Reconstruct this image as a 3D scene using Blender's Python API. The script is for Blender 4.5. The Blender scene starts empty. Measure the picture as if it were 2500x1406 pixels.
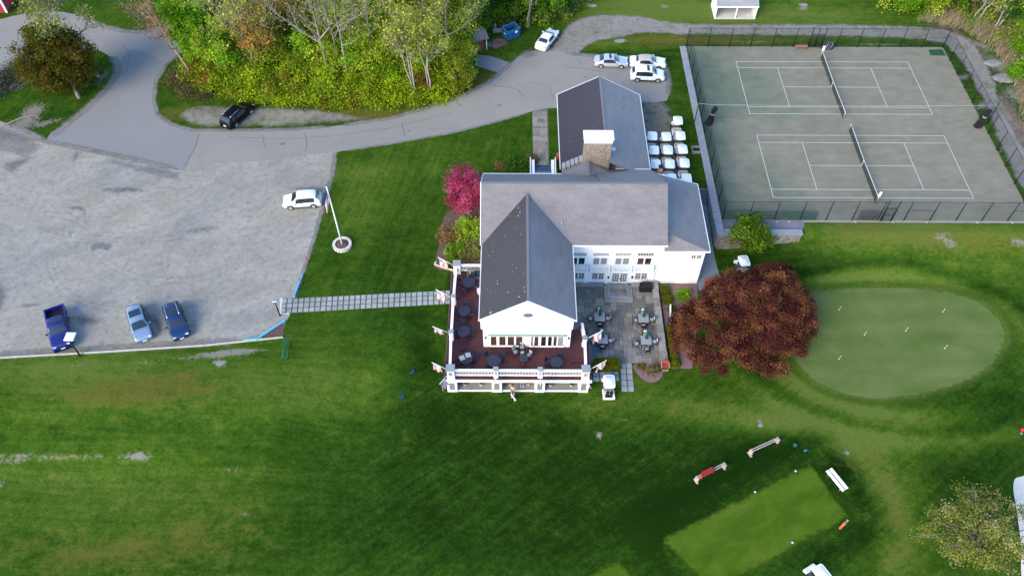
import bpy, bmesh, math, random
import numpy as np
from mathutils import Vector, Matrix, Euler
from mathutils.geometry import delaunay_2d_cdt
R = math.radians
scene = bpy.context.scene
col = scene.collection

# ------------------------------------------------------------------ camera
F_PX, IW, IH = 1980.0, 2500.0, 1406.0
PITCH, YAW, ROLL = 0.912251702, 0.00448304857, -0.00070530261
CAM = np.array([-42.4700588, -82.7172005, 69.682593])
def _cam_axes():
    cp, sp = math.cos(PITCH), math.sin(PITCH)
    fwd = np.array([0, cp, -sp]); right = np.array([1.0, 0, 0]); down = np.cross(fwd, right)
    m = np.stack([right, down, fwd])
    cr, sr = math.cos(ROLL), math.sin(ROLL)
    m = np.array([[cr, sr, 0], [-sr, cr, 0], [0, 0, 1]]) @ m
    cy, sy = math.cos(YAW), math.sin(YAW)
    return m @ np.array([[cy, -sy, 0], [sy, cy, 0], [0, 0, 1]]).T
AX = _cam_axes()
cd = bpy.data.cameras.new('camera'); cam = bpy.data.objects.new('camera', cd); col.objects.link(cam)
mw = Matrix.Identity(4)
for i in range(3):
    mw[i][0] = AX[0][i]; mw[i][1] = -AX[1][i]; mw[i][2] = -AX[2][i]; mw[i][3] = CAM[i]
cam.matrix_world = mw
cd.sensor_width = 36; cd.lens = F_PX / IW * 36; cd.clip_end = 3000; cd.clip_start = 0.5
scene.camera = cam

# ------------------------------------------------------------------ light
SUN_DIR = Vector((-0.66, -0.75, 0)).normalized()      # towards the sun, on the ground plan
SUN_ELEV = R(30)
w = bpy.data.worlds.new('World'); scene.world = w; w.use_nodes = True
nt = w.node_tree; nt.nodes.clear()
sky = nt.nodes.new('ShaderNodeTexSky'); sky.sky_type = 'NISHITA'; sky.sun_disc = False
sky.sun_elevation = SUN_ELEV; sky.sun_rotation = math.atan2(SUN_DIR.x, SUN_DIR.y)
sky.air_density = 1.0; sky.dust_density = 0.4; sky.ozone_density = 4.5
bg = nt.nodes.new('ShaderNodeBackground'); bg.inputs['Strength'].default_value = 0.15
wo = nt.nodes.new('ShaderNodeOutputWorld')
nt.links.new(sky.outputs[0], bg.inputs[0]); nt.links.new(bg.outputs[0], wo.inputs[0])
sl = bpy.data.lights.new('sun', 'SUN'); sl.energy = 1.75; sl.angle = R(38); sl.color = (1.0, 0.85, 0.60)
so = bpy.data.objects.new('sun', sl); col.objects.link(so)
sd = Vector((SUN_DIR.x * math.cos(SUN_ELEV), SUN_DIR.y * math.cos(SUN_ELEV), math.sin(SUN_ELEV)))
so.rotation_euler = sd.to_track_quat('Z', 'Y').to_euler(); so.location = (-120, -120, 90)
vs = scene.view_settings
vs.view_transform = 'Standard'; vs.look = 'None'; vs.gamma = 1; vs.use_curve_mapping = False
vs.exposure = 1.66

# ------------------------------------------------------------------ terrain height
def S(t):
    t = np.clip(t, 0, 1); return t * t * (3 - 2 * t)
TEE = np.array([[0.0, 0.0]])      # filled below
def rect_dist(x, y, c, ux, hx, hy):
    dx, dy = x - c[0], y - c[1]
    a = np.abs(dx * ux[0] + dy * ux[1]) - hx; b = np.abs(-dx * ux[1] + dy * ux[0]) - hy
    return np.hypot(np.maximum(a, 0), np.maximum(b, 0)) + np.minimum(np.maximum(a, b), 0)
TEE1 = ((-19.9, -54.3), (math.cos(R(26)), math.sin(R(26))), 8.6, 3.2)
def ground_z(x, y):
    x = np.asarray(x, float); y = np.asarray(y, float)
    ye = np.interp(x, [-130, -66, -58, -51], [-42, -42, -35.5, -32])
    za = -2.4 * S((ye - y) / 9.0)
    zb = -2.4 * S((-31 - y) / 6.0)
    zc = np.interp(y, [-24, -15.3, -13.5], [-2.4, -1.1, 0.0])
    m = S((x + 20) / 16.0)
    zr = (-2.4 * S((-19.5 - y) / 8.0)) * m + (-2.35) * (1 - m)
    zd = np.where(y > -20.9, 0.0, zr)
    k = S((x + 54) / 4.0); zb = za * (1 - k) + zb * k
    z = np.where(x < -37.15, zb, np.where(x < -18.95, zc, zd))
    z = np.where((x > -49.2) & (x < -36.2) & (y < -26.0), np.minimum(z, -0.7), z)
    z = z - 0.035 * np.maximum(0, -43 - y)
    d = rect_dist(x, y, *TEE1)
    z = z + 0.55 * (1 - S((d - 0.8) / 3.2))
    return z
def gz(x, y): return float(ground_z(x, y))
def ray(px, py): return np.array([(px - IW / 2) / F_PX, (py - IH / 2) / F_PX, 1.0]) @ AX
def A(px, py, z=0.0):               # point of the survey picture at height z
    d = ray(px, py); return Vector(CAM + d * (z - CAM[2]) / d[2])
def AY(px, py, y):                  # ... on the upright plane y
    d = ray(px, py); return Vector(CAM + d * (y - CAM[1]) / d[1])
def G(px, py):                      # ... on the terrain
    z = 0.0
    for i in range(40):
        p = A(px, py, z); zn = gz(p.x, p.y)
        if abs(zn - z) < 1e-3: break
        z = z * 0.4 + zn * 0.6
    return Vector((p.x, p.y, zn))

# ------------------------------------------------------------------ naming
def tag(o, label=None, cat=None, group=None, kind=None):
    if label: o['label'] = label
    if cat: o['category'] = cat
    if group: o['group'] = group
    if kind: o['kind'] = kind
    return o
def empty(name, loc=(0, 0, 0), rz=0.0, label=None, cat=None, group=None):
    o = bpy.data.objects.new(name, None); col.objects.link(o)
    o.location = loc; o.rotation_euler = (0, 0, rz); o.empty_display_size = 0.3
    return tag(o, label, cat, group)
def mesh_obj(name, me, mat=None, parent=None, loc=None, rz=None, scale=None):
    o = bpy.data.objects.new(name, me); col.objects.link(o)
    if mat is not None and not me.materials: me.materials.append(mat)
    if parent: o.parent = parent
    if loc is not None: o.location = loc
    if rz is not None: o.rotation_euler = (0, 0, rz)
    if scale is not None: o.scale = scale
    return o
def copy_tree(o, parent=None):
    c = o.copy(); col.objects.link(c); c.parent = parent
    for ch in list(o.children): copy_tree(ch, c)
    return c

class MB:
    def __init__(s): s.v = []; s.f = []; s.uv = []; s.sm = []
    def poly(s, pts, uv=None, smooth=False):
        b = len(s.v); s.v += [tuple(p) for p in pts]; s.f.append(tuple(range(b, b + len(pts))))
        s.uv.append(uv); s.sm.append(smooth)
    def add(s, verts, faces, smooth=False):
        b = len(s.v); s.v += [tuple(p) for p in verts]
        for f in faces: s.f.append(tuple(i + b for i in f)); s.uv.append(None); s.sm.append(smooth)
    def box(s, a, b, bev=0.0):
        x0, y0, z0 = a; x1, y1, z1 = b
        if bev <= 0:
            s.add([(x0,y0,z0),(x1,y0,z0),(x1,y1,z0),(x0,y1,z0),(x0,y0,z1),(x1,y0,z1),(x1,y1,z1),(x0,y1,z1)],
                  [(0,3,2,1),(4,5,6,7),(0,1,5,4),(1,2,6,5),(2,3,7,6),(3,0,4,7)])
        else:
            e = bev
            s.add([(x0,y0,z0),(x1,y0,z0),(x1,y1,z0),(x0,y1,z0),(x0,y0,z1-e),(x1,y0,z1-e),(x1,y1,z1-e),(x0,y1,z1-e),
                   (x0+e,y0+e,z1),(x1-e,y0+e,z1),(x1-e,y1-e,z1),(x0+e,y1-e,z1)],
                  [(0,3,2,1),(0,1,5,4),(1,2,6,5),(2,3,7,6),(3,0,4,7),(4,5,9,8),(5,6,10,9),(6,7,11,10),(7,4,8,11),(8,9,10,11)])
    def obox(s, c, size, rz=0.0, rx=0.0, ry=0.0):
        m = Euler((rx, ry, rz)).to_matrix(); h = [q / 2 for q in size]
        vs = [Vector(c) + m @ Vector((h[0]*i, h[1]*j, h[2]*k)) for k in (-1, 1) for i, j in ((-1,-1),(1,-1),(1,1),(-1,1))]
        s.add(vs, [(0,3,2,1),(4,5,6,7),(0,1,5,4),(1,2,6,5),(2,3,7,6),(3,0,4,7)])
    def tube(s, pts, rad, n=6, cap=True, smooth=True):
        pts = [Vector(p) for p in pts]
        if not hasattr(rad, '__len__'): rad = [rad] * len(pts)
        b = len(s.v); ref = None
        for i, p in enumerate(pts):
            t = (pts[min(i+1, len(pts)-1)] - pts[max(i-1, 0)])
            t = t.normalized() if t.length > 1e-9 else Vector((0, 0, 1))
            if ref is None: ref = Vector((1, 0, 0)) if abs(t.x) < 0.9 else Vector((0, 1, 0))
            u = t.cross(ref).normalized(); v = t.cross(u); ref = v.cross(t) if False else ref
            for k in range(n):
                a = 2 * math.pi * k / n
                s.v.append(tuple(p + (u * math.cos(a) + v * math.sin(a)) * rad[i]))
        for i in range(len(pts) - 1):
            for k in range(n):
                s.f.append((b+i*n+k, b+i*n+(k+1) % n, b+(i+1)*n+(k+1) % n, b+(i+1)*n+k)); s.uv.append(None); s.sm.append(smooth)
        if cap:
            s.f.append(tuple(b+k for k in range(n))[::-1]); s.uv.append(None); s.sm.append(False)
            s.f.append(tuple(b+(len(pts)-1)*n+k for k in range(n))); s.uv.append(None); s.sm.append(False)
    def lathe(s, c, prof, n=16, smooth=True):      # prof: (radius, z)
        c = Vector(c); b = len(s.v)
        for r, z in prof:
            for k in range(n):
                a = 2 * math.pi * k / n; s.v.append((c.x + r*math.cos(a), c.y + r*math.sin(a), c.z + z))
        for i in range(len(prof) - 1):
            for k in range(n):
                s.f.append((b+i*n+k, b+i*n+(k+1) % n, b+(i+1)*n+(k+1) % n, b+(i+1)*n+k)); s.uv.append(None); s.sm.append(smooth)
        if prof[-1][0] > 1e-4:
            s.f.append(tuple(b+(len(prof)-1)*n+k for k in range(n))); s.uv.append(None); s.sm.append(False)
        if prof[0][0] > 1e-4:
            s.f.append(tuple(b+k for k in range(n))[::-1]); s.uv.append(None); s.sm.append(False)
    def prism(s, pts, z0, z1):                     # outline counter-clockwise
        n = len(pts); s.add([(p[0], p[1], z0) for p in pts] + [(p[0], p[1], z1) for p in pts],
            [tuple(range(n))[::-1], tuple(range(n, 2*n))] + [(i, (i+1) % n, n+(i+1) % n, n+i) for i in range(n)])
    def mesh(s, name):
        me = bpy.data.meshes.new(name); me.from_pydata(s.v, [], s.f)
        if any(u is not None for u in s.uv):
            L = me.uv_layers.new(name='UVMap').data
            for p, u in zip(me.polygons, s.uv):
                if u is not None:
                    for li, q in zip(p.loop_indices, u): L[li].uv = q
        me.polygons.foreach_set('use_smooth', s.sm); me.update(); return me
    def build(s, name, mat=None, parent=None, **k): return mesh_obj(name, s.mesh(name), mat, parent, **k)

# ------------------------------------------------------------------ materials
class N:
    def __init__(s, name):
        s.m = bpy.data.materials.new(name); s.m.use_nodes = True; s.t = s.m.node_tree; s.t.nodes.clear()
        s.out = s.n('OutputMaterial'); s._pos = None
    def n(s, typ, **k):
        nd = s.t.nodes.new('ShaderNode' + typ)
        for a, b in k.items(): setattr(nd, a, b)
        return nd
    def link(s, a, b): s.t.links.new(a, b)
    def setin(s, nd, **k):
        for a, b in k.items():
            i = nd.inputs[a.replace('_', ' ')] if a.replace('_', ' ') in nd.inputs else nd.inputs[a]
            if hasattr(b, 'is_linked') or isinstance(b, bpy.types.NodeSocket): s.link(b, i)
            else: i.default_value = b
    def coord(s, kind='Object'):
        if kind == 'World': return s.n('NewGeometry').outputs['Position']
        return s.n('TexCoord').outputs[kind]
    def mapped(s, src, scale=(1, 1, 1), rot=(0, 0, 0), loc=(0, 0, 0)):      # turn first, then stretch along the turned axes
        if any(rot):
            r_ = s.n('Mapping'); s.link(src, r_.inputs[0]); r_.inputs['Rotation'].default_value = rot; src = r_.outputs[0]
        mp = s.n('Mapping'); s.link(src, mp.inputs[0]); mp.inputs['Scale'].default_value = scale
        mp.inputs['Location'].default_value = loc; return mp.outputs[0]
    def noise(s, src, scale=1.0, detail=4.0, rough=0.55, dist=0.0):
        nd = s.n('TexNoise'); s.link(src, nd.inputs['Vector'])
        nd.inputs['Scale'].default_value = scale; nd.inputs['Detail'].default_value = detail
        nd.inputs['Roughness'].default_value = rough; nd.inputs['Distortion'].default_value = dist
        return nd.outputs[0]
    def ramp(s, fac, stops, interp='LINEAR'):
        nd = s.n('ValToRGB'); s.link(fac, nd.inputs[0]); e = nd.color_ramp.elements; nd.color_ramp.interpolation = interp
        while len(e) < len(stops): e.new(0.5)
        for q, (p, c) in zip(e, stops): q.position = p; q.color = (c[0], c[1], c[2], 1) if hasattr(c, '__len__') else (c, c, c, 1)
        return nd.outputs[0]
    def mix(s, fac, a, b, mode='MIX'):
        nd = s.n('MixRGB', blend_type=mode)
        for i, q in zip(nd.inputs, (fac, a, b)):
            if isinstance(q, bpy.types.NodeSocket): s.link(q, i)
            elif hasattr(q, '__len__'): i.default_value = (q[0], q[1], q[2], 1)
            else: i.default_value = q
        return nd.outputs[0]
    def math(s, op, a, b=0.0, c=0.0):
        nd = s.n('Math', operation=op)
        for i, q in zip(nd.inputs, (a, b, c)):
            if isinstance(q, bpy.types.NodeSocket): s.link(q, i)
            else: i.default_value = q
        return nd.outputs[0]
    def bump(s, h, strength=0.3, dist=0.05):
        nd = s.n('Bump'); s.link(h, nd.inputs['Height']); nd.inputs['Strength'].default_value = strength
        nd.inputs['Distance'].default_value = dist; return nd.outputs[0]
    def principled(s, color, rough=0.8, spec=0.3, metal=0.0, normal=None, coat=0.0):
        p = s.n('BsdfPrincipled')
        for k, q in (('Base Color', color), ('Roughness', rough), ('Specular IOR Level', spec), ('Metallic', metal), ('Coat Weight', coat)):
            i = p.inputs[k]
            if isinstance(q, bpy.types.NodeSocket): s.link(q, i)
            elif hasattr(q, '__len__'): i.default_value = (q[0], q[1], q[2], 1)
            else: i.default_value = q
        if normal is not None: s.link(normal, p.inputs['Normal'])
        s.link(p.outputs[0], s.out.inputs[0]); return p
def simple(name, c, rough=0.7, var=0.12, scale=3.0, bump=0.0, spec=0.3, metal=0.0, coat=0.0, rnd=0.0, coord='Object'):
    m = N(name); co = m.coord(coord); nz = m.noise(co, scale, 5, 0.6)
    c0 = [q * (1 - var) for q in c]; c1 = [min(1, q * (1 + var)) for q in c]
    cc = m.ramp(nz, [(0.3, c0), (0.7, c1)])
    if rnd:
        oi = m.n('ObjectInfo').outputs['Random']
        k = m.math('MULTIPLY_ADD', oi, 2 * rnd, 1 - rnd); cb = m.n('CombineXYZ')
        for i in cb.inputs: m.link(k, i)
        cc = m.mix(1.0, cc, cb.outputs[0], 'MULTIPLY')
    nb = m.bump(m.noise(co, scale * 6, 4), bump) if bump else None
    m.principled(cc, rough, spec, metal, nb, coat); return m.m
# ------------------------------------------------------------------ material library
WHITE = simple('white_paint', (0.80, 0.80, 0.79), 0.55, 0.03, 1.2)
TRIM = simple('white_trim', (0.82, 0.82, 0.81), 0.5, 0.02, 2)
BLACK = simple('black_metal', (0.012, 0.012, 0.014), 0.5, 0.2, 4)
DARKFAB = simple('dark_navy_resin', (0.018, 0.019, 0.035), 0.5, 0.3, 6)
STEEL = simple('grey_metal', (0.42, 0.43, 0.44), 0.4, 0.1, 5, metal=0.6)
GREYCAP = simple('grey_cap', (0.24, 0.255, 0.27), 0.6, 0.06, 3)
CUSHION = simple('pale_cushion', (0.44, 0.44, 0.44), 0.9, 0.06, 8)
CUSHION_G = simple('grey_cushion', (0.27, 0.275, 0.29), 0.9, 0.08, 8)
WOOD = simple('weathered_wood', (0.36, 0.27, 0.22), 0.8, 0.25, 7, 0.2)
REDWOOD = simple('red_stained_wood', (0.30, 0.060, 0.035), 0.6, 0.25, 6, 0.15)
ORANGEWOOD = simple('orange_wood', (0.42, 0.13, 0.05), 0.6, 0.2, 6)
RUST = simple('rust_paint', (0.25, 0.06, 0.035), 0.7, 0.25, 6)
GREENFAB = simple('green_canvas', (0.012, 0.075, 0.055), 0.85, 0.25, 7)
GREENMET = simple('green_paint', (0.01, 0.16, 0.13), 0.5, 0.2, 5)
BLUEPAINT = simple('light_blue_paint', (0.09, 0.40, 0.62), 0.5, 0.15, 4)
BLUESTEEL = simple('dumpster_blue', (0.012, 0.10, 0.27), 0.55, 0.35, 2.5, 0.1)
CONCRETE = simple('concrete', (0.26, 0.25, 0.24), 0.9, 0.14, 2, 0.15)
COPING = simple('bluestone_coping', (0.235, 0.25, 0.275), 0.7, 0.12, 1.6, 0.05)
SLATE = simple('flagstone', (0.190, 0.180, 0.160), 0.85, 0.18, 2.2, 0.15, spec=0.15, rnd=0.30)
PAVER = simple('paver_stone', (0.27, 0.28, 0.29), 0.85, 0.14, 3, 0.15, rnd=0.14)
STONE = simple('field_stone', (0.34, 0.29, 0.24), 0.85, 0.45, 2.6, 0.4)
STONE_W = simple('wall_stone', (0.24, 0.21, 0.185), 0.9, 0.5, 2.0, 0.4)
MULCH = simple('mulch', (0.115, 0.070, 0.060), 0.95, 0.5, 9, 0.6)
MULCH_R = simple('purple_mulch', (0.20, 0.12, 0.125), 0.95, 0.4, 9, 0.6)
RUBBER = simple('tyre_rubber', (0.015, 0.015, 0.016), 0.85, 0.2, 6)
BARK = simple('pale_bark', (0.25, 0.22, 0.19), 0.9, 0.35, 5, 0.4)
BARK_D = simple('brown_bark', (0.13, 0.10, 0.08), 0.9, 0.4, 5, 0.4)
BARK_P = simple('pinkish_bark', (0.30, 0.20, 0.16), 0.9, 0.3, 5, 0.4)
SAND = simple('bunker_sand', (0.62, 0.56, 0.48), 0.95, 0.08, 3, 0.2)
PAPER = simple('white_board', (0.85, 0.85, 0.85), 0.5, 0.02, 2)
def glass(name, c, rough=0.06, spec=0.9):
    m = N(name); m.principled(c, rough, spec); return m.m
GLASS = glass('dark_glass', (0.012, 0.013, 0.015)); GLASS_B = glass('brown_room_glass', (0.07, 0.032, 0.02))
GLASS_C = glass('car_glass', (0.015, 0.022, 0.03), 0.04, 1.0)
BLIND = simple('drawn_blind', (0.22, 0.22, 0.225), 0.8, 0.1, 3)
LAMPGLASS = glass('lamp_lens', (0.7, 0.7, 0.68), 0.15); REDLENS = glass('red_lens', (0.28, 0.008, 0.012), 0.2)
def netmat(name, c, a):
    m = N(name); t = m.n('BsdfTransparent'); d = m.n('BsdfDiffuse'); d.inputs[0].default_value = (*c, 1)
    x = m.n('MixShader'); x.inputs[0].default_value = a
    m.link(t.outputs[0], x.inputs[1]); m.link(d.outputs[0], x.inputs[2]); m.link(x.outputs[0], m.out.inputs[0]); return m.m
CHAIN = netmat('chain_link', (0.012, 0.02, 0.02), 0.16)
SCREEN = netmat('green_windscreen', (0.008, 0.04, 0.032), 0.42)
NETTING = netmat('tennis_netting', (0.012, 0.02, 0.018), 0.55)

def roofmat(name, base, stain=None, specks=0.0, stainside=0.0):
    m = N(name); uv = m.coord('UV')
    br = m.n('TexBrick'); m.link(uv, br.inputs['Vector'])
    br.inputs['Scale'].default_value = 1.0; br.inputs['Brick Width'].default_value = 0.32; br.inputs['Row Height'].default_value = 0.16
    br.inputs['Mortar Size'].default_value = 0.006; br.inputs['Mortar Smooth'].default_value = 0.3; br.offset = 0.5
    br.inputs['Color1'].default_value = (*[q * 0.92 for q in base], 1); br.inputs['Color2'].default_value = (*[q * 1.08 for q in base], 1)
    br.inputs['Mortar'].default_value = (*[q * 0.68 for q in base], 1)
    big = m.noise(m.mapped(uv, (0.35, 0.9, 1)), 1.0, 6, 0.65)
    c = m.mix(1.0, br.outputs['Color'], m.ramp(big, [(0.3, (0.80, 0.80, 0.81)), (0.7, (1.14, 1.13, 1.11))]), 'MULTIPLY')
    if stain:
        # algae that runs down from below the ridge; clean fingers of shingle hang from the ridge line
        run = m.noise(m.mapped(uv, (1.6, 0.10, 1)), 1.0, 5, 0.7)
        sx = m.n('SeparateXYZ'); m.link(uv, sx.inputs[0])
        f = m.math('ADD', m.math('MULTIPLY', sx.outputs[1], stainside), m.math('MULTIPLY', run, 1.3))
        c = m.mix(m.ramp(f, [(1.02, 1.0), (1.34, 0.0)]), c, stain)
    if specks:
        vo = m.n('TexVoronoi'); m.link(m.mapped(uv, (1, 1, 1)), vo.inputs['Vector']); vo.inputs['Scale'].default_value = 5.6
        cl = m.noise(uv, 0.55, 3)
        sc = m.n('SeparateXYZ'); m.link(vo.outputs['Color'], sc.inputs[0])
        r = m.math('MULTIPLY', m.math('SUBTRACT', sc.outputs[0], 0.84), m.ramp(cl, [(0.35, 0.5), (0.65, 4.0 * specks)]))
        k = m.math('LESS_THAN', vo.outputs['Distance'], r)
        c = m.mix(k, c, (0.62, 0.62, 0.60))
    nb = m.bump(br.outputs['Fac'], -0.25, 0.02)
    m.principled(c, 0.55, 0.5, 0, nb); return m.m
ROOF_MAIN = roofmat('mauve_shingles', (0.170, 0.156, 0.158))
ROOF_COOL = ROOF_MAIN
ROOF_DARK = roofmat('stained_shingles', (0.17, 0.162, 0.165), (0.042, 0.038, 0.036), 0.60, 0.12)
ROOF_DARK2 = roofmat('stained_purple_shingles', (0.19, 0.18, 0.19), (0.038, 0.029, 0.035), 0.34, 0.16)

def groundmat():
    m = N('lawn_turf'); p = m.coord('World')
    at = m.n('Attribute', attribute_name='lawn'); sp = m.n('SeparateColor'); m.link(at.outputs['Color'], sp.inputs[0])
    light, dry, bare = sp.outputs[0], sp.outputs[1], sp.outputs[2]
    n1 = m.noise(m.mapped(p, (1, 1.5, 0)), 0.075, 5, 0.6, 0.4)
    n2 = m.noise(m.mapped(p, (1, 1.25, 0)), 0.33, 7, 0.68, 0.3)
    st = m.noise(m.mapped(p, (0.10, 1.5, 0), (0, 0, R(2))), 1.0, 6, 0.68)
    n3 = m.noise(p, 2.6, 6, 0.7); n4 = m.noise(p, 9.0, 3, 0.6); n5 = m.noise(m.mapped(p, (1, 1.3, 0)), 0.95, 9, 0.78, 0.25)
    s2 = m.noise(m.mapped(p, (0.12, 1.7, 0), (0, 0, R(-38))), 1.0, 6, 0.68, 0.25); s3 = m.noise(m.mapped(p, (0.12, 1.6, 0), (0, 0, R(-78))), 1.0, 6, 0.68, 0.25)
    px = m.n('SeparateXYZ'); m.link(p, px.inputs[0]); wv = m.math('ADD', px.outputs[0], m.math('MULTIPLY', n1, 26.0))
    st = m.mix(m.ramp(m.math('MULTIPLY_ADD', wv, 0.02, 1.25), [(0.25, 0.0), (0.36, 1.0)]), st, s2)
    st = m.mix(m.ramp(m.math('MULTIPLY_ADD', m.math('ADD', px.outputs[1], m.math('MULTIPLY', n1, 14.0)), 0.02, 1.0), [(0.42, 0.0), (0.56, 1.0)]), st, m.mix(m.ramp(m.math('MULTIPLY_ADD', wv, 0.02, 1.0), [(0.42, 0.0), (0.60, 1.0)]), s3, m.noise(m.mapped(p, (0.09, 1.1, 0)), 1.0, 4)))
    f = m.math('MULTIPLY_ADD', n1, 0.60, m.math('MULTIPLY_ADD', n2, 0.95, m.math('MULTIPLY_ADD', n5, 1.35, m.math('MULTIPLY_ADD', st, 0.95, m.math('MULTIPLY_ADD', n3, 0.9, m.math('MULTIPLY', n4, 0.75))))))
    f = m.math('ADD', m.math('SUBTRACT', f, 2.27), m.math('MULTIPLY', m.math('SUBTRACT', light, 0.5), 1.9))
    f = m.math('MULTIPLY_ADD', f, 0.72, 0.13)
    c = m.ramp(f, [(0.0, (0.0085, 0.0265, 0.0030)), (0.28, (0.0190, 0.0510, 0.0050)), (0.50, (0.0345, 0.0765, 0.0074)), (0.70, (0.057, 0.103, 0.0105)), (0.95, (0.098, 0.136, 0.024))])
    dn = m.math('ADD', m.math('MULTIPLY', m.math('SUBTRACT', n2, 0.5), 1.3), m.math('ADD', m.math('MULTIPLY', m.math('SUBTRACT', n5, 0.5), 1.8), m.math('MULTIPLY', dry, 0.85)))
    c = m.mix(m.ramp(dn, [(0.22, 0.0), (0.85, 0.9)]), c, m.mix(n3, (0.066, 0.078, 0.008), (0.150, 0.122, 0.030)))
    bn = m.math('ADD', m.math('MULTIPLY', m.math('SUBTRACT', n3, 0.5), 1.1), m.math('ADD', m.math('MULTIPLY', m.math('SUBTRACT', n2, 0.5), 0.8), bare))
    dirt = m.mix(n4, (0.13, 0.11, 0.085), (0.30, 0.27, 0.23))
    c = m.mix(m.ramp(bn, [(0.42, 0.0), (0.70, 0.92)]), c, dirt)
    nb = m.bump(m.math('ADD', n4, m.math('MULTIPLY', n3, 1.3)), 0.55, 0.12)
    m.principled(c, 1.0, 0.0, 0, nb); return m.m
TURF = groundmat()
def gravelmat(name, base, warm, stain, blotch=0.10, green=0.0, seed=0.0, fine=14.0, soft=False, amp=0.75):
    m = N(name); p = m.mapped(m.coord('World'), (1, 1, 0), (0, 0, 0), (seed, seed * 1.7, 0))
    a = m.noise(p, blotch, 6, 0.62, 0.5); b = m.noise(p, blotch * 5, 7, 0.7, 0.3); d = m.noise(p, fine, 4, 0.7)
    c = m.mix(m.ramp(a, [(0.35, 0.0), (0.65, 1.0)]), base, warm)
    c = m.mix(m.ramp(b, [(0.57, 0.0), (0.78, 0.75)]), c, stain)
    c = m.mix(1.0, c, m.ramp(d, [(0.25, (0.86, 0.86, 0.86)), (0.75, (1.12, 1.12, 1.12))]), 'MULTIPLY')
    if green:
        g = m.noise(p, 0.45, 6, 0.7); c = m.mix(m.ramp(g, [(0.52, 0.0), (0.66, green)]), c, (0.06, 0.085, 0.015))
    pr = m.principled(c, 0.92, 0.2, 0, m.bump(d, 0.25, 0.03))
    if soft:      # the edge frays out where the layer thins
        at = m.n('Attribute', attribute_name='soft'); e = m.noise(p, 1.6, 6, 0.7)
        k = m.math('ADD', at.outputs['Fac'], m.math('MULTIPLY', m.math('SUBTRACT', e, 0.5), 1.5))
        k = m.ramp(k, [(0.25, 0.0), (1.0, amp)]); x = m.n('MixShader'); t = m.n('BsdfTransparent')
        m.link(k, x.inputs[0]); m.link(t.outputs[0], x.inputs[1]); m.link(pr.outputs[0], x.inputs[2]); m.link(x.outputs[0], m.out.inputs[0])
    return m.m
ASPHALT = gravelmat('aged_asphalt', (0.225, 0.212, 0.192), (0.259, 0.241, 0.209), (0.184, 0.173, 0.157), 0.09)
ASPHALT_B = gravelmat('smooth_asphalt', (0.199, 0.198, 0.195), (0.229, 0.221, 0.211), (0.180, 0.180, 0.179), 0.06, seed=3)
def lotmat():
    m = N('worn_gravel'); p = m.mapped(m.coord('World'), (1, 1, 0)); q = m.mapped(p, (0.55, 1.0, 1), (0, 0, R(-28)))
    a = m.noise(q, 0.085, 6, 0.6, 0.8); b = m.noise(q, 0.42, 8, 0.72, 0.6); e = m.noise(p, 1.7, 7, 0.72, 0.3); d = m.noise(p, 13.0, 4, 0.7); s_ = m.noise(m.mapped(p, (0.25, 1.6, 1), (0, 0, R(-35))), 0.5, 6, 0.7, 0.5)
    c = m.mix(m.ramp(a, [(0.34, 0.0), (0.66, 1.0)]), (0.219, 0.214, 0.196), (0.282, 0.255, 0.202))
    c = m.mix(m.ramp(b, [(0.40, 0.0), (0.66, 0.95)]), c, (0.341, 0.318, 0.270))
    c = m.mix(m.ramp(e, [(0.48, 0.0), (0.70, 0.85)]), c, (0.173, 0.157, 0.129))
    c = m.mix(m.ramp(s_, [(0.56, 0.0), (0.82, 0.55)]), c, (0.149, 0.136, 0.112))
    c = m.mix(1.0, c, m.ramp(d, [(0.25, (0.82, 0.82, 0.82)), (0.75, (1.15, 1.15, 1.15))]), 'MULTIPLY')
    m.principled(c, 0.93, 0.2, 0, m.bump(d, 0.3, 0.03)); return m.m
LOT = lotmat()
TRACK = gravelmat('gravel_track', (0.255, 0.230, 0.199), (0.210, 0.191, 0.160), (0.150, 0.130, 0.102), 0.25, 0.5, 5, soft=True, amp=0.97)
SHOULDER = gravelmat('rough_gravel', (0.255, 0.239, 0.193), (0.180, 0.160, 0.115), (0.105, 0.090, 0.055), 0.35, 0.65, 7, soft=True, amp=0.97)
YARD = gravelmat('yard_dirt', (0.180, 0.160, 0.124), (0.150, 0.136, 0.100), (0.098, 0.090, 0.055), 0.4, 0.75, 2, soft=True, amp=0.97)
DARKPAVE = gravelmat('dark_paving', (0.11, 0.115, 0.15), (0.19, 0.19, 0.22), (0.07, 0.07, 0.10), 0.35, 0, 4)
STAIN = gravelmat('dark_asphalt_patch', (0.12, 0.125, 0.14), (0.16, 0.165, 0.18), (0.10, 0.10, 0.115), 0.3, 0, 11, soft=True, amp=0.5)
LEAFLIT = gravelmat('leaf_litter', (0.17, 0.095, 0.075), (0.24, 0.16, 0.13), (0.10, 0.065, 0.05), 0.5, 0.45, 13, 8.0, soft=True, amp=0.95)
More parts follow.
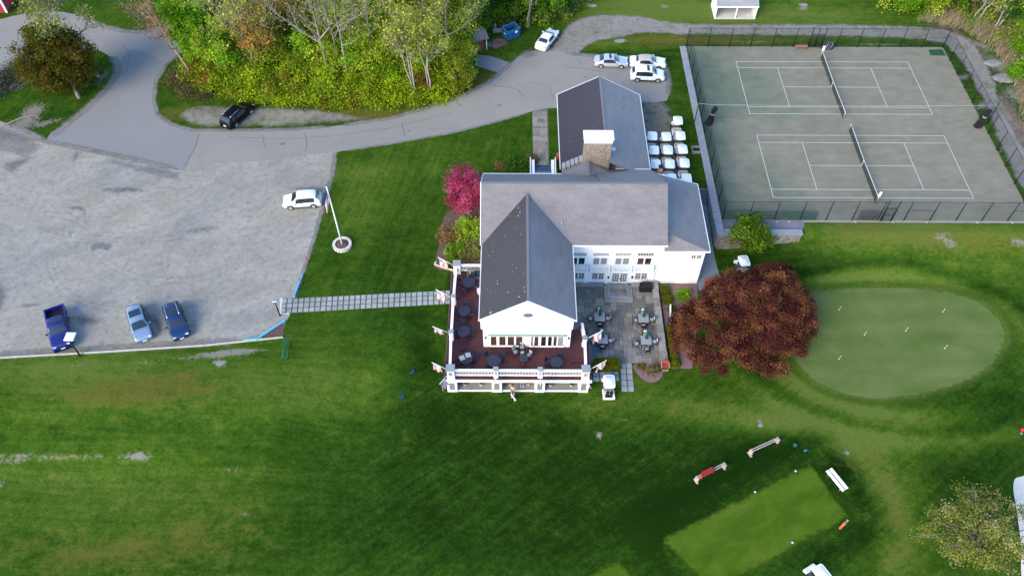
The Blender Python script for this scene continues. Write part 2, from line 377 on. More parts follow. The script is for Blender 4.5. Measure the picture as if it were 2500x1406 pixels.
def courtmat():
    m = N('court_acrylic'); p = m.coord('World')
    a = m.noise(m.mapped(p, (1, 1, 0)), 0.13, 5, 0.6, 0.6); b = m.noise(m.mapped(p, (0.5, 1.3, 0)), 0.8, 6, 0.7); d = m.noise(p, 12, 3, 0.6)
    sx = m.n('SeparateXYZ'); m.link(p, sx.inputs[0])
    gx = m.math('MULTIPLY_ADD', sx.outputs[0], -0.034, -0.12)
    c = m.mix(m.ramp(m.math('ADD', m.math('MULTIPLY', m.math('SUBTRACT', a, 0.5), 2.2), gx), [(0.0, 0.0), (0.65, 0.9)]), (0.205, 0.190, 0.140), (0.120, 0.150, 0.100))
    e = m.noise(m.mapped(p, (1, 1, 0)), 0.35, 6, 0.65, 0.8)
    c = m.mix(1.0, c, m.ramp(e, [(0.32, (0.89, 0.895, 0.89)), (0.66, (1.07, 1.07, 1.06))]), 'MULTIPLY')
    c = m.mix(1.0, c, m.ramp(b, [(0.3, (0.86, 0.86, 0.86)), (0.7, (1.10, 1.10, 1.10))]), 'MULTIPLY')
    m.principled(c, 0.9, 0.1, 0, m.bump(d, 0.1, 0.02)); return m.m
COURT = courtmat()
def turfmat(name, cols, stripe=None, scale=0.35, ang=0.0, soft=False):
    m = N(name); p = m.coord('World')
    a = m.noise(m.mapped(p, (0.6, 1.2, 0), (0, 0, ang)), scale, 6, 0.62, 0.3); d = m.noise(p, 5, 5, 0.7)
    f = m.math('MULTIPLY_ADD', a, 0.8, m.math('MULTIPLY', d, 0.25))
    if stripe:
        sx = m.n('SeparateXYZ'); m.link(m.mapped(p, (1, 1, 0), (0, 0, ang)), sx.inputs[0])
        f = m.math('MULTIPLY_ADD', m.math('SINE', m.math('MULTIPLY', sx.outputs[1], stripe)), 0.045, f)
    c = m.ramp(f, [(0.34, cols[0]), (0.52, cols[1]), (0.70, cols[2])])
    pr = m.principled(c, 1.0, 0.0, 0, m.bump(d, 0.25, 0.05))
    if soft:      # taller blades mix in towards the edge of the cut
        at = m.n('Attribute', attribute_name='soft'); k = m.math('ADD', at.outputs['Fac'], m.math('MULTIPLY', m.math('SUBTRACT', m.noise(p, 2.5, 5, 0.7), 0.5), 0.8))
        x = m.n('MixShader'); t = m.n('BsdfTransparent'); m.link(m.ramp(k, [(0.15, 0.0), (0.85, 1.0)]), x.inputs[0]); m.link(t.outputs[0], x.inputs[1]); m.link(pr.outputs[0], x.inputs[2]); m.link(x.outputs[0], m.out.inputs[0])
    return m.m
GREEN = turfmat('putting_turf', ((0.078, 0.116, 0.027), (0.102, 0.137, 0.038), (0.130, 0.156, 0.052)), 2.1, 0.3, 0, True)
COLLAR = turfmat('collar_turf', ((0.046, 0.098, 0.010), (0.064, 0.116, 0.014), (0.088, 0.132, 0.026)), None, 0.5, 0, True)
FRINGE = turfmat('fringe_turf', ((0.025, 0.070, 0.008), (0.045, 0.097, 0.013), (0.070, 0.119, 0.025)), None, 0.35)
TEETURF = turfmat('tee_turf', ((0.030, 0.076, 0.005), (0.052, 0.100, 0.008), (0.080, 0.122, 0.014)), 1.6, 0.5, R(-26), True)
def deckmat():
    m = N('mahogany_decking'); p = m.coord('World'); oi = m.noise(m.mapped(p, (3.0, 3.0, 0)), 1.0, 4, 0.6); b = m.noise(p, 0.6, 5, 0.6)
    c = m.mix(b, (0.045, 0.014, 0.017), (0.095, 0.026, 0.026)); c = m.mix(1.0, c, m.ramp(oi, [(0.3, (0.8, 0.8, 0.8)), (0.7, (1.2, 1.2, 1.2))]), 'MULTIPLY')
    m.principled(c, 0.5, 0.35); return m.m
DECK = deckmat()
def leafmat(name, trans=0.42):
    m = N(name); at = m.n('Attribute', attribute_name='leaf')
    d = m.n('BsdfDiffuse'); t = m.n('BsdfTranslucent'); x = m.n('MixShader'); x.inputs[0].default_value = trans
    m.link(at.outputs['Color'], d.inputs[0]); m.link(at.outputs['Color'], t.inputs[0])
    m.link(d.outputs[0], x.inputs[1]); m.link(t.outputs[0], x.inputs[2]); m.link(x.outputs[0], m.out.inputs[0]); return m.m
LEAF = leafmat('foliage')

# ------------------------------------------------------------------ ground
def smooth_loop(pts, n=4):
    P = [Vector((p[0], p[1], 0)) for p in pts]; out = []; L = len(P)
    for i in range(L):
        a, b, c, d = P[i-1], P[i], P[(i+1) % L], P[(i+2) % L]
        for k in range(n):
            t = k / n
            out.append(0.5 * ((2*b) + (c-a)*t + (2*a-5*b+4*c-d)*t*t + (-a+3*b-3*c+d)*t**3))
    return [(q.x, q.y) for q in out]
def px_loop(pp, z=0.0, smooth=0, terrain=False):
    w_ = [G(*q) if terrain else A(q[0], q[1], z) for q in pp]
    w_ = [(q.x, q.y) for q in w_]
    return smooth_loop(w_, smooth) if smooth else w_
def inside(x, y, poly):
    x = np.asarray(x); y = np.asarray(y); r = np.zeros(x.shape, bool); n = len(poly)
    for i in range(n):
        (x0, y0), (x1, y1) = poly[i-1], poly[i]
        c = ((y0 > y) != (y1 > y)) & (x < (x1-x0)*(y-y0)/((y1-y0) if abs(y1-y0) > 1e-9 else 1e-9)+x0); r ^= c
    return r
def ragged(poly, amp, seed=1, step=0.8):
    rng = np.random.RandomState(seed); out = []
    for i in range(len(poly)):
        a = Vector((*poly[i-1], 0)); b = Vector((*poly[i], 0)); n = max(1, int((b-a).length/step)); t = (b-a).normalized() if (b-a).length > 1e-6 else Vector((1,0,0))
        nn = Vector((-t.y, t.x, 0))
        for k in range(n):
            q = a.lerp(b, k/n) + nn*rng.uniform(-amp, amp); out.append((q.x, q.y))
    return out
def sheet(name, poly, mat, dz=0.006, step=0.0, flat=None, parent=None, kind='structure', fade=0.0):
    """a surface laid on the terrain; step > 0 adds inner points so that it follows the slope"""
    pts = [Vector((p[0], p[1])) for p in poly]; n = len(pts)
    if step:
        fine = []
        for i in range(n):
            a, b = pts[i-1], pts[i]; k = max(1, int((b-a).length/step)); fine += [a.lerp(b, j/k) for j in range(k)]
        pts = fine; n = len(pts)
        xs = [p.x for p in pts]; ys = [p.y for p in pts]
        gx, gy = np.meshgrid(np.arange(min(xs)+step/2, max(xs), step), np.arange(min(ys)+step/2, max(ys), step))
        ok = inside(gx.ravel(), gy.ravel(), [tuple(p) for p in pts])
        pts += [Vector(q) for q in np.stack([gx.ravel()[ok], gy.ravel()[ok]], 1).tolist()]
    edges = [(i, (i+1) % n) for i in range(n)]
    vo, eo, fo, *_ = delaunay_2d_cdt(pts, edges, [], 1, 1e-5)
    X = np.array([v.x for v in vo]); Y = np.array([v.y for v in vo])
    Z = np.full(len(vo), flat) if flat is not None else ground_z(X, Y)
    me = bpy.data.meshes.new(name); me.from_pydata(list(zip(X.tolist(), Y.tolist(), (Z+dz).tolist())), [], [tuple(f) for f in fo]); me.update()
    if fade:
        D = np.full(len(X), 1e9); Pn = [tuple(p) for p in poly]
        for i in range(len(Pn)):
            (x0, y0), (x1, y1) = Pn[i-1], Pn[i]; L2 = max((x1-x0)**2+(y1-y0)**2, 1e-9); t_ = np.clip(((X-x0)*(x1-x0)+(Y-y0)*(y1-y0))/L2, 0, 1)
            D = np.minimum(D, np.hypot(X-x0-t_*(x1-x0), Y-y0-t_*(y1-y0)))
        me.attributes.new('soft', 'FLOAT', 'POINT').data.foreach_set('value', np.clip(D/fade, 0, 1))
    o = mesh_obj(name, me, mat, parent)
    if me.polygons and me.polygons[0].normal.z < 0: me.flip_normals()
    if kind and not parent: o['kind'] = kind
    return o

xs = np.concatenate([[-900, -500, -300, -220, -170, -145], np.arange(-130, 42.01, 0.5), [50, 65, 90, 140, 250, 500, 900]])
xs = np.unique(np.concatenate([xs[(np.abs(xs+37.15) > 0.4) & (np.abs(xs+18.95) > 0.4)], [-37.4, -36.95, -19.2, -18.7]]))
ys = np.concatenate([[-900, -500, -300, -200, -140, -110, -90, -78], np.arange(-70, 40.01, 0.5), [46, 55, 70, 100, 150, 250, 500, 900]])
ys = np.unique(np.concatenate([ys[np.abs(ys+20.9) > 0.4], [-21.15, -20.65]]))
GX, GY = np.meshgrid(xs, ys); gxf, gyf = GX.ravel(), GY.ravel(); gzf = ground_z(gxf, gyf)
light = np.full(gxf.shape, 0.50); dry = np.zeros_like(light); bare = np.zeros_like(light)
def blob(px, py, rx, ry, arr, val, ang=0.0, pw=1.0):
    c = G(px, py); dx, dy = gxf-c.x, gyf-c.y; ca, sa = math.cos(R(ang)), math.sin(R(ang))
    u = (dx*ca+dy*sa)/rx; v = (-dx*sa+dy*ca)/ry; arr += val*np.exp(-(u*u+v*v)**pw)
# darker turf, plus vignette darkening and the copper tree's shade painted into the colour
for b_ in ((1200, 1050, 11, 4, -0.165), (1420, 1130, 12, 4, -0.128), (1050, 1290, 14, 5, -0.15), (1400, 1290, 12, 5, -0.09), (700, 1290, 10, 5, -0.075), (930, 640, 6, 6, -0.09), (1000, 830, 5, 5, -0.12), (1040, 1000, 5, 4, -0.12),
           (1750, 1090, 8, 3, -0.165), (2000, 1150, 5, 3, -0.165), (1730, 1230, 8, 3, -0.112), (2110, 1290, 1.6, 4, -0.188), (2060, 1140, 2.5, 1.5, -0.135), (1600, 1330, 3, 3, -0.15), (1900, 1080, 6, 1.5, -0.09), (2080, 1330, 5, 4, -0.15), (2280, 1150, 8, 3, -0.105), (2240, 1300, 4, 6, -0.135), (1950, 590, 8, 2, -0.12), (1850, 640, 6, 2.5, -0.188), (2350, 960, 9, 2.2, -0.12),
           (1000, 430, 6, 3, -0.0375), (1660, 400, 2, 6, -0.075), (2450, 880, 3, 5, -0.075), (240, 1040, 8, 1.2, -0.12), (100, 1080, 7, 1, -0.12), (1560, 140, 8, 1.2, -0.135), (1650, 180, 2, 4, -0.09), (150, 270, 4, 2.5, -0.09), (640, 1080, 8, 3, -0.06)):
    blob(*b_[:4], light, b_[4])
for b_ in ((1180, 1130, 20, 7, -.06), (1300, 1300, 24, 6, -.05), (960, 600, 4, 7, -.10), (890, 500, 5, 6, .14), (980, 400, 6, 3, .08), (250, 1000, 22, 7, .10), (300, 1250, 20, 5, .07), (800, 900, 9, 6, .08), (620, 1060, 8, 4, -.06), (1050, 880, 4, 8, -.08), (1560, 1180, 9, 5, -.08), (2350, 1120, 10, 3, -.06), (1330, 330, 3, 3, -.05), (1050, 360, 6, 2, .05), (1620, 985, 8, 2, .06)): blob(*b_[:4], light, b_[4])  # broad turf tones; the vignette darkening of the lower middle is painted in
# paler turf
for b_ in ((1450, 985, 5, 1.5, .20), (560, 1190, 12, 4, .05), (120, 900, 14, 1.8, .22), (300, 940, 14, 2.2, .12), (700, 960, 7, 3, .08), (880, 950, 6, 4, .08), (900, 420, 7, 2.0, .12), (870, 540, 2.5, 5, .10),
           (1950, 985, 6, 2.2, .16), (2110, 1080, 6, 2.0, .20), (2180, 1230, 4, 7, .20), (2250, 1060, 8, 2, .14), (1890, 1030, 5, 1.2, .15), (2140, 1400, 5, 4, .15), (1650, 950, 4, 1.5, .05), (1560, 1060, 6, 3, .06), (330, 1260, 10, 3, .06), (150, 1180, 10, 2.5, .10),
           (300, 30, 12, 6, .08), (1900, 40, 20, 4, .34), (1550, 20, 12, 4, .34), (2250, 565, 20, 2.2, .34), (2050, 570, 6, 2, .2), (2400, 640, 10, 2, .10), (1480, 105, 4, 1.2, .2), (2200, 95, 12, .8, .16), (860, 700, 4, 4, .06), (1220, 165, 3, 3, .1)):
    blob(*b_[:4], light, b_[4])
# yellowed grass
for b_ in ((2150, 575, 12, 1.6, .55), (2420, 610, 8, 1.8, .5), (300, 965, 9, 1.6, .8), (420, 925, 7, 1.5, .7), (220, 1350, 9, 2, .6), (500, 1290, 7, 3, .5), (1470, 1000, 3, 1.2, .45), (1640, 1000, 3, 1.5, .30), (2190, 1280, 2.5, 7, .42), (2080, 1110, 4, 2, .42),
           (1610, 98, 5, 2.0, .9), (1500, 20, 7, 2, .35), (1850, 25, 8, 1.5, .35), (430, 280, 3, 2.0, .9), (1195, 200, 3.5, 2.5, 1.3), (1000, 272, 8, .9, 1.0), (900, 285, 7, 1.2, 1.1), (1225, 130, 3, 2, .5), (2090, 540, 4, .6, .4), (790, 520, 1.0, 4, .4), (610, 1150, 3, 1.0, .3), (1300, 960, 7, .3, .5), (1060, 960, 3, .3, .4), (1800, 98, 9, 1.3, 1.0), (2150, 100, 10, .8, .5), (110, 300, 4, 2, .25), (1890, 1010, 6, .8, .3), (850, 990, 2, 1.5, .3)):
    blob(*b_[:4], dry, b_[4])
# bare earth
for b_ in ((590, 858, 3.6, .38, .85, 2), (500, 868, 3, .35, .7, 2), (410, 878, 3, .3, .5, 2), (300, 888, 4, .3, .42, 2), (538, 887, 1.0, .45, 1.0, 0), (200, 893, 4, .3, .35, 2), (20, 1120, 3.5, .8, .45, -5), (120, 1112, 4, .5, .38, 0), (250, 1116, 4, .4, .42, 2), (340, 1113, 1.2, .6, .7, 0), (2, 1180, .6, 1.2, .6, 0),
           (560, 1055, 1.0, .3, .45, 0), (570, 1145, 1.6, .45, .5, 0), (600, 1255, 1.2, .6, .42, 0), (955, 1212, .5, .4, .45, 0), (1462, 1064, .6, .5, .9, 0), (1527, 1023, .5, .3, .7, 0), (1492, 1045, .4, .2, .6, 0), (1553, 1058, .5, .3, .5, 0), (1857, 1035, .4, .9, .9, 15), (2066, 1104, .7, .45, .8, 0), (2040, 1057, .5, .4, .5, 0), (2180, 1292, .6, .6, .55, 0),
           (2300, 580, 1.5, .8, .6, 0), (2325, 597, .7, .5, .8, 0), (2490, 592, 2, .7, .7, 0), (1960, 20, .9, .6, 1.0, 0), (1445, 15, 1.2, .35, .9, 0), (1622, 16, 1.0, .5, .9, 0), (1580, 22, .6, .3, .6, 0), (1513, 100, 1.3, .5, .85, 0), (1665, 95, .8, .3, .8, 0), (1830, 103, 7, .5, .5, 0), (2150, 108, 12, .3, .7, 0), (2350, 190, .8, 3.5, .6, -60), (2395, 260, .6, 3.0, .5, -60), (2440, 370, .5, 4, .6, -58),
           (80, 270, 2.5, 1.6, .75, 30), (250, 190, 1.2, 2.5, .6, -20), (120, 300, 3, .9, .55, 30), (60, 300, 2.5, 1.2, .7, 20), (30, 215, 3, 2, .5, 20), (500, 262, 3, .4, .6, 0), (1200, 110, 2.0, 1.3, .6, 0), (1275, 135, 2.2, 1.0, .6, 20), (1560, 250, 2, .6, .6, 0), (2440, 160, 5, 2.2, .7, -45), (2470, 300, 2.5, 6, .8, 10), (2380, 105, 4, 1.0, .6, -35), (2480, 230, 2, 3, .6, 0), (1990, 640, 4, .5, .35, 0), (2480, 640, 2, .4, .5, 0), (1065, 660, .6, 1.5, .4, 0), (1230, 60, 6, 2, .5, 0), (30, 385, 2.5, 1.6, .6, 20)):
    blob(*b_[:4], bare, b_[4], b_[5])
td_ = rect_dist(gxf, gyf, *TEE1)
light += -.18*np.exp(-((td_-1.9)/1.5)**2)*(gyf < -44)
gc = G(2195, 838); e_ = np.hypot((gxf-gc.x)/12.2, (gyf-gc.y)/7.6)
ang_ = np.arctan2(gyf-gc.y, gxf-gc.x)
light += .36*np.exp(-((e_-1.16)/.13)**2)*(1-1.25*np.exp(-((ang_+.75)/.75)**2)) - .16*np.exp(-((e_-1.38)/.08)**2) + .14*np.exp(-((e_-1.55)/.10)**2)*(np.sin(ang_) < .3)
# worn walking line that curls round the tee
for (px_, py_), (qx_, qy_) in zip([(1640, 1000), (1800, 1020), (1930, 1035), (2040, 1075), (2120, 1130), (2165, 1210), (2185, 1300)], [(1800, 1020), (1930, 1035), (2040, 1075), (2120, 1130), (2165, 1210), (2185, 1300), (2180, 1410)]):
    for t_ in (0, .33, .66): blob(px_+(qx_-px_)*t_, py_+(qy_-py_)*t_, 2.4, 1.6, light, .10); blob(px_+(qx_-px_)*t_, py_+(qy_-py_)*t_, 1.4, .9, dry, .05)
me = bpy.data.meshes.new('ground'); nx, ny = len(xs), len(ys)
ii = (np.arange(ny-1)[:, None]*nx+np.arange(nx-1)[None]).ravel()
fc = np.stack([ii, ii+1, ii+nx+1, ii+nx], 1)
me.vertices.add(len(gxf)); me.vertices.foreach_set('co', np.stack([gxf, gyf, gzf], 1).ravel())
me.loops.add(fc.size); me.loops.foreach_set('vertex_index', fc.ravel())
me.polygons.add(len(fc)); me.polygons.foreach_set('loop_start', np.arange(len(fc))*4)
me.update(calc_edges=True)
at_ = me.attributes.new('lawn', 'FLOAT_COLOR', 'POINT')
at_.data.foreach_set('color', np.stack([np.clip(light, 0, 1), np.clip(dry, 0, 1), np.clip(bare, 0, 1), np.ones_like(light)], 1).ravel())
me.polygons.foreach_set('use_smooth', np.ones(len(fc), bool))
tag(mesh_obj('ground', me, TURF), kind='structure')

# ------------------------------------------------------------------ roads, lot, tracks
lot = [(-260, 260), (-60, 292), (0, 296), (60, 318), (112, 346), (290, 380), (440, 414), (470, 402), (640, 392), (823, 371), (812, 430), (790, 505), (765, 590), (740, 665), (712, 755), (697, 790), (690, 822), (500, 842), (250, 858), (0, 872), (-260, 888)]
sheet('parking_lot', ragged(px_loop(lot), 0.06, 3), LOT, 0.008, flat=0.0)
road = [(112, 345), (165, 302), (215, 262), (262, 216), (286, 180), (284, 152), (262, 134), (235, 122), (205, 132), (150, 150), (60, 150), (0, 176), (-120, 205), (-120, 70), (0, 48), (60, 34), (130, 28), (200, 40), (245, 62), (300, 76), (345, 79), (400, 68), (458, 44), (520, 20), (560, 60), (500, 105), (452, 122), (405, 160), (382, 200), (376, 245), (384, 280), (420, 304), (470, 318), (600, 318), (720, 316),
        (820, 308), (950, 290), (1050, 262), (1130, 232), (1190, 203), (1235, 167), (1262, 141), (1310, 123), (1370, 128), (1450, 136), (1545, 140), (1622, 152), (1632, 200), (1628, 246), (1560, 250), (1480, 262), (1360, 264), (1303, 272), (1200, 301), (1100, 326), (950, 352), (825, 371), (640, 393), (470, 403), (440, 415), (290, 381)]
sheet('road', ragged(px_loop(road, 0, 2), .07, 12, .6), ASPHALT, 0.014, flat=0.0)
smooth = [(112, 345), (165, 302), (215, 262), (262, 216), (284, 185), (300, 140), (330, 120), (405, 160), (382, 200), (376, 245), (384, 280), (420, 304), (470, 318), (485, 330), (450, 408), (440, 415), (290, 381)]
sheet('driveway', px_loop(smooth, 0, 2), ASPHALT_B, 0.019, flat=0.0)
sheet('road_patch', ragged(px_loop([(270, 384), (320, 393), (440, 413), (447, 432), (425, 446), (360, 432), (300, 416), (268, 404)], 0, 3), 0.10, 4, 0.5), STAIN, 0.024, .5, flat=0.0, fade=1.1)
sheet('road_patch', ragged(px_loop([(-40, 300), (20, 305), (85, 330), (95, 350), (40, 350), (-40, 330)], 0, 3), 0.2, 6, 0.6), STAIN, 0.024, .5, flat=0.0, fade=1.3)
for _i, (_pp, _f) in enumerate((([(-20, 680), (18, 690), (26, 720), (8, 760), (-20, 765)], .9), ([(40, 740), (100, 735), (118, 745), (60, 755)], .6), ([(165, 770), (225, 765), (265, 780), (230, 800), (180, 795)], .9), ([(215, 600), (235, 588), (268, 590), (280, 602), (262, 616), (240, 612), (222, 618)], .5), ([(340, 770), (365, 760), (400, 780), (395, 820), (372, 800)], .7), ([(0, 400), (60, 380), (110, 370), (70, 400), (20, 430)], 1.0), ([(180, 365), (200, 372), (185, 400), (172, 396)], .6), ([(150, 505), (195, 500), (215, 515), (205, 555), (198, 520), (160, 512)], .4), ([(700, 455), (780, 450), (800, 462), (780, 475), (720, 470)], .9), ([(230, 460), (330, 452), (360, 470), (280, 476)], .8), ([(450, 560), (520, 548), (540, 560), (470, 574)], .7))):
    sheet('worn_patch', px_loop(_pp, 0, 3), STAIN, 0.012+.0008*_i, .35, flat=0.0, fade=_f)
sheet('gravel_shoulder', ragged(px_loop([(430, 285), (470, 258), (540, 254), (640, 256), (780, 262), (880, 278), (940, 284), (880, 298), (780, 309), (640, 315), (490, 315)], 0, 3), 0.22, 5, 0.6), SHOULDER, 0.020, .45, flat=0.0, fade=1.1)
sheet('gravel_track', ragged(px_loop([(1322, 134), (1356, 98), (1382, 62), (1436, 38), (1550, 37), (1680, 56), (2000, 57), (2285, 66), (2370, 98), (2424, 176), (2450, 262), (2512, 372), (2620, 560), (2550, 560), (2445, 372), (2402, 262), (2362, 182), (2318, 124), (2268, 102), (2000, 91), (1680, 88), (1580, 82), (1526, 94), (1466, 102), (1426, 120), (1414, 136), (1370, 138)], 0, 3), 0.18, 6, 0.7), TRACK, 0.010, .4, flat=0.0, fade=.55)
sheet('loading_pad', px_loop([(1163, 134), (1200, 138), (1270, 163), (1244, 187), (1160, 161)]), ASPHALT_B, 0.010, flat=0.0)
sheet('cart_yard', ragged(px_loop([(1558, 247), (1630, 247), (1650, 300), (1668, 380), (1690, 452), (1600, 470), (1560, 470)], 0, 2), 0.3, 7, 0.6), YARD, 0.010, .5, flat=0.0, fade=.9)
sheet('leaf_litter', ragged(px_loop([(2190, 62), (2300, 55), (2380, 95), (2420, 140), (2480, 260), (2560, 420), (2600, 560), (2520, 420), (2450, 270), (2415, 175), (2366, 102), (2285, 70)], 0, 2), 0.4, 8, 0.7), LEAFLIT, 0.016, .5, flat=0.0, fade=1.0)
sheet('leaf_litter', ragged(px_loop([(1195, 110), (1200, 92), (1235, 92), (1243, 105), (1225, 118), (1200, 122)], 0, 3), 0.15, 9, 0.4), LEAFLIT, 0.012, .4, flat=0.0, fade=.5)
VERGE = gravelmat('dirt_verge', (0.20, 0.185, 0.165), (0.25, 0.235, 0.215), (0.12, 0.115, 0.07), 0.5, 0.4, 17, soft=True, amp=0.85)
def band(name, pp, wd, z, mat=VERGE):
    P_ = [A(*q, 0) for q in pp]; Q_ = []; rows = (-1, -.5, 0, .5, 1)
    for a, b in zip(P_, P_[1:]): k = max(1, int((b-a).length/.6)); Q_ += [a.lerp(b, q/k) for q in range(k)]
    Q_.append(P_[-1]); V = []; soft = []; n = len(Q_)
    for i, p in enumerate(Q_):
        t = (Q_[min(i+1, n-1)]-Q_[max(i-1, 0)]).normalized(); nn = Vector((-t.y, t.x, 0)); e = min(1.0, i/3, (n-1-i)/3)
        for r_ in rows: V.append((p.x+nn.x*wd/2*r_, p.y+nn.y*wd/2*r_, z)); soft.append((1-abs(r_)**1.5)*e)
    me = bpy.data.meshes.new(name); me.from_pydata(V, [], [(i*5+k, (i+1)*5+k, (i+1)*5+k+1, i*5+k+1) for i in range(n-1) for k in range(4)]); me.update()
    if me.polygons[0].normal.z < 0: me.flip_normals()
    me.attributes.new('soft', 'FLOAT', 'POINT').data.foreach_set('value', soft); tag(mesh_obj(name, me, mat), kind='structure')
for _i, (_pp, _w) in enumerate((([(112, 345), (165, 302), (215, 262), (262, 216), (286, 180), (284, 152), (262, 134)], 1.7), ([(452, 122), (405, 160), (382, 200), (376, 245), (384, 280), (420, 304), (470, 318), (600, 318), (720, 316), (820, 308)], .9), ([(820, 308), (950, 290), (1050, 262), (1130, 232), (1190, 203), (1235, 167), (1262, 141)], 1.0), ([(825, 371), (950, 352), (1100, 326), (1200, 301), (1303, 272)], .6), ([(1262, 141), (1290, 132), (1330, 126)], 2.4), ([(1370, 130), (1450, 137), (1545, 141), (1622, 152), (1634, 200), (1630, 246)], 1.2), ([(823, 371), (812, 430), (790, 505), (765, 590), (740, 665), (714, 750)], .7), ([(0, 176), (60, 150), (150, 150), (205, 132), (240, 122)], 1.6), ([(200, 40), (245, 62), (300, 76), (345, 79), (400, 68), (458, 44)], 1.4), ([(0, 296), (60, 318), (112, 346), (290, 381), (440, 415)], 1.3), ([(-60, 330), (0, 345), (60, 360), (90, 380)], 4.0), ([(-40, 870), (250, 853), (500, 838), (600, 830)], 1.6))):
    band('dirt_verge', _pp, _w, .0275+.0009*_i)
TYRE = gravelmat('tyre_worn_gravel', (0.16, 0.155, 0.145), (0.19, 0.185, 0.175), (0.13, 0.125, 0.115), 0.6, 0, 23, soft=True, amp=0.09)
_z = .0115
for _c, _r, _a0, _a1 in (((215, 560), (45, 55), 150, 330), ((300, 640), (170, 110), 160, 290), ((420, 560), (200, 120), 200, 320), ((120, 620), (120, 90), 20, 120), ((560, 640), (150, 100), 100, 230), ((330, 520), (260, 60), 190, 300)):
    for _d in (0, 1):
        band('tyre_track', [(_c[0]+(_r[0]+_d*16)*math.cos(R(a)), _c[1]-(_r[1]+_d*12)*math.sin(R(a))) for a in np.linspace(_a0, _a1, 14)], .5, _z, TYRE); _z += .0003
CRACK = simple('crack_tar', (.055, .055, .058), .8, .2)
def crack(pp, wd, seed, z=.0205):
    r_ = random.Random(seed); P_ = [A(*q, 0) for q in pp]; pts = []
    for a, b in zip(P_, P_[1:]):
        n_ = max(2, int((b-a).length/.35)); pts += [a.lerp(b, k/n_)+Vector((r_.uniform(-.07, .07), r_.uniform(-.07, .07), 0)) for k in range(n_)]
    pts.append(P_[-1]); L_, R_ = [], []
    for i, p in enumerate(pts):
        t = (pts[min(i+1, len(pts)-1)]-pts[max(i-1, 0)]).normalized(); n_ = Vector((-t.y, t.x, 0))*wd*r_.uniform(.3, .7); L_.append((p+n_)[:2]); R_.append((p-n_)[:2])
    m = MB()
    for i in range(len(pts)-1): m.poly([(*R_[i], z), (*R_[i+1], z), (*L_[i+1], z), (*L_[i], z)])
    tag(m.build('road_crack', CRACK), kind='structure')
for _k, (_pp, _w) in enumerate((([(1190, 203), (1215, 212), (1245, 214), (1265, 222), (1280, 236)], .06), ([(1115, 252), (1130, 262)], .07), ([(486, 330), (476, 360), (452, 408)], .05), ([(640, 330), (648, 362)], .04), ([(742, 322), (750, 350), (745, 372)], .04), ([(980, 300), (990, 335)], .05), ([(1380, 165), (1430, 168), (1470, 176)], .05), ([(1290, 200), (1340, 210), (1352, 240)], .04), ([(560, 335), (700, 340), (820, 332), (960, 312), (1100, 275)], .035), ([(300, 110), (320, 135), (310, 170)], .05), ([(112, 346), (290, 381), (440, 415)], .10), ([(1410, 140), (1420, 160)], .05))):
    crack(_pp, _w, _k)
for _k, (_px, _py, _r) in enumerate(((1219, 258, .30), (1208, 262, .18), (998, 320, .22), (690, 352, .3), (1430, 190, .25))):
    _q = A(_px, _py, 0); sheet('oil_spot', smooth_loop([(_q.x+_r*(1+.4*math.sin(3*a+_k))*1.5*math.cos(a), _q.y+_r*math.sin(a)) for a in np.linspace(0, 5.6, 8)], 2), STAIN, .0235, .12, flat=0.0, fade=.2)
# timber kerb round the lot and a darker tarred edge inside it
kb = [(-260, 890), (0, 874), (250, 860), (500, 844), (692, 824)]
mb = MB(); K = [A(*q, 0) for q in kb]
for a, b in zip(K, K[1:]):
    d = (b-a); mb.obox(tuple((a+b)/2+Vector((0, 0, 0.06))), (d.length-0.02, 0.14, 0.20), math.atan2(d.y, d.x))
tag(mb.build('timber_kerb', simple('pale_timber', (0.45, 0.40, 0.33), 0.85, 0.15, 2)), 'low pale timber kerb along the front edge of the gravel lot', 'kerb')
sheet('lot_edge', px_loop([(-260, 874), (0, 860), (250, 848), (500, 833), (610, 824), (690, 815), (692, 823), (500, 843), (250, 859), (0, 873), (-260, 889)]), STAIN, 0.0225, .4, flat=0.0, fade=.25)
sheet('lot_edge', px_loop([(823, 371), (812, 430), (790, 505), (765, 590), (740, 665), (733, 665), (757, 590), (781, 505), (802, 430), (812, 373)]), STAIN, 0.0225, .3, flat=0.0, fade=.2)
sheet('mulch_bed', px_loop([(697, 784), (690, 821), (632, 827)]), MULCH, 0.020, flat=0.0)

# ------------------------------------------------------------------ turf features
g_out = px_loop([(1960, 716), (2080, 706), (2200, 705), (2300, 712), (2380, 735), (2430, 775), (2451, 815), (2440, 860), (2400, 905), (2330, 940), (2230, 965), (2150, 972), (2080, 965), (2010, 940), (1960, 900), (1930, 850), (1920, 790), (1935, 745)], -2.4, 4, True)
f_out = px_loop([(1900, 680), (2000, 664), (2150, 662), (2320, 676), (2430, 705), (2505, 770), (2530, 840), (2500, 920), (2430, 980), (2300, 1015), (2180, 1025), (2060, 1005), (1980, 960), (1925, 900), (1890, 830), (1880, 740)], -2.4, 4, True)
gcx, gcy = sum(p[0] for p in g_out)/len(g_out), sum(p[1] for p in g_out)/len(g_out)
sheet('green_collar', ragged([(gcx+(x-gcx)*1.15, gcy+(y-gcy)*1.19) for x, y in g_out], .08, 3, .6), COLLAR, 0.032, .6, fade=1.6)
sheet('putting_green', [(gcx+(x-gcx)*1.03, gcy+(y-gcy)*1.04) for x, y in g_out], GREEN, 0.045, .5, fade=.35)
c, u, hx, hy = TEE1
def rect(c, u, hx, hy): return [(c[0]+u[0]*i*hx-u[1]*j*hy, c[1]+u[1]*i*hx+u[0]*j*hy) for i, j in ((-1, -1), (1, -1), (1, 1), (-1, 1))]
t1 = [G(*q) for q in ((1604, 1316), (1978, 1126), (2080, 1264), (1745, 1445))]
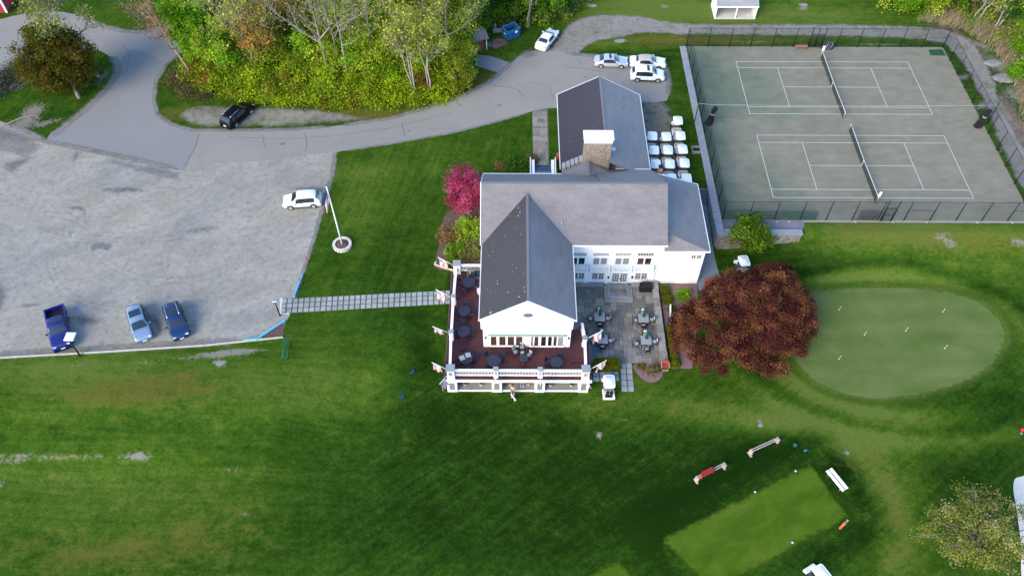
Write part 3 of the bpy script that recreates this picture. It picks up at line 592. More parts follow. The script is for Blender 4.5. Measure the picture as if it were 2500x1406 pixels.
sheet('tee_box', ragged([(p.x, p.y) for p in t1], .10, 5, .5)[::-1], TEETURF, 0.035, 0.5, fade=.4)
t2 = [G(*q) for q in ((1425, 1408), (1510, 1360), (1570, 1440), (1480, 1480))]
sheet('tee_box', ragged([(p.x, p.y) for p in t2], .10, 6, .5)[::-1], TEETURF, 0.035, 0.5, fade=.4)
sheet('sand_bunker', px_loop([(2476, 1172), (2490, 1164), (2530, 1166), (2620, 1260), (2600, 1420), (2520, 1440), (2494, 1410), (2492, 1330), (2480, 1235), (2474, 1200)], -2.8, 4, True), SAND, 0.04, 0.6)
# ------------------------------------------------------------------ clubhouse
ZP = -2.4                                   # patio level; the deck and the upper floor are at 0
club = empty('clubhouse', (-36, -22, 0), 0, 'white clubhouse with grey shingle gables, stone chimney and french doors', 'clubhouse')
CL = Vector((-36, -22, 0))
def loc_build(mb, name, mat, parent=club):
    mb.v = [tuple(Vector(p) - CL) for p in mb.v]; return mb.build(name, mat, parent)
def sub_build(mb, name, mat, parent):       # parent carries no offset of its own inside the house
    mb.v = [tuple(Vector(p) - CL) for p in mb.v]; return mb.build(name, mat, parent)
def walls(x0, x1, y0, y1, z0, z1):
    m = MB(); m.box((x0, y0, z0), (x1, y1, z1)); return m
def gable_y(mb, x0, x1, y, zb, xr, zr, t=0.2):      # gable triangle in a plane of constant y
    mb.add([(x0, y, zb), (x1, y, zb), (xr, y, zr), (x0, y+t, zb), (x1, y+t, zb), (xr, y+t, zr)], [(0,1,2),(5,4,3),(0,3,4,1),(1,4,5,2),(2,5,3,0)])
def gable_x(mb, y0, y1, x, zb, yr, zr, t=0.2):
    mb.add([(x, y0, zb), (x, y1, zb), (x, yr, zr), (x+t, y0, zb), (x+t, y1, zb), (x+t, yr, zr)], [(0,2,1),(3,4,5),(0,1,4,3),(1,2,5,4),(2,0,3,5)])
m = walls(-45.55, -26.8, -26.26, -17.2, -2.5, 5.2); gable_x(m, -26.9, -16.9, -45.55, 5.2, -21.88, 8.75); gable_x(m, -26.9, -16.9, -27.0, 5.2, -21.88, 8.75)
loc_build(m, 'wall', WHITE)
m = walls(-45.59, -36.75, -36.43, -26.2, -2.5, 3.42)
m.box((-45.78, -36.62, 3.425), (-36.62, -26.3, 5.25)); gable_y(m, -45.78, -36.62, -36.62, 5.25, -41.2, 8.15)
loc_build(m, 'wall', WHITE)
m = walls(-26.795, -21.9, -26.2, -17.1, -2.5, 3.85); loc_build(m, 'wall', WHITE)
m = walls(-36.7, -27.2, -14.2, -0.9, 0.0, 3.5); gable_y(m, -36.7, -27.2, -0.9, 3.5, -32.0, 6.0); m.box((-36.7, -17.2, 0.0), (-27.2, -14.2, 3.3)); loc_build(m, 'wall', WHITE)

def slope(name, pts, mat, t=0.16, vflip=False):
    """pts: eave start, eave end, then ridge points; a slab with shingle coordinates in metres"""
    P = [Vector(p) for p in pts]; e = (P[1]-P[0]).normalized(); nrm = (P[1]-P[0]).cross(P[-1]-P[0]).normalized()
    if nrm.z < 0: nrm = -nrm
    up = nrm.cross(e)
    if up.z < 0: up = -up
    uv = [((p-P[0]).dot(e), (p-P[0]).dot(up)) for p in P]
    m = MB(); m.poly(P, uv)
    Q = [p-Vector((0, 0, t)) for p in P]; m.poly(Q[::-1])
    for i in range(len(P)):
        j = (i+1) % len(P); m.poly([P[i], Q[i], Q[j], P[j]])
    return loc_build(m, name, mat)
EZ, RZ = 5.3, 9.1
slope('roof', [(-45.97, -27.17, EZ), (-26.4, -27.17, EZ), (-26.4, -21.88, RZ), (-45.97, -21.88, RZ)], ROOF_MAIN)
slope('roof', [(-33.4, -16.67, EZ), (-45.97, -16.67, EZ), (-45.97, -21.88, RZ), (-33.4, -21.88, RZ)], ROOF_COOL)
slope('roof', [(-26.9, -15.1, 4.55), (-33.4, -15.1, 4.55), (-33.4, -21.875, RZ-.003), (-26.4, -21.875, RZ-.003)], ROOF_COOL)
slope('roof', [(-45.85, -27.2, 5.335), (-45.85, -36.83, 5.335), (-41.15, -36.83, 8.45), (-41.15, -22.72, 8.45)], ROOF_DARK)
slope('roof', [(-36.42, -36.83, 5.335), (-36.42, -27.2, 5.335), (-41.15, -22.72, 8.45), (-41.15, -36.83, 8.45)], ROOF_COOL)
slope('roof', [(-21.7, -26.75, 3.9), (-21.7, -16.8, 3.9), (-26.5, -16.8, 5.5), (-26.5, -25.4, 5.5)], ROOF_COOL)
slope('roof', [(-26.5, -26.75, 3.9), (-21.7, -26.75, 3.9), (-26.5, -25.4, 5.5)], ROOF_MAIN)
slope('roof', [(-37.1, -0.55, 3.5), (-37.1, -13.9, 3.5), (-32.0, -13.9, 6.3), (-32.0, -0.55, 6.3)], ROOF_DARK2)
slope('roof', [(-26.75, -15.6, 3.5), (-26.75, -0.55, 3.5), (-32.0, -0.55, 6.3), (-32.0, -15.6, 6.3)], ROOF_COOL)
slope('cricket_roof', [(-37.1, -16.62, 5.33), (-37.1, -15.36, 4.45), (-34.2, -15.36, 6.15), (-34.2, -17.8, 6.15)], ROOF_COOL)
slope('cricket_roof', [(-31.2, -15.36, 4.5), (-31.2, -16.62, 5.33), (-34.2, -17.8, 6.15), (-34.2, -15.36, 6.15)], ROOF_COOL)
# ridge caps
m = MB()
for a, b in (((-45.97, -21.88, RZ+.02), (-26.4, -21.88, RZ+.02)), ((-41.15, -36.83, 8.47), (-41.15, -22.8, 8.47)), ((-32.0, -0.55, 6.32), (-32.0, -13.9, 6.32)), ((-21.75, -26.7, 3.93), (-26.5, -25.42, 5.52)), ((-34.2, -15.4, 6.17), (-34.2, -17.75, 6.17))):
    d = Vector(b)-Vector(a); L_ = d.length
    nn = int(L_/0.3)
    for k in range(nn):
        c_ = Vector(a).lerp(Vector(b), (k+.5)/nn); m.obox(c_, (0.29, 0.26, 0.035) if abs(d.x) > abs(d.y) else (0.26, 0.29, 0.035), 0 if abs(d.z) < .1 else math.atan2(d.y, d.x), 0, -math.atan2(d.z, math.hypot(d.x, d.y)) if abs(d.z) > .1 else 0)
o = loc_build(m, 'ridge_cap', roofmat('ridge_shingles', (0.235, 0.22, 0.225))); o['kind'] = 'stuff'
# white fascia, gutters and rakes
def fascia(a, b, h=0.18, t=0.07):
    a, b = Vector(a), Vector(b); d = b-a; m = MB(); hz = math.hypot(d.x, d.y)
    m.obox((a+b)/2+Vector((0, 0, -0.11)), (d.length, t, h), math.atan2(d.y, d.x), 0, -math.atan2(d.z, hz)); loc_build(m, 'gutter', TRIM)
for a, b in (((-36.4, -27.24, 5.31), (-26.38, -27.24, 5.31)), ((-45.91, -27.2, 5.33), (-45.91, -36.9, 5.33)), ((-36.36, -36.9, 5.33), (-36.36, -27.3, 5.33)), ((-46.03, -21.9, 9.1), (-46.03, -27.2, 5.3)), ((-46.03, -21.9, 9.1), (-46.03, -16.7, 5.3)), ((-46.0, -16.6, 5.31), (-37.15, -16.6, 5.31)),
             ((-45.9, -36.89, 5.34), (-41.15, -36.89, 8.47)), ((-36.4, -36.89, 5.34), (-41.15, -36.89, 8.47)), ((-26.4, -26.81, 3.9), (-21.64, -26.81, 3.9)), ((-21.63, -26.8, 3.91), (-21.63, -16.75, 3.91)), ((-26.5, -16.73, 5.5), (-21.65, -16.73, 3.9)),
             ((-37.17, -0.5, 3.5), (-37.17, -13.9, 3.5)), ((-26.68, -0.5, 3.5), (-26.68, -15.0, 3.5)), ((-37.1, -0.5, 3.52), (-32, -0.5, 6.3)), ((-26.75, -0.5, 3.52), (-32, -0.5, 6.3)), ((-30.9, -15.03, 4.56), (-26.9, -15.03, 4.56))): fascia(a, b)
# parapet and chimney
m = MB(); rr = random.Random(4)
par = loc_build(walls(-36.9, -34.7, -15.2, -14.0, 3.0, 3.9), 'parapet', STONE)
for k in range(5):
    x = -36.95+k*0.47; z = 3.72+(x+37.1)*0.58; m = MB(); m.obox((x+.23, -14.25+rr.uniform(-.03, .03), z+.35), (0.44, 0.95, 0.42), 0, 0, -0.47); o = loc_build(m, 'coping_stone', CONCRETE if k != 2 else COPING); 
chim = loc_build(walls(-34.72, -31.78, -15.33, -14.25, 2.0, 8.78), 'chimney', simple('mortar', (0.22, 0.19, 0.165), 0.95, 0.15, 3))
m = MB(); z = 3.2
while z < 8.7:
    h = rr.uniform(.13, .26)
    if z+h > 8.76: h = 8.76-z
    x = -34.74
    while x < -31.8:
        w_ = min(rr.uniform(.22, .62), -31.76-x)
        if w_ > .05: d = rr.uniform(.015, .07); m.box((x+.012, -15.33-d, z+.01), (x+w_-.012, -15.30, z+h-.012))
        x += w_
    for xs_, s_ in ((-34.72, -1), (-31.78, 1)):
        y = -15.33
        while y < -14.26:
            w_ = min(rr.uniform(.25, .6), -14.25-y); d = rr.uniform(.015, .06)
            if w_ > .05: m.box((min(xs_, xs_+s_*d), y+.012, z+.01), (max(xs_, xs_+s_*d), y+w_-.012, z+h-.012))
            y += w_
    z += h
sm = N('chimney_stone'); co = sm.coord('World'); vo = sm.n('TexVoronoi'); sm.link(sm.mapped(co, (2.2, 2.2, 5)), vo.inputs['Vector'])
hs = sm.n('SeparateColor'); sm.link(vo.outputs['Color'], hs.inputs[0])
sm.principled(sm.ramp(hs.outputs[0], [(0.0, (0.08, 0.055, 0.04)), (0.3, (0.20, 0.15, 0.105)), (0.6, (0.31, 0.26, 0.21)), (1.0, (0.42, 0.38, 0.33))]), 0.9, 0.2, 0, sm.bump(sm.noise(co, 9, 4), 0.4))
o = sub_build(m, 'chimney_stone', sm.m, chim); o['kind'] = 'stuff'
m = MB(); m.box((-34.82, -15.45, 8.78), (-31.68, -14.15, 9.02)); m.box((-34.92, -15.55, 9.32), (-31.58, -14.05, 9.46))
for x in (-34.7, -33.75, -32.8, -31.95):
    m.box((x, -15.35, 9.02), (x+.2+(.35 if -34 < x < -32.5 else 0), -14.25, 9.32))
sub_build(m, 'chimney_cap', WHITE, chim)
p = AY(1611, 411, -15.2); m = MB(); m.box((-26.05, -15.5, 0), (-25.6, -15.05, p.z+.25)); f_ = loc_build(m, 'flue', simple('cedar_flue', (0.40, 0.19, 0.10), 0.8, 0.2, 4))
m = MB(); m.box((-26.08, -15.53, p.z+.25), (-25.57, -15.02, p.z+.4)); sub_build(m, 'flue_cap', BLACK, f_)
for (px, py, z0) in ((1207, 582, 5.9), (1371, 546, 6.6)):
    c_ = A(px, py, z0); m = MB(); m.tube([c_-Vector((0, 0, .3)), c_+Vector((0, 0, .28))], 0.07, 8); loc_build(m, 'vent_pipe', BLACK if px < 1300 else STEEL)
m = MB(); dsh = A(1497, 366, 6.2); m.lathe(dsh, [(0.02, 0), (0.2, .05), (0.3, .14)], 12); m.tube([dsh, dsh-Vector((.3, 0, .4))], .03, 6); loc_build(m, 'satellite_dish', simple('dish_grey', (.6, .6, .62), .5, .05))

# windows: a frame with muntins proud of the wall, each pane an object of its own
def window(name, x0, x1, z0, z1, y, nx, nz, gmat, fr=0.045, mun=0.028, split=None):
    m = MB(); yo = y-0.075
    m.box((x0-fr, yo, z0-fr), (x1+fr, y-.002, z0)); m.box((x0-fr, yo, z1), (x1+fr, y-.002, z1+fr))
    m.box((x0-fr, yo, z0+.001), (x0, y-.002, z1-.001)); m.box((x1, yo, z0+.001), (x1+fr, y-.002, z1-.001))
    m.box((x0-fr-.05, y-.13, z0-fr-.05), (x1+fr+.05, y-.003, z0-fr-.002))
    W, H = (x1-x0)/nx, (z1-z0)/nz
    for i in range(1, nx): m.box((x0+i*W-mun/2, yo+.02, z0+.001), (x0+i*W+mun/2, y-.003, z1-.001))
    for k in range(1, nz): m.box((x0+.001, yo+.023, z0+k*H-mun/2), (x1-.001, y-.004, z0+k*H+mun/2))
    o = loc_build(m, name, TRIM)
    for i in range(nx):
        for k in range(nz):
            q = MB(); q.box((x0+i*W+mun/2+.002, y-.028, z0+k*H+mun/2+.002), (x0+(i+1)*W-mun/2-.002, y-.006, z0+(k+1)*H-mun/2-.002))
            g = gmat if not isinstance(gmat, (list, tuple)) else gmat[(i*7+k*3) % len(gmat)]
            sub_build(q, 'pane', g, o)
    return o
YF = -26.26
gx = [(-36.4, GLASS, False), (-33.98, BLIND, True), (-31.57, BLIND, True), (-29.17, GLASS, False)]
for i, (x, g, bl) in enumerate(gx):
    x0 = x if i else -36.35
    window('transom_window', x+.03, x+1.72, 2.50, 3.02, YF, 6, 2, g if i == 3 else BLIND, .05)
    for q in (0, 1):
        xa = x+.05+q*.82
        gm = BLIND if bl else (GLASS if (i, q) != (3, 0) else GLASS_B)
        window('balcony_door', xa+.06, xa+.72, 1.05, 2.16, YF, 1, 1, gm, .06)
    # shallow balcony
    m = MB(); xa, xb = x-.05, x+1.85
    m.box((xa, YF-.34, .95), (xb, YF-.26, 1.03)); m.box((xa, YF-.34, .02), (xb, YF-.002, .10))
    for k in range(14):
        xx = xa+.06+k*(xb-xa-.12)/13; m.box((xx-.025, YF-.325, .101), (xx+.025, YF-.275, .949))
    for xx in (xa-.14, xb): m.box((xx, YF-.38, -.05), (xx+.14, YF-.003, 1.10))
    loc_build(m, 'balcony_rail', TRIM)
for x in (-36.0, -33.8, -29.01):
    for q in (0, 1): window('lower_window', x+.02+q*.70, x+.60+q*.70, -1.53, -.47, YF, 2, 4, [GLASS, GLASS, GLASS_B, GLASS], .045, .03)
for q in (0, 1):
    d_ = window('french_door', -31.53+q*.90, -30.80+q*.90, -2.0, -.49, YF, 3, 5, GLASS, .07, .035)
    m = MB(); m.tube([(-30.72+q*.06, YF-.14, -1.45), (-30.72+q*.06, YF-.14, -1.25)], .02, 6); sub_build(m, 'handle', BLACK, d_)
for q in (0, 1): window('annex_window', -23.30+q*.58, -22.84+q*.58, 1.98, 2.66, -26.2, 2, 3, GLASS, .04, .028)
for x in (-31.98, -29.33):
    m = MB(); m.lathe((x, YF-.16, -1.25), [(.05, 0), (.11, .08), (.11, .25), (.02, .42)], 8); m.box((x-.03, YF-.1, -1.1), (x+.03, YF-.003, -1.04)); loc_build(m, 'wall_lantern', BLACK)
for x in (-34.7, -32.25, -27.4): m = MB(); m.box((x, YF-.12, ZP-.05), (x+.5, YF-.004, -.1)); loc_build(m, 'pilaster', WHITE)
m = MB(); m.box((-36.7, YF-.10, -.16), (-26.7, YF-.005, -.052)); loc_build(m, 'belt_course', TRIM)
for a_, b_ in ((-36.7, -32.45), (-29.3, -26.9)): m = MB(); m.box((a_, YF-.55, ZP-.2), (b_, YF-.006, ZP+.28)); loc_build(m, 'base_course', CONCRETE)
# front of the gabled wing
YW = -36.43
m = MB(); m.box((-45.1, YW-.16, 2.12), (-37.1, YW-.004, 2.25), .03); loc_build(m, 'rolled_awning', simple('awning_green', (.16, .24, .20), .7, .15))
xs4 = [(-44.83, -44.24), (-43.98, -43.32), (-43.12, -42.45), (-42.27, -41.60)]
for a, b in xs4: window('deck_window', a, b, .28, 1.93, YW, 1, 1, GLASS_B, .07)
for a, b, g in ((-40.72, -40.55, GLASS_B), (-40.40, -39.98, GLASS_B), (-39.72, -39.22, GLASS), (-39.02, -38.62, GLASS), (-38.45, -38.12, GLASS_B), (-38.0, -37.45, BLIND)): window('deck_door', a, b, .22, 1.95, YW, 1, 1, g, .06)
m = MB(); m.lathe((0, 0, 0), [(.47, -.02), (.47, .02)], 24); m.v = [(-41.13+x, -36.66-.02+z, 5.84+y*.62) for x, y, z in m.v]; loc_build(m, 'oval_vent', simple('vent_grey', (.13, .13, .13), .7, .1))
for x in (-45.35, -36.95):
    m = MB(); m.box((x-.06, YW-.16, 1.55), (x+.06, YW-.004, 1.85)); loc_build(m, 'wall_lantern', BLACK)
c_ = A(1163, 723, 1.9); m = MB(); m.obox((-46.05, -31.0, 2.3), (.55, .5, .5), .3); m.box((-45.9, -31.2, 2.0), (-45.595, -30.9, 2.1)); loc_build(m, 'wall_speaker', simple('speaker_grey', (.5, .5, .5), .6, .05))

# stone landing before the french doors
land = empty('stone_landing', (-30.85, -27.8, ZP), 0, 'grey stone landing with steps before the french doors', 'steps')
m = MB(); m.box((-1.55, -1.15, 0), (1.55, 1.2, .22), .02); m.build('lower_step', CONCRETE, land)
m = MB(); m.box((-1.2, -.75, .223), (1.2, 1.2, .42), .02); m.build('upper_step', COPING, land)
for i in range(4):
    for k in range(3): m = MB(); m.box((-1.0+i*.5+.01, -.55+k*.5+.01, .421), (-.5+i*.5-.01, -.05+k*.5-.01, .435)); m.build('slab', SLATE, land)

# ------------------------------------------------------------------ deck
deck = empty('deck', (-42, -40.4, 0), 0, 'raised mahogany deck with white railings wrapping the gabled wing', 'deck'); DL = Vector((-42, -40.4, 0))
def db(mb, name, mat, parent=deck): mb.v = [tuple(Vector(p)-DL) for p in mb.v]; return mb.build(name, mat, parent)
DX0, DX1, DY0 = -49.35, -34.78, -40.42
m = MB(); y = DY0+.02
while y < -36.5: m.box((DX0+2.9 if y > -38.4 else DX0, y, -.04), (DX1-1.95 if y > -38.4 else DX1, y+.132, 0)); y += .14
x = DX0
while x < -45.65: m.box((x, -38.38, -.04), (min(x+.132, -45.62), -26.1, 0)) if x < -46.5 else m.box((x, -36.4, -.04), (x+.132, -26.1, 0)); x += .14
x = -36.72
while x < DX1-.1: m.box((x, -38.38, -.04), (x+.132, -34.2, 0)); x += .14
o = db(m, 'deck_board', DECK); o['kind'] = 'stuff'
m = MB(); m.box((DX0+.03, DY0+.05, -.25), (DX1-.03, -36.5, -.05)); m.box((DX0+.03, -36.5, -.25), (-45.6, -26.1, -.05)); m.box((-36.75, -36.5, -.25), (DX1-.03, -34.2, -.05)); db(m, 'joists', simple('joist_wood', (.05, .03, .025), .9, .2))
m = MB(); m.box((DX0-.12, DY0-.12, -.28), (DX1+.12, DY0+.02, .02)); db(m, 'front_fascia', TRIM)
BRF = simple('brown_fascia', (.085, .055, .05), .8, .15)
m = MB(); m.box((DX0-.10, DY0+.021, -.3), (DX0+.02, -26.1, .015)); db(m, 'side_fascia', BRF)
m = MB(); m.box((DX1-.02, DY0+.021, -.3), (DX1+.10, -34.2, .015)); db(m, 'side_fascia', BRF)
m = MB(); m.box((DX1-.06, DY0+.6, ZP), (DX1+.02, -34.25, -.3)); m.box((-36.74, -34.3, ZP), (DX1, -34.2, -.05)); db(m, 'skirt_wall', WHITE)
for x in (-48.72, -44.19, -39.84, -35.40):            # piers under the front edge
    m = MB(); m.box((x-.50, DY0+.02, ZP-.1), (x+.50, DY0+.92, -.281)); pr = db(m, 'pier', WHITE)
    m = MB(); m.box((x-.27, DY0+.005, ZP+.45), (x+.27, DY0+.018, -.65)); db(m, 'pier_panel', simple('pier_grey', (.17, .175, .175), .8, .1) if 'pier_grey' not in bpy.data.materials else bpy.data.materials['pier_grey'], pr)
m = MB(); m.box((-48.2, DY0+.1, ZP-.1), (-35.9, DY0+.25, ZP+.10)); db(m, 'base_kerb', TRIM)
m = MB(); m.box((-49.2, -38.0, ZP-.1), (-35.0, -37.8, -.26)); db(m, 'back_wall', CONCRETE)
def post(x, y, big):
    h, s = (1.42, .40) if big else (1.30, .24)
    m = MB(); m.box((x-s, y-s, .001), (x+s, y+s, .18)); m.box((x-s*.86, y-s*.86, .18), (x+s*.86, y+s*.86, h)); p_ = db(m, 'newel_post', WHITE)
    m = MB(); e = s*1.08; m.box((x-e, y-e, h), (x+e, y+e, h+.08), .02); db(m, 'post_cap', GREYCAP, p_)
    m = MB(); m.box((x-s*.45, y-s*.86-.012, .5), (x+s*.45, y-s*.86-.002, 1.15)); m.box((x-s*.86-.012, y-s*.45, .5), (x-s*.86-.002, y+s*.45, 1.15)); db(m, 'post_panel', simple('panel_grey', (.22, .22, .21), .7, .1) if big else GREYCAP, p_)
PF = -39.95
posts = [(-48.75, PF, 1), (-44.26, PF, 0), (-39.84, PF, 0), (-35.33, PF, 1), (-48.92, -35.5, 0), (-48.92, -30.95, 0), (-48.75, -26.55, 1), (-35.25, -36.2, 0)]
for p_ in posts: post(*p_)
def rail(a, b, za=1.05, zb=None):
    a, b = Vector(a), Vector(b); d = (b-a); L_ = d.length; ang = math.atan2(d.y, d.x); zb = za if zb is None else zb; c_ = (a+b)/2
    m = MB(); m.obox(c_+Vector((0, 0, (za+zb)/2)), (L_, .26, .09), ang, 0, -math.atan2(zb-za, L_)); m.obox(c_+Vector((0, 0, .16)), (L_, .14, .08), ang)
    r_ = db(m, 'railing', WHITE)
    n = int(L_/.145); m = MB()
    for k in range(n):
        q = a.lerp(b, (k+.5)/n); zt = za+(zb-za)*(k+.5)/n; m.obox(q+Vector((0, 0, (.2+zt-.04)/2)), (.042, .05, zt-.045-.2), ang)
    o = db(m, 'baluster', WHITE, r_); o['kind'] = 'stuff'
for a, b in (((-48.4, PF), (-44.47, PF)), ((-44.05, PF), (-40.05, PF)), ((-39.63, PF), (-35.68, PF)), ((-48.83, -39.6), (-48.92, -35.7)), ((-48.92, -35.3), (-48.92, -31.15)), ((-48.92, -30.75), (-48.83, -26.9)), ((-48.4, -26.5), (-45.75, -26.5)), ((-35.31, -39.6), (-35.25, -36.4))):
    rail((*a, 0), (*b, 0))
rail((-35.25, -36.0, 0), (-35.45, -34.3, 0), 1.05, 1.25)
sheet('gravel_terrace', [(-49.2, -40.4), (-35.0, -40.4), (-35.0, -37.9), (-49.2, -37.9)], gravelmat('terrace_gravel', (.27, .25, .23), (.22, .205, .19), (.15, .14, .13), .5, 0, 21), 0.03, flat=ZP)

# ------------------------------------------------------------------ patio
rng = random.Random(7)
PX0, PX1, PY0, PY1 = -36.7, -26.95, -36.85, -26.35
patio = sheet('patio', [(PX0, PY0), (PX1, PY0), (PX1, PY1), (PX0, PY1)], simple('patio_joint', (.055, .052, .045), .95, .2, 5), 0.02, flat=ZP)
unit = MB(); unit.box((0, 0, 0), (1, 1, 1)); um = unit.mesh('flagstone'); um.materials.append(SLATE)
um2 = unit.mesh('flagstone'); um2.materials.append(simple('blue_shade_flagstone', (0.125, 0.15, 0.175), 0.8, 0.14, 2.2, 0.15, rnd=0.15))
um3 = unit.mesh('flagstone'); um3.materials.append(simple('tan_flagstone', (0.225, 0.205, 0.172), 0.85, 0.16, 2.2, 0.15, spec=0.15, rnd=0.25))
def pack(w_, h_, cell, sizes, seed):
    r_ = random.Random(seed); nx_, ny_ = int(w_/cell), int(h_/cell); occ = [[0]*nx_ for _ in range(ny_)]; out = []
    for j in range(ny_):
        for i in range(nx_):
            if occ[j][i]: continue
            opts = sizes[:]; r_.shuffle(opts)
            for a, b in opts+[(1, 1)]:
                if i+a <= nx_ and j+b <= ny_ and not any(occ[j+q][i+p] for p in range(a) for q in range(b)):
                    for p in range(a):
                        for q in range(b): occ[j+q][i+p] = 1
                    out.append((i*cell, j*cell, a*cell, b*cell)); break
    return out
for (x, y, a, b) in pack(PX1-PX0, PY1-PY0, .325, [(2, 2), (3, 2), (2, 3), (2, 1), (3, 3), (2, 2), (1, 2)], 5):
    if -2.65 < PX0+x+30.85-1.1 and False: continue
    bl = (x < 3.2 and y < 3.4 and rng.random() < .75) or rng.random() < .07  # near-left corner carries the wing's bluish shade as stone colour; other blues random
    o = mesh_obj('flagstone', um2 if bl else (um3 if rng.random() < .35 else um), None, patio, (PX0+x+.018, PY0+y+.018, ZP+.021), 0, (a-.036, b-.036, .018+rng.random()*.012))
# low wall, then bed and hedge
wl = empty('garden_wall', (-26.75, -31.6, ZP), 0, 'low mossy stone wall with slab coping between patio and hedge', 'wall')
m = MB(); m.box((-.28, -5.2, -.2), (.28, 5.3, .50)); m.build('wall_body', STONE_W, wl)
for k in range(9): m = MB(); m.box((-.36+rng.uniform(-.03, .03), -5.25+k*1.17+.01, .501), (.36+rng.uniform(-.03, .03), -5.25+(k+1)*1.17-.01, .60), .015); m.build('coping_slab', CONCRETE if k % 3 else simple('mossy_slab', (.20, .19, .175), .95, .3, 3, .2), wl)

# paver paths
def paver_path(name, cells, zfun, mat=PAVER):
    c0 = cells[0]; p0 = MB()
    base = None
    mp = MB(); mp.box((-.5, -.5, 0), (.5, .5, 1), .0); pm = mp.mesh('paver'); pm.materials.append(mat)
    return pm
def quad_cells(px4, nu, nv, terrain=True):
    W = [G(*q) for q in px4]; out = []
    for i in range(nu):
        for k in range(nv):
            f = lambda u, v: W[0].lerp(W[1], u).lerp(W[3].lerp(W[2], u), v)
            c_ = f((i+.5)/nu, (k+.5)/nv); du = (W[1]-W[0])/nu; dv = (W[3]-W[0])/nv; out.append((c_, du, dv))
    return out, W
def lay(name, px4, nu, nv, gap, seed, skip=()):
    cells, W = quad_cells(px4, nu, nv); r_ = random.Random(seed)
    st = sheet(name, [(q.x, q.y) for q in W], simple(name+'_joint', (.075, .10, .03), .95, .4, 6, .3), .02, .5)
    mp = MB(); mp.box((-.5, -.5, 0), (.5, .5, 1)); pm = mp.mesh('paver'); pm.materials.append(PAVER)
    for n, (c_, du, dv) in enumerate(cells):
        if n in skip: continue
        mesh_obj('paver', pm, None, st, (c_.x, c_.y, gz(c_.x, c_.y)+.0), math.atan2(du.y, du.x)+r_.uniform(-.03, .03), (du.length-gap+r_.uniform(-.03, .02), dv.length-gap+r_.uniform(-.02, .02), .045+r_.random()*.012))
    return st
lay('stepping_path', [(688, 730), (1100, 709), (1100, 742), (684, 766)], 30, 3, .13, 3)
lay('paver_path', [(1513, 886), (1543, 886), (1549, 956), (1517, 957)], 2, 5, .10, 4)
lay('paver_path', [(1447, 908), (1511, 905), (1513, 930), (1447, 932)], 4, 2, .10, 5)
# brick rim at the lot end of the stepping path
sheet('path_rim', px_loop([(683, 728), (690, 727), (690, 731), (688, 765), (706, 764), (706, 767), (683, 768)]), simple('rim_concrete', (.5, .47, .44), .9, .1), .026, flat=0.0)
# bluestone walk to the back stairs
walk = sheet('back_walk', px_loop([(1303, 275), (1337, 265), (1341, 404), (1306, 405)]), simple('walk_joint', (.12, .12, .12), .95, .2, 5), .016, flat=0.0)
wk = [(-40.0+0.0, -9.7)]
for (x, y, a, b) in pack(2.25, 10.4, .375, [(2, 1), (3, 2), (2, 2), (3, 1)], 9):
    mesh_obj('flagstone', um if rng.random() < .6 else um3, None, walk, (-40.22+x*.84+.012, -9.75+y+.012, .017), 0, (a*.84-.024, b-.024, .012+rng.random()*.008))
st = empty('back_stairs', (-39.05, -10.6, 0), 0, 'blue grey entrance steps between white cheek walls behind the clubhouse', 'stairs')
for k in range(5): m = MB(); m.box((-1.0, .55-k*.32-.32, .0), (1.0, .55-k*.32, .15*(k+1))); m.build('tread', simple('slate_blue_tread', (.035, .07, .13), .6, .2), st)
for s_ in (-1, 1):
    m = MB(); m.box((s_*1.2-.18, -6.0, 0), (s_*1.2+.18, .85, .95)); m.build('cheek_wall', TRIM, st)
    m = MB(); m.box((s_*1.52-.05, -3, 0), (s_*1.52+.05, 1.1, 1.15)); m.build('side_rail', TRIM, st)
m = MB(); m.box((-1.0, -6, 0), (1.0, -1.05, .75)); m.build('porch_floor', COPING, st)
# side walk and steps beside the annex
m = MB()
sw = empty('annex_steps', (-20.2, -14.4, 0), 0, 'dark stone steps descending between annex and retaining wall', 'steps')
for k in range(6): m = MB(); m.box((-1.2, .9-(k+1)*.3, -1.3), (.85, .9-k*.3, -.18*k-.02), .02); m.build('tread', simple('dark_tread', (.13, .13, .15), .85, .2, 3), sw)
sheet('side_walk', [(-21.8, -15.2), (-19.4, -15.2), (-19.4, -22), (-19.0, -26.2), (-19.1, -27.2), (-21.8, -27.2)], gravelmat('side_bluestone', (.16, .18, .21), (.20, .215, .24), (.10, .10, .115), .6, 0, 31), .03, .6)
# ------------------------------------------------------------------ tennis courts
FX0, FX1, FY0, FY1 = -18.35, 17.75, -18.66, 14.3
court = sheet('tennis_court', [(FX0-.1, FY0-.1), (FX1+.1, FY0-.1), (FX1+.1, FY1+.1), (FX0-.1, FY1+.1)], COURT, .02, flat=0.0)
LINE = simple('court_line', (.50, .50, .47), .8, .05, 1)
def line(x0, x1, y0, y1): m = MB(); m.poly([(x0, y0, .026), (x1, y0, .026), (x1, y1, .026), (x0, y1, .026)]); m.build('court_line', LINE, court)
for ox, oy in ((0, 0), (.17, -15.07)):
    L_, W_, al, t = 11.885, 10.97, 1.37, .036
    for y in (0, W_): line(ox-L_-t, ox+L_+t, oy+y-t, oy+y+t)
    for y in (al, W_-al): line(ox-L_+t, ox+L_-t, oy+y-t, oy+y+t)
    for s_ in (-1, 1):
        line(ox+s_*L_-t, ox+s_*L_+t, oy+t, oy+W_-t)
        line(ox+s_*6.4-t, ox+s_*6.4+t, oy+al+t, oy+W_-al-t)
    line(ox-6.4+t, ox+6.4-t, oy+W_/2-t, oy+W_/2+t)
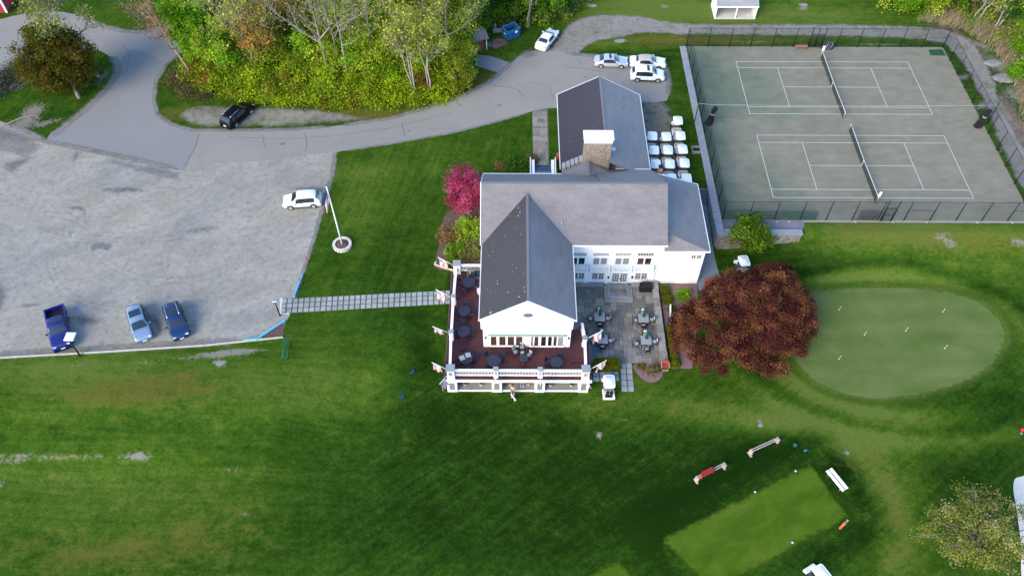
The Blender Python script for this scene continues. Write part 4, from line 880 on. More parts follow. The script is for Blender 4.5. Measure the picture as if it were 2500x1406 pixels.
def chain_fence(label, a, b, n, h=3.05, gate=None, screens=(), midrail=()):
    a, b = Vector(a), Vector(b); f = empty('chain_link_fence', a, math.atan2(b.y-a.y, b.x-a.x), label, 'fence', 'fences round the tennis courts'); L_ = (b-a).length
    for k in range(n+1):
        x = L_*k/n; m = MB(); m.tube([(x, 0, -.1), (x, 0, h+.04)], .058 if 0 < k < n else .07, 6); m.build('post', BLACK, f)
    m = MB(); m.tube([(0, 0, h), (L_, 0, h)], .028, 5); m.build('top_rail', BLACK, f)
    m = MB(); m.poly([(0, .03, .03), (L_, .03, .03), (L_, .03, h), (0, .03, h)]); m.build('wire_mesh', CHAIN, f)
    for i in midrail: m = MB(); m.tube([(L_*i/n, 0, h*.55), (L_*(i+1)/n, 0, h*.55)], .025, 5); m.build('brace_rail', BLACK, f)
    for (u0, u1, z1) in screens: m = MB(); m.poly([(u0*L_, -.035, .05), (u1*L_, -.035, .05), (u1*L_, -.035, z1), (u0*L_, -.035, z1)]); m.build('windscreen', SCREEN, f)
    return f
fn = chain_fence('black chain link fence along the far side of the tennis courts', (FX0, FY1, 0), (FX1, FY1, 0), 12, midrail=(0, 11))
fs = chain_fence('black chain link fence along the near side of the tennis courts', (FX0, FY0, 0), (FX1, FY0, 0), 12, screens=((0, .30, 1.6), (.43, .50, 1.6)), midrail=(0, 5, 7, 11))
fw = chain_fence('chain link fence with green windscreen above the retaining wall', (FX0, FY1, 0), (FX0, FY0, 0), 11, screens=((0.12, 1, 2.6),))
fe = chain_fence('black chain link fence on the path side of the tennis courts', (FX1, FY0, 0), (FX1, FY1, 0), 11)
def gate(label, x, y, w_, leaves):
    g = empty('court_gate', (x, y, 0), 0, label, 'gate', 'tennis court gates')
    for q in (0, w_):
        m = MB(); m.tube([(q, -.09, -.05), (q, -.09, 3.25)], .075, 8); m.build('gate_post', BLACK, g)
    m = MB(); m.tube([(0, -.09, 2.15), (w_, -.09, 2.15)], .04, 6); m.build('header', BLACK, g)
    for k in range(leaves):
        a, b = .12+k*(w_/leaves), (k+1)*w_/leaves-.12
        m = MB()
        for p_, q in (((a, .1), (b, .1)), ((a, 2.0), (b, 2.0)), ((a, .1), (a, 2.0)), ((b, .1), (b, 2.0)), ((a, 1.05), (b, 1.05))): m.tube([(p_[0], -.13, p_[1]), (q[0], -.13, q[1])], .035, 6)
        l_ = m.build('gate_leaf', BLACK, g); m = MB(); m.poly([(a, -.14, .1), (b, -.14, .1), (b, -.14, 2), (a, -.14, 2)]); m.build('wire_mesh', CHAIN, l_)
gate('double leaf black gate in the far court fence', -1.26, FY1, 1.85, 2)
gate('single leaf black gate in the near court fence', -.04, FY0, 1.25, 1)
def net(label, x, y0, y1, white_end):
    n_ = empty('tennis_net', (x, y0, 0), 0, label, 'net', 'tennis nets'); L_ = y1-y0
    for q in (0, L_): m = MB(); m.tube([(0, q, 0), (0, q, 1.1)], .045, 8); m.build('net_post', GREENMET if False else STEEL, n_)
    m = MB(); N_ = 12
    zt = lambda t: 1.07-.15*(1-abs(2*t-1))
    for k in range(N_): a, b = k/N_, (k+1)/N_; m.poly([(0, a*L_, .03), (0, b*L_, .03), (0, b*L_, zt(b)-.05), (0, a*L_, zt(a)-.05)])
    m.build('netting', NETTING, n_)
    m = MB(); m.tube([(0, k/N_*L_, zt(k/N_)) for k in range(N_+1)], .045, 6); m.build('headband', LINE, n_)
    m = MB(); m.box((-.04, L_/2-.04, .02), (.04, L_/2+.04, .92)); m.tube([(.04, L_/2, .05), (.45, L_/2+.02, .03)], .012, 5); m.build('centre_strap', LINE, n_)
    q = L_ if white_end else 0
    m = MB(); m.obox((.0, q, 1.55), (.30, .04, .78)); m.tube([(0, q, 1.05), (0, q, 1.3)], .02, 6); m.build('score_board', PAPER, n_)
net('tennis net on the far court nearest the gravel track', 0, -.91, 11.88, True)
net('tennis net on the near court nearest the lawn', .17, -15.98, -3.19, False)
# divider curtains bunched at each end of a cable
def curtain(label, x, y, lean, seed):
    r_ = random.Random(seed); c_ = empty('divider_curtain', (x, y, 0), 0, label, 'curtain', 'bunched divider curtains')
    m = MB(); n = 14; prof = [(.55, .0), (.5, .35), (.42, .9), (.24, 1.5), (.22, 1.8), (.34, 2.3), (.30, 2.75)]
    for i, (rr_, z) in enumerate(prof):
        for k in range(n):
            a = 2*math.pi*k/n; q = rr_*(.72+.4*((k % 2))+r_.uniform(-.08, .08)); m.v.append((lean*z+q*math.cos(a), q*math.sin(a)*.8, z))
    for i in range(len(prof)-1):
        for k in range(n): m.f.append((i*n+k, i*n+(k+1) % n, (i+1)*n+(k+1) % n, (i+1)*n+k)); m.uv.append(None); m.sm.append(False)
    m.f.append(tuple((len(prof)-1)*n+k for k in range(n))); m.uv.append(None); m.sm.append(False)
    m.build('net_folds', simple('black_net', (.010, .011, .014), .95, .3), c_)
    m = MB(); m.lathe((lean*1.65, 0, 1.58), [(.25, 0), (.27, .06), (.25, .12)], 12); m.build('tie', simple('cord', (.3, .3, .28), .9, .1), c_)
curtain('black divider net bunched beside the retaining wall fence', -17.6, -2.0, .16, 1)
curtain('black divider net bunched beside the path side fence', 16.9, -2.35, .12, 2)
dc = empty('divider_cable', (-19.36, -1.85, 0), 0, 'white cable strung between two tall black posts across the courts', 'cable')
for x, b in ((0, -.4), (37.6, 0)): m = MB(); m.tube([(x, 0, b), (x, -.02, 3.45)], .06, 8); m.build('cable_post', BLACK, dc)
m = MB(); m.tube([(0, 0, 3.2), (1.9, 0, 3.0), (10, 0, 2.93), (19, 0, 2.9), (28, 0, 2.95), (36, 0, 3.05), (37.6, 0, 3.1)], .014, 4); m.build('cable', simple('white_cable', (.5, .5, .48), .6, .05), dc)
def court_bench(label, x, y, l_):
    b_ = empty('court_bench', (x, y, .02), 0, label, 'bench', 'benches on the tennis courts')
    m = MB(); m.box((-l_/2, -.24, .43), (l_/2, .24, .49)); m.build('seat', simple('faded_red_wood', (.28, .12, .10), .8, .2, 4), b_)
    for s_ in (-1, 1): m = MB(); m.box((s_*l_*.36-.05, -.2, 0), (s_*l_*.36+.05, .2, .429)); m.build('leg', RUST, b_)
court_bench('faded red bench by the far court gate', -2.3, 13.9, 1.7); court_bench('faded red bench by the near court gate', -1.35, -18.2, 2.0)
bn = empty('tarp_bundle', (1.45, 14.05, .02), 0, 'crumpled dark blue tarp bundle beside the far court gate', 'bundle')
m = MB(); r_ = random.Random(3); n = 12
for (q, z) in ((1, 0), (1.05, .35), (.92, .75), (.55, 1.0), (.2, 1.05)):
    for k in range(n): a = 2*math.pi*k/n; e = q*(1+r_.uniform(-.12, .12)); m.v.append((e*.85*math.cos(a), e*.45*math.sin(a), z*(.95+r_.uniform(-.08, .05))))
for i in range(4):
    for k in range(n): m.f.append((i*n+k, i*n+(k+1) % n, (i+1)*n+(k+1) % n, (i+1)*n+k)); m.uv.append(None); m.sm.append(False)
m.f.append(tuple(4*n+k for k in range(n))); m.uv.append(None); m.sm.append(False)
m.build('tarp', simple('blue_black_tarp', (.02, .025, .045), .35, .5, 3), bn)
m = MB()
for k in range(3): m.tube([(-.5+k*.3, -.5, .1), (-.3+k*.35, -.42, .75), (-.1+k*.3, 0, 1.02)], .02, 5)
m.build('rope', simple('tarp_rope', (.45, .42, .4), .8, .1), bn)
sheet('windfall_mat', [(15.5, 12.5), (17.6, 12.4), (17.6, 13.9), (15.6, 13.8)], simple('green_mat', (.02, .065, .025), .9, .2), .026, flat=0.0)

# ------------------------------------------------------------------ retaining wall
rw = empty('retaining_wall', (-18.9, -20.85, -2.5), 0, 'stone retaining wall with bluestone coping round the court corner', 'wall'); RL = Vector((-18.9, -20.85, -2.5))
def rb(m, name, mat): m.v = [tuple(Vector(p)-RL) for p in m.v]; return m.build(name, mat, rw)
m = MB(); m.box((-19.22, -21.12, -2.6), (-18.62, 13.9, .28)); m.box((-18.615, -21.12, -2.6), (-9.7, -20.58, .28)); rb(m, 'wall_core', simple('wall_mortar', (.19, .17, .15), .95, .2, 2))
m = MB(); r_ = random.Random(12)
def courses(m, a, b, fixed, axis, z0, z1):
    z = z0
    while z < z1-.02:
        h = min(r_.uniform(.12, .26), z1-z); x = a
        while x < b-.02:
            w_ = min(r_.uniform(.25, .75), b-x); d = r_.uniform(.02, .09)
            if axis == 'x': m.box((x+.012, fixed-d, z+.01), (x+w_-.012, fixed+.02, z+h-.012))
            else: m.box((fixed-d, x+.012, z+.01), (fixed+.02, x+w_-.012, z+h-.012))
            x += w_
        z += h
courses(m, -19.2, -9.7, -21.12, 'x', -2.5, .27); courses(m, -21.1, -8.0, -19.22, 'y', -2.4, .27)
o = rb(m, 'wall_stone', STONE_W); o['kind'] = 'stuff'
y = -21.25; k = 0
while y < 13.8:
    l_ = [1.6, 1.9, 1.4, 2.1][k % 4]; m = MB(); m.box((-19.38, y+.008, .281), (-18.5, min(y+l_, 13.95)-.008, .37), .012); rb(m, 'coping_slab', COPING if k % 7 != 5 else CONCRETE); y += l_; k += 1
x = -18.49; k = 0
while x < -9.65:
    l_ = [1.7, 1.5, 2.0][k % 3]; m = MB(); m.box((x+.008, -21.3, .281), (min(x+l_, -9.55)-.008, -20.42, .37), .012); rb(m, 'coping_slab', COPING); x += l_; k += 1
sheet('court_terrace', [(-18.6, -20.4), (-9.6, -20.4), (-9.0, -19.6), (-8.9, -18.75), (-18.6, -18.75)], DARKPAVE, .012, flat=0.0)
sheet('court_apron', [(-9.0, -19.0), (18.2, -19.0), (18.2, -18.74), (-9.0, -18.74)], CONCRETE, .010, flat=0.0)
ap = random.Random(2)
for px, py, n_ in ((1926, 539, 'on the dark terrace'), (2088, 541, 'below the bench'), (2180, 541, 'below the gate'), (2262, 540, 'right of the gate'), (2385, 541, 'second from the right edge'), (2470, 541, 'nearest the right edge'), (1897, 538, 'leftmost of all')):
    c_ = A(px, py, .05); m = MB(); m.lathe((0, 0, 0), [(.22, 0), (.2, .1), (.08, .16)], 7); m.v = [(x*.8, y*.45, z*.7) for x, y, z in m.v]
    o = m.build('white_stone', simple('pale_rock', (.36, .34, .30), .9, .1), None, loc=(c_.x, -18.95, .01), rz=ap.uniform(0, 3)); tag(o, f'small pale rock at the near court fence foot, {n_}', 'rock', 'rocks along the court fence')

# ------------------------------------------------------------------ small buildings
shed = empty('rain_shelter', (-10.4, 21, 0), 0, 'white two bay shelter with grey roof beyond the gravel track', 'shelter')
def sbx(m, name, mat): m.v = [tuple(Vector(p)-Vector((-10.4, 21, 0))) for p in m.v]; return m.build(name, mat, shed)
for x in (-13.35, -7.55): m = MB(); m.box((x-.06, 20.95, 0), (x+.06, 24.4, 2.1)); gable_x(m, 20.95, 24.4, x-.06, 2.1, 22.7, 3.1, .12); sbx(m, 'side_wall', WHITE)
m = MB(); m.box((-13.28, 24.3, 0), (-7.62, 24.4, 2.1)); sbx(m, 'back_wall', WHITE)
m = MB(); m.box((-13.28, 20.95, 0), (-7.62, 24.3, .12)); sbx(m, 'floor', simple('pale_floor', (.55, .53, .50), .9, .12))
m = MB(); m.box((-10.5, 20.95, .12), (-10.36, 21.09, 2.0)); sbx(m, 'post', WHITE)
m = MB(); m.box((-13.5, 20.78, 1.98), (-7.4, 20.92, 2.2)); sbx(m, 'fascia', TRIM)
m = MB(); m.poly([(-13.5, 20.8, 2.2), (-7.4, 20.8, 2.2), (-7.4, 22.7, 3.25), (-13.5, 22.7, 3.25)], [(0, 0), (6.1, 0), (6.1, 2.2), (0, 2.2)]); m.poly([(-7.4, 24.6, 2.2), (-13.5, 24.6, 2.2), (-13.5, 22.7, 3.25), (-7.4, 22.7, 3.25)], [(0, 0), (6.1, 0), (6.1, 2.2), (0, 2.2)]); sbx(m, 'roof', roofmat('shelter_shingles', (.27, .27, .28)))
m = MB(); m.box((-12.6, 24.0, .12), (-8.0, 24.28, .5)); sbx(m, 'bench', RUST)
barn = empty('red_barn', (-120.5, 24, 0), 0, 'red barn wall with white corner board at the upper left edge', 'barn')
m = MB(); m.box((-4, -2.05, 0), (3.2, 6, 4.5)); m.build('wall', simple('barn_red', (.30, .025, .035), .7, .2, 2), barn)
m = MB(); m.box((3.1, -2.12, 0), (3.3, -1.85, 4.5)); m.build('corner_board', TRIM, barn)
m = MB(); m.poly([(-4.4, -2.5, 4.45), (3.6, -2.5, 4.45), (3.6, 2, 7), (-4.4, 2, 7)], [(0, 0), (8, 0), (8, 5), (0, 5)]); m.poly([(3.6, 6.4, 4.45), (-4.4, 6.4, 4.45), (-4.4, 2, 7), (3.6, 2, 7)], [(0, 0), (8, 0), (8, 5), (0, 5)]); m.build('roof', ROOF_COOL, barn)
q = A(1176, 118, 0); hut = empty('well_hut', q, .35, 'small hut with slate roof on a white post among the trees', 'hut')
m = MB(); m.box((-.9, -.5, 0), (.15, 1.2, 1.7)); m.build('wall', simple('hut_red', (.22, .06, .05), .8, .2), hut)
m = MB(); m.box((.5, -.6, 0), (.6, -.5, 2.1)); m.build('post', TRIM, hut)
m = MB(); m.poly([(-1.2, -.9, 2.05), (.8, -.9, 2.05), (.8, .5, 2.6), (-1.2, .5, 2.6)], [(0, 0), (2, 0), (2, 1.5), (0, 1.5)]); m.poly([(.8, 1.6, 2.05), (-1.2, 1.6, 2.05), (-1.2, .5, 2.6), (.8, .5, 2.6)], [(0, 0), (2, 0), (2, 1.2), (0, 1.2)]); m.box((-1.2, -.95, 1.95), (.82, -.88, 2.08)); m.build('roof', ROOF_COOL, hut)
q = A(1248, 90, 0); dm = empty('dumpster', q, R(33), 'open blue steel dumpster under the trees', 'dumpster')
m = MB()
for a, b in (((-1.05, -.75, .1), (1.05, -.68, 1.5)), ((-1.05, .68, .1), (1.05, .75, 1.5)), ((-1.05, -.679, .1), (-.98, .679, 1.5)), ((.98, -.679, .1), (1.05, .679, 1.5)), ((-.97, -.67, .1), (.97, .67, .2))): m.box(a, b)
for k in range(5): m.box((-.85+k*.4, -.80, .2), (-.77+k*.4, -.751, 1.4))
m.build('body', BLUESTEEL, dm)
m = MB()
for a, b in (((-1.1, -.82, 1.501), (1.1, -.66, 1.58)), ((-1.1, .66, 1.501), (1.1, .82, 1.58)), ((-1.1, -.659, 1.501), (-.95, .659, 1.58)), ((.95, -.659, 1.501), (1.1, .659, 1.58))): m.box(a, b)
m.build('rim', simple('worn_blue', (.05, .12, .25), .6, .4), dm)
m = MB(); m.box((.15, -.812, .95), (.55, -.803, 1.3)); m.build('label_plate', PAPER, dm)
m = MB(); m.box((-1.062, -.3, .8), (-1.052, .25, .95)); m.build('label_plate', PAPER, dm)
m = MB(); [m.obox((random.Random(k).uniform(-.7, .7), random.Random(k+9).uniform(-.4, .4), .35), (.5, .35, .3), k, .4) for k in range(6)]; m.build('refuse', simple('refuse', (.10, .095, .09), .9, .6), dm)
o = MB(); o.obox((0, 0, .2), (1.3, .5, .4), .1); o.obox((-.3, .5, .5), (.3, .4, .7), .3); q = A(1214, 78, 0); tag(o.build('broken_slab', CONCRETE, None, loc=q), 'broken pale concrete slab beside the dumpster', 'slab')
# ------------------------------------------------------------------ vehicles
def paint(name, c, rough=.28, metal=0.0, coat=.6, spec=.5): m = N(name); m.principled(c, rough, spec, metal, None, coat); return m.m
P_WHITE = paint('white_car_paint', (.82, .82, .82)); P_SILVER = paint('silver_car_paint', (.50, .53, .56), .3, .3); P_BLUE = paint('blue_truck_paint', (.006, .012, .14), .28, 0, .3); P_NAVY = paint('dark_blue_car_paint', (.006, .030, .10), .25, .1, .3)
P_LBLUE = paint('light_steel_paint', (.22, .30, .40), .28, .35); P_BLACK = paint('black_car_paint', (.003, .003, .004), .3, 0, .0, .18)
TAN = simple('tan_soft_top', (.42, .37, .34), .9, .06, 6); PLASTIC = simple('grey_cladding', (.06, .06, .062), .7, .1, 5)
CHROME = simple('chrome', (.7, .7, .72), .2, .05, 5, metal=.9)
RIM = simple('alloy', (.55, .55, .57), .35, .1, 5, metal=.6)
PROF = {   # x as share of length (rear -, front +), belt height, roof height, roof half width share, body half width share
 'suv': [(-.50, .62, .70, .80, .86), (-.485, .95, 1.02, .80, .93), (-.44, 1.02, 1.30, .76, .98), (-.37, 1.02, 1.60, .74, 1.0), (-.25, 1.0, 1.68, .75, 1.0), (-.05, .98, 1.70, .76, 1.0), (.08, .97, 1.66, .75, 1.0), (.15, .97, 1.48, .77, 1.0), (.26, .98, 1.08, .82, 1.0), (.30, .96, 1.02, .82, 1.0), (.42, .86, .92, .80, .97), (.475, .76, .80, .76, .90), (.50, .55, .60, .70, .80)],
 'sedan': [(-.50, .60, .66, .78, .84), (-.485, .86, .92, .80, .92), (-.40, .93, .98, .80, .98), (-.34, .94, 1.04, .78, 1.0), (-.22, .92, 1.34, .70, 1.0), (-.12, .90, 1.43, .70, 1.0), (.0, .89, 1.45, .71, 1.0), (.06, .89, 1.42, .71, 1.0), (.13, .89, 1.25, .74, 1.0), (.23, .90, .98, .82, 1.0), (.30, .87, .93, .82, 1.0), (.42, .78, .83, .80, .96), (.475, .68, .72, .74, .89), (.50, .48, .54, .68, .78)],
 'truck': [(-.12, 1.1, 1.86, .76, 1.0), (-.10, 1.12, 1.88, .77, 1.0), (.02, 1.1, 1.92, .78, 1.0), (.09, 1.1, 1.88, .78, 1.0), (.14, 1.1, 1.68, .80, 1.0), (.21, 1.12, 1.24, .84, 1.0), (.25, 1.12, 1.19, .84, 1.0), (.42, 1.04, 1.12, .84, 1.0), (.475, .98, 1.03, .82, .97), (.49, .7, .75, .8, .95), (.50, .5, .55, .78, .92)]}
def car(label, loc, heading, kind, mat, L_=4.6, W_=1.86, zs=1.0, sunroof=None, rails=False, top=None, cladding=None, side=None, group=None, name='parked_car', cat='car'):
    root = empty(name, loc, heading, label, cat, group); pf = PROF[kind]; hw = W_/2
    def section(k):
        x, zb, zr, wr, wb = pf[k]; z0 = .24 if kind != 'truck' else .42; zb *= zs; zr *= zs
        w = hw*wb; r_ = hw*wr
        half = [(w*.92, z0), (w*.99, z0+.18), (w*1.0, zb-.22), (w*.965, zb), (r_+(w*.965-r_)*.12, zb+(zr-zb)*.88), (r_*.82, zr), (0, zr+.025)]
        return [(x*L_, s, z) for s, z in half]+[(x*L_, -s, z) for s, z in half[-2::-1]]
    C_ = [section(k) for k in range(len(pf))]; T_ = len(C_[0]); us = [p[0] for p in pf]
    def Sf(u, t):
        k = 0
        while k < len(us)-2 and us[k+1] < u: k += 1
        f = (u-us[k])/(us[k+1]-us[k]); i = min(int(t), T_-2); g = t-i
        P = lambda a, b: Vector(C_[a][b])
        return (P(k, i)*(1-f)+P(k+1, i)*f)*(1-g)+(P(k, i+1)*(1-f)+P(k+1, i+1)*f)*g
    m = MB(); n = len(C_)
    m.v = [p for s in C_ for p in s]
    for k in range(n-1):
        for i in range(T_-1): m.f.append((k*T_+i, k*T_+i+1, (k+1)*T_+i+1, (k+1)*T_+i)); m.uv.append(None); m.sm.append(True)
        m.f.append((k*T_+T_-1, k*T_, (k+1)*T_, (k+1)*T_+T_-1)); m.uv.append(None); m.sm.append(False)
    m.f.append(tuple(range(T_))[::-1]); m.uv.append(None); m.sm.append(False); m.f.append(tuple((n-1)*T_+i for i in range(T_))); m.uv.append(None); m.sm.append(False)
    body = m.build('body', mat, root)
    def patch(nm, u0, u1, t0, t1, mt, off=.014, nu=4, nt=4, parent=root, taper=0.0):
        q = MB(); ctr = Vector((0, 0, .7))
        pts = []
        for a in range(nu+1):
            for b in range(nt+1):
                t = t0+(t1-t0)*b/nt; u = u0+(u1-u0)*a/nu
                if taper: u = u0+(u1-u0)*(a/nu)+taper*(b/nt if t1 > t0 else 0)*(1 if a > nu/2 else -1)*-1*abs(a/nu-.5)*2
                p = Sf(u, t); e = 1e-3
                nn = (Sf(min(u+e, us[-1]), t)-Sf(max(u-e, us[0]), t)).cross(Sf(u, min(t+.02, T_-1.001))-Sf(u, max(t-.02, 0)))
                nn = nn.normalized() if nn.length > 1e-12 else Vector((0, 0, 1))
                if nn.dot(p-ctr) < 0: nn = -nn
                pts.append(p+nn*off)
        q.v = [tuple(p) for p in pts]
        for a in range(nu):
            for b in range(nt): i = a*(nt+1)+b; q.f.append((i, i+1, i+nt+2, i+nt+1)); q.uv.append(None); q.sm.append(True)
        return q.build(nm, mt, parent)
    if kind == 'suv': ws, rw_, sd_ = (.11, .255), (-.455, -.385), [(-.34, -.22), (-.20, -.03), (-.01, .13)]
    elif kind == 'sedan': ws, rw_, sd_ = (.075, .225), (-.335, -.225), [(-.22, -.06), (-.04, .14)]
    else: ws, rw_, sd_ = (.10, .205), None, [(-.10, -.01), (.01, .13)]
    patch('windshield', ws[0], ws[1], 4.35, 7.65, GLASS_C)
    if rw_: patch('rear_window', rw_[0], rw_[1], 4.5, 7.5, GLASS_C)
    for a, b in sd_:
        for t0, t1 in ((3.12, 3.9), (8.88, 8.1)): patch('side_window', a, b, t0, t1, GLASS_C, .010, taper=.02 if (a, b) == sd_[-1] else 0)
    GAP = PLASTIC if mat is not P_BLACK else RUBBER
    for a, b in ((3.02, 3.97), (8.98, 8.03)): patch('window_surround', sd_[0][0]-.012, sd_[-1][1]+.012, a, b, RUBBER, .006, 10, 3)
    for u in [sd_[0][0]-.005]+[(p_[1]+q_[0])/2 for p_, q_ in zip(sd_, sd_[1:])]+[sd_[-1][1]+.025]:
        for a, b in ((.6, 3.02), (9.4+2.0, 8.98)): patch('door_seam', u-.0025, u+.0025, a, b, GAP, .006, 1, 5)
    patch('hood_seam', ws[1]+.028, ws[1]+.034, 3.6, 8.4, GAP, .006, 1, 8)
    for t in (3.55, 8.42): patch('hood_seam', ws[1]+.03, .455, t, t+.05, GAP, .006, 8, 1)
    if rw_: patch('boot_seam', rw_[0]-.02, rw_[0]-.014, 3.7, 8.3, GAP, .006, 1, 8)
    if sunroof: patch('sunroof', sunroof[0], sunroof[1], 4.95, 7.05, GLASS_C, .012)
    if top: patch('soft_top', top[0], top[1], 4.02, 7.98, top[2], .02, 8, 8)
    if rails:
        for t in (4.85, 7.15): q = MB(); q.tube([Sf(-.36+k*.1, t)+Vector((0, 0, .05)) for k in range(5)], .025, 5); q.build('roof_rail', CHROME, root)
    zf = .62*zs if kind != 'truck' else .85
    for s_ in (-1, 1):
        q = MB(); q.obox((L_*.462, s_*hw*.66, zf+.1), (.28, .34, .13), -s_*.35); q.build('headlight', LAMPGLASS, root)
        q = MB(); q.obox((-L_*.472 if kind != 'truck' else -L_*.488, s_*hw*.74, (.82 if kind != 'truck' else .95)*zs), (.16, .30 if kind != 'truck' else .2, .16), s_*.3); q.build('tail_light', REDLENS, root)
        q = MB(); mx = .17 if kind == 'suv' else (.15 if kind == 'sedan' else .14); q.obox((L_*mx, s_*(hw+.10), (1.02 if kind != 'truck' else 1.18)*zs), (.12, .22, .15)); q.build('mirror', mat, root)
    q = MB(); q.obox((L_*.49, 0, zf-.05), (.05, W_*.5, .16)); q.build('grille', BLACK, root)
    q = MB(); q.obox((L_*.505, 0, zf-.22), (.02, .42, .12)); q.obox((-L_*.503, 0, .62 if kind != 'truck' else .6), (.02, .42, .13)); q.build('number_plate', PAPER, root)
    q = MB(); q.obox((L_*.485, 0, .36 if kind != 'truck' else .5), (.10, W_*.86, .16)); q.obox((-L_*.485, 0, .40 if kind != 'truck' else .5), (.10, W_*.88, .18)); q.build('bumper', cladding or mat, root)
    wr_ = .35 if kind != 'truck' else .41
    if kind == 'sedan': wr_ = .33
    for fx in (.305, -.295 if kind != 'truck' else -.30):
        for s_ in (-1, 1):
            q = MB(); n_ = 14
            pr = [((wr_+.075)*math.cos(a), max(-.12, (wr_+.075)*math.sin(a))) for a in [math.pi*k/n_ for k in range(n_+1)]]
            q.add([(fx*L_+a, s_*(hw+.004), wr_+b) for a, b in pr], [tuple(range(n_+1)) if s_ < 0 else tuple(range(n_+1))[::-1]]); q.build('wheel_arch', cladding or PLASTIC, root)
            w_ = MB(); w_.lathe((0, 0, 0), [(wr_*.6, -.11), (wr_*.94, -.11), (wr_, -.06), (wr_, .06), (wr_*.94, .11), (wr_*.6, .11)], 18); w_.v = [(x, z, y) for x, y, z in w_.v]
            wh = w_.build('wheel', RUBBER, root, loc=(fx*L_, s_*(hw-.085), wr_))
            w_ = MB(); w_.lathe((0, 0, 0), [(.0001, 0), (.07, 0)], 8); 
            for k in range(5):
                a = 2*math.pi*k/5; w_.obox((wr_*.32*math.cos(a), wr_*.32*math.sin(a), 0), (wr_*.6, .07, .03), a)
            w_.lathe((0, 0, 0), [(wr_*.55, -.012), (wr_*.64, .012)], 18); w_.v = [(x, s_*(z+.118), y) for x, y, z in w_.v]; w_.build('rim', RIM, wh)
    if cladding:
        for s_ in (-1, 1): q = MB(); q.box((-L_*.22, s_*(hw-.02)-.04, .22), (L_*.24, s_*(hw-.02)+.04, .40)); q.build('sill', cladding, root)
    if kind == 'truck':
        q = MB(); x0, x1 = -.5*L_, -.125*L_
        for s_ in (-1, 1): q.box((x0, s_*hw-.07*(1 if s_ > 0 else -1)-.07 if s_ > 0 else s_*hw, .42), (x1, s_*hw if s_ > 0 else s_*hw+.14, 1.22), .03)
        q.box((x0, -hw+.141, .42), (x0+.12, hw-.141, 1.2), .02); q.build('bed_side', mat, root)
        q = MB(); q.box((x0+.121, -hw+.141, .6), (x1, hw-.141, .70)); q.build('bed_floor', BLACK, root)
        q = MB(); q.obox((.30*L_, 0, 1.2), (.5, .6, .05)); q.build('hood_scoop', mat, root)
    return root
def place(pxa, pxb, z=0.0):      # rear and front of a car on the picture, at ground level
    a, b = A(*pxa, z), A(*pxb, z); c_ = (a+b)/2; d = b-a; return (c_.x, c_.y, .012), math.atan2(d.y, d.x), d.length
def car_at(px, py, deg): c_ = A(px, py, .8); return (c_.x, c_.y, .012), R(deg)
l_, h = car_at(737, 486, 186); car('white hatchback with dark grey cladding beside the tall flagpole', l_, h, 'suv', P_WHITE, 4.45, 1.84, .98, cladding=PLASTIC)
l_, h = car_at(143, 800, -63); car('deep blue pickup truck with empty black bed', l_, h, 'truck', P_BLUE, 5.4, 1.98, 1.0, sunroof=(-.05, .03), name='pickup_truck', cat='truck')
l_, h = car_at(338, 785, -62); car('light steel blue car with dark sunroof, left of the dark blue one', l_, h, 'suv', P_LBLUE, 4.7, 1.86, .93, sunroof=(-.22, -.03))
l_, h = car_at(428, 780, -62); car('dark blue car with chrome rails, right of the steel blue one', l_, h, 'suv', P_NAVY, 4.65, 1.88, .96, sunroof=(-.24, -.02), rails=True)
l_, h = car_at(579, 278, 62); car('black estate car parked on the gravel strip below the woods', l_, h, 'suv', P_BLACK, 4.9, 1.95, 1.02, rails=True)
l_, h = car_at(1336, 93, 63); car('white saloon parked at the start of the gravel track', l_, h, 'sedan', P_WHITE, 4.7, 1.84, 1.0)
l_, h = car_at(1492, 147, -2.5); car('silver coupe with sunroof, left of the cars behind the clubhouse', l_, h, 'sedan', P_SILVER, 4.6, 1.82, .98, sunroof=(-.07, .0))
l_, h = car_at(1582, 149, -4); car('white convertible with closed tan soft top', l_, h, 'sedan', P_WHITE, 4.9, 1.86, .98, top=(-.27, .065, TAN))
l_, h = car_at(1581, 180, -3); car('white off roader with dark roof panel nearest the clubhouse', l_, h, 'suv', P_WHITE, 4.6, 1.9, 1.0, sunroof=(-.04, .04), cladding=BLACK)

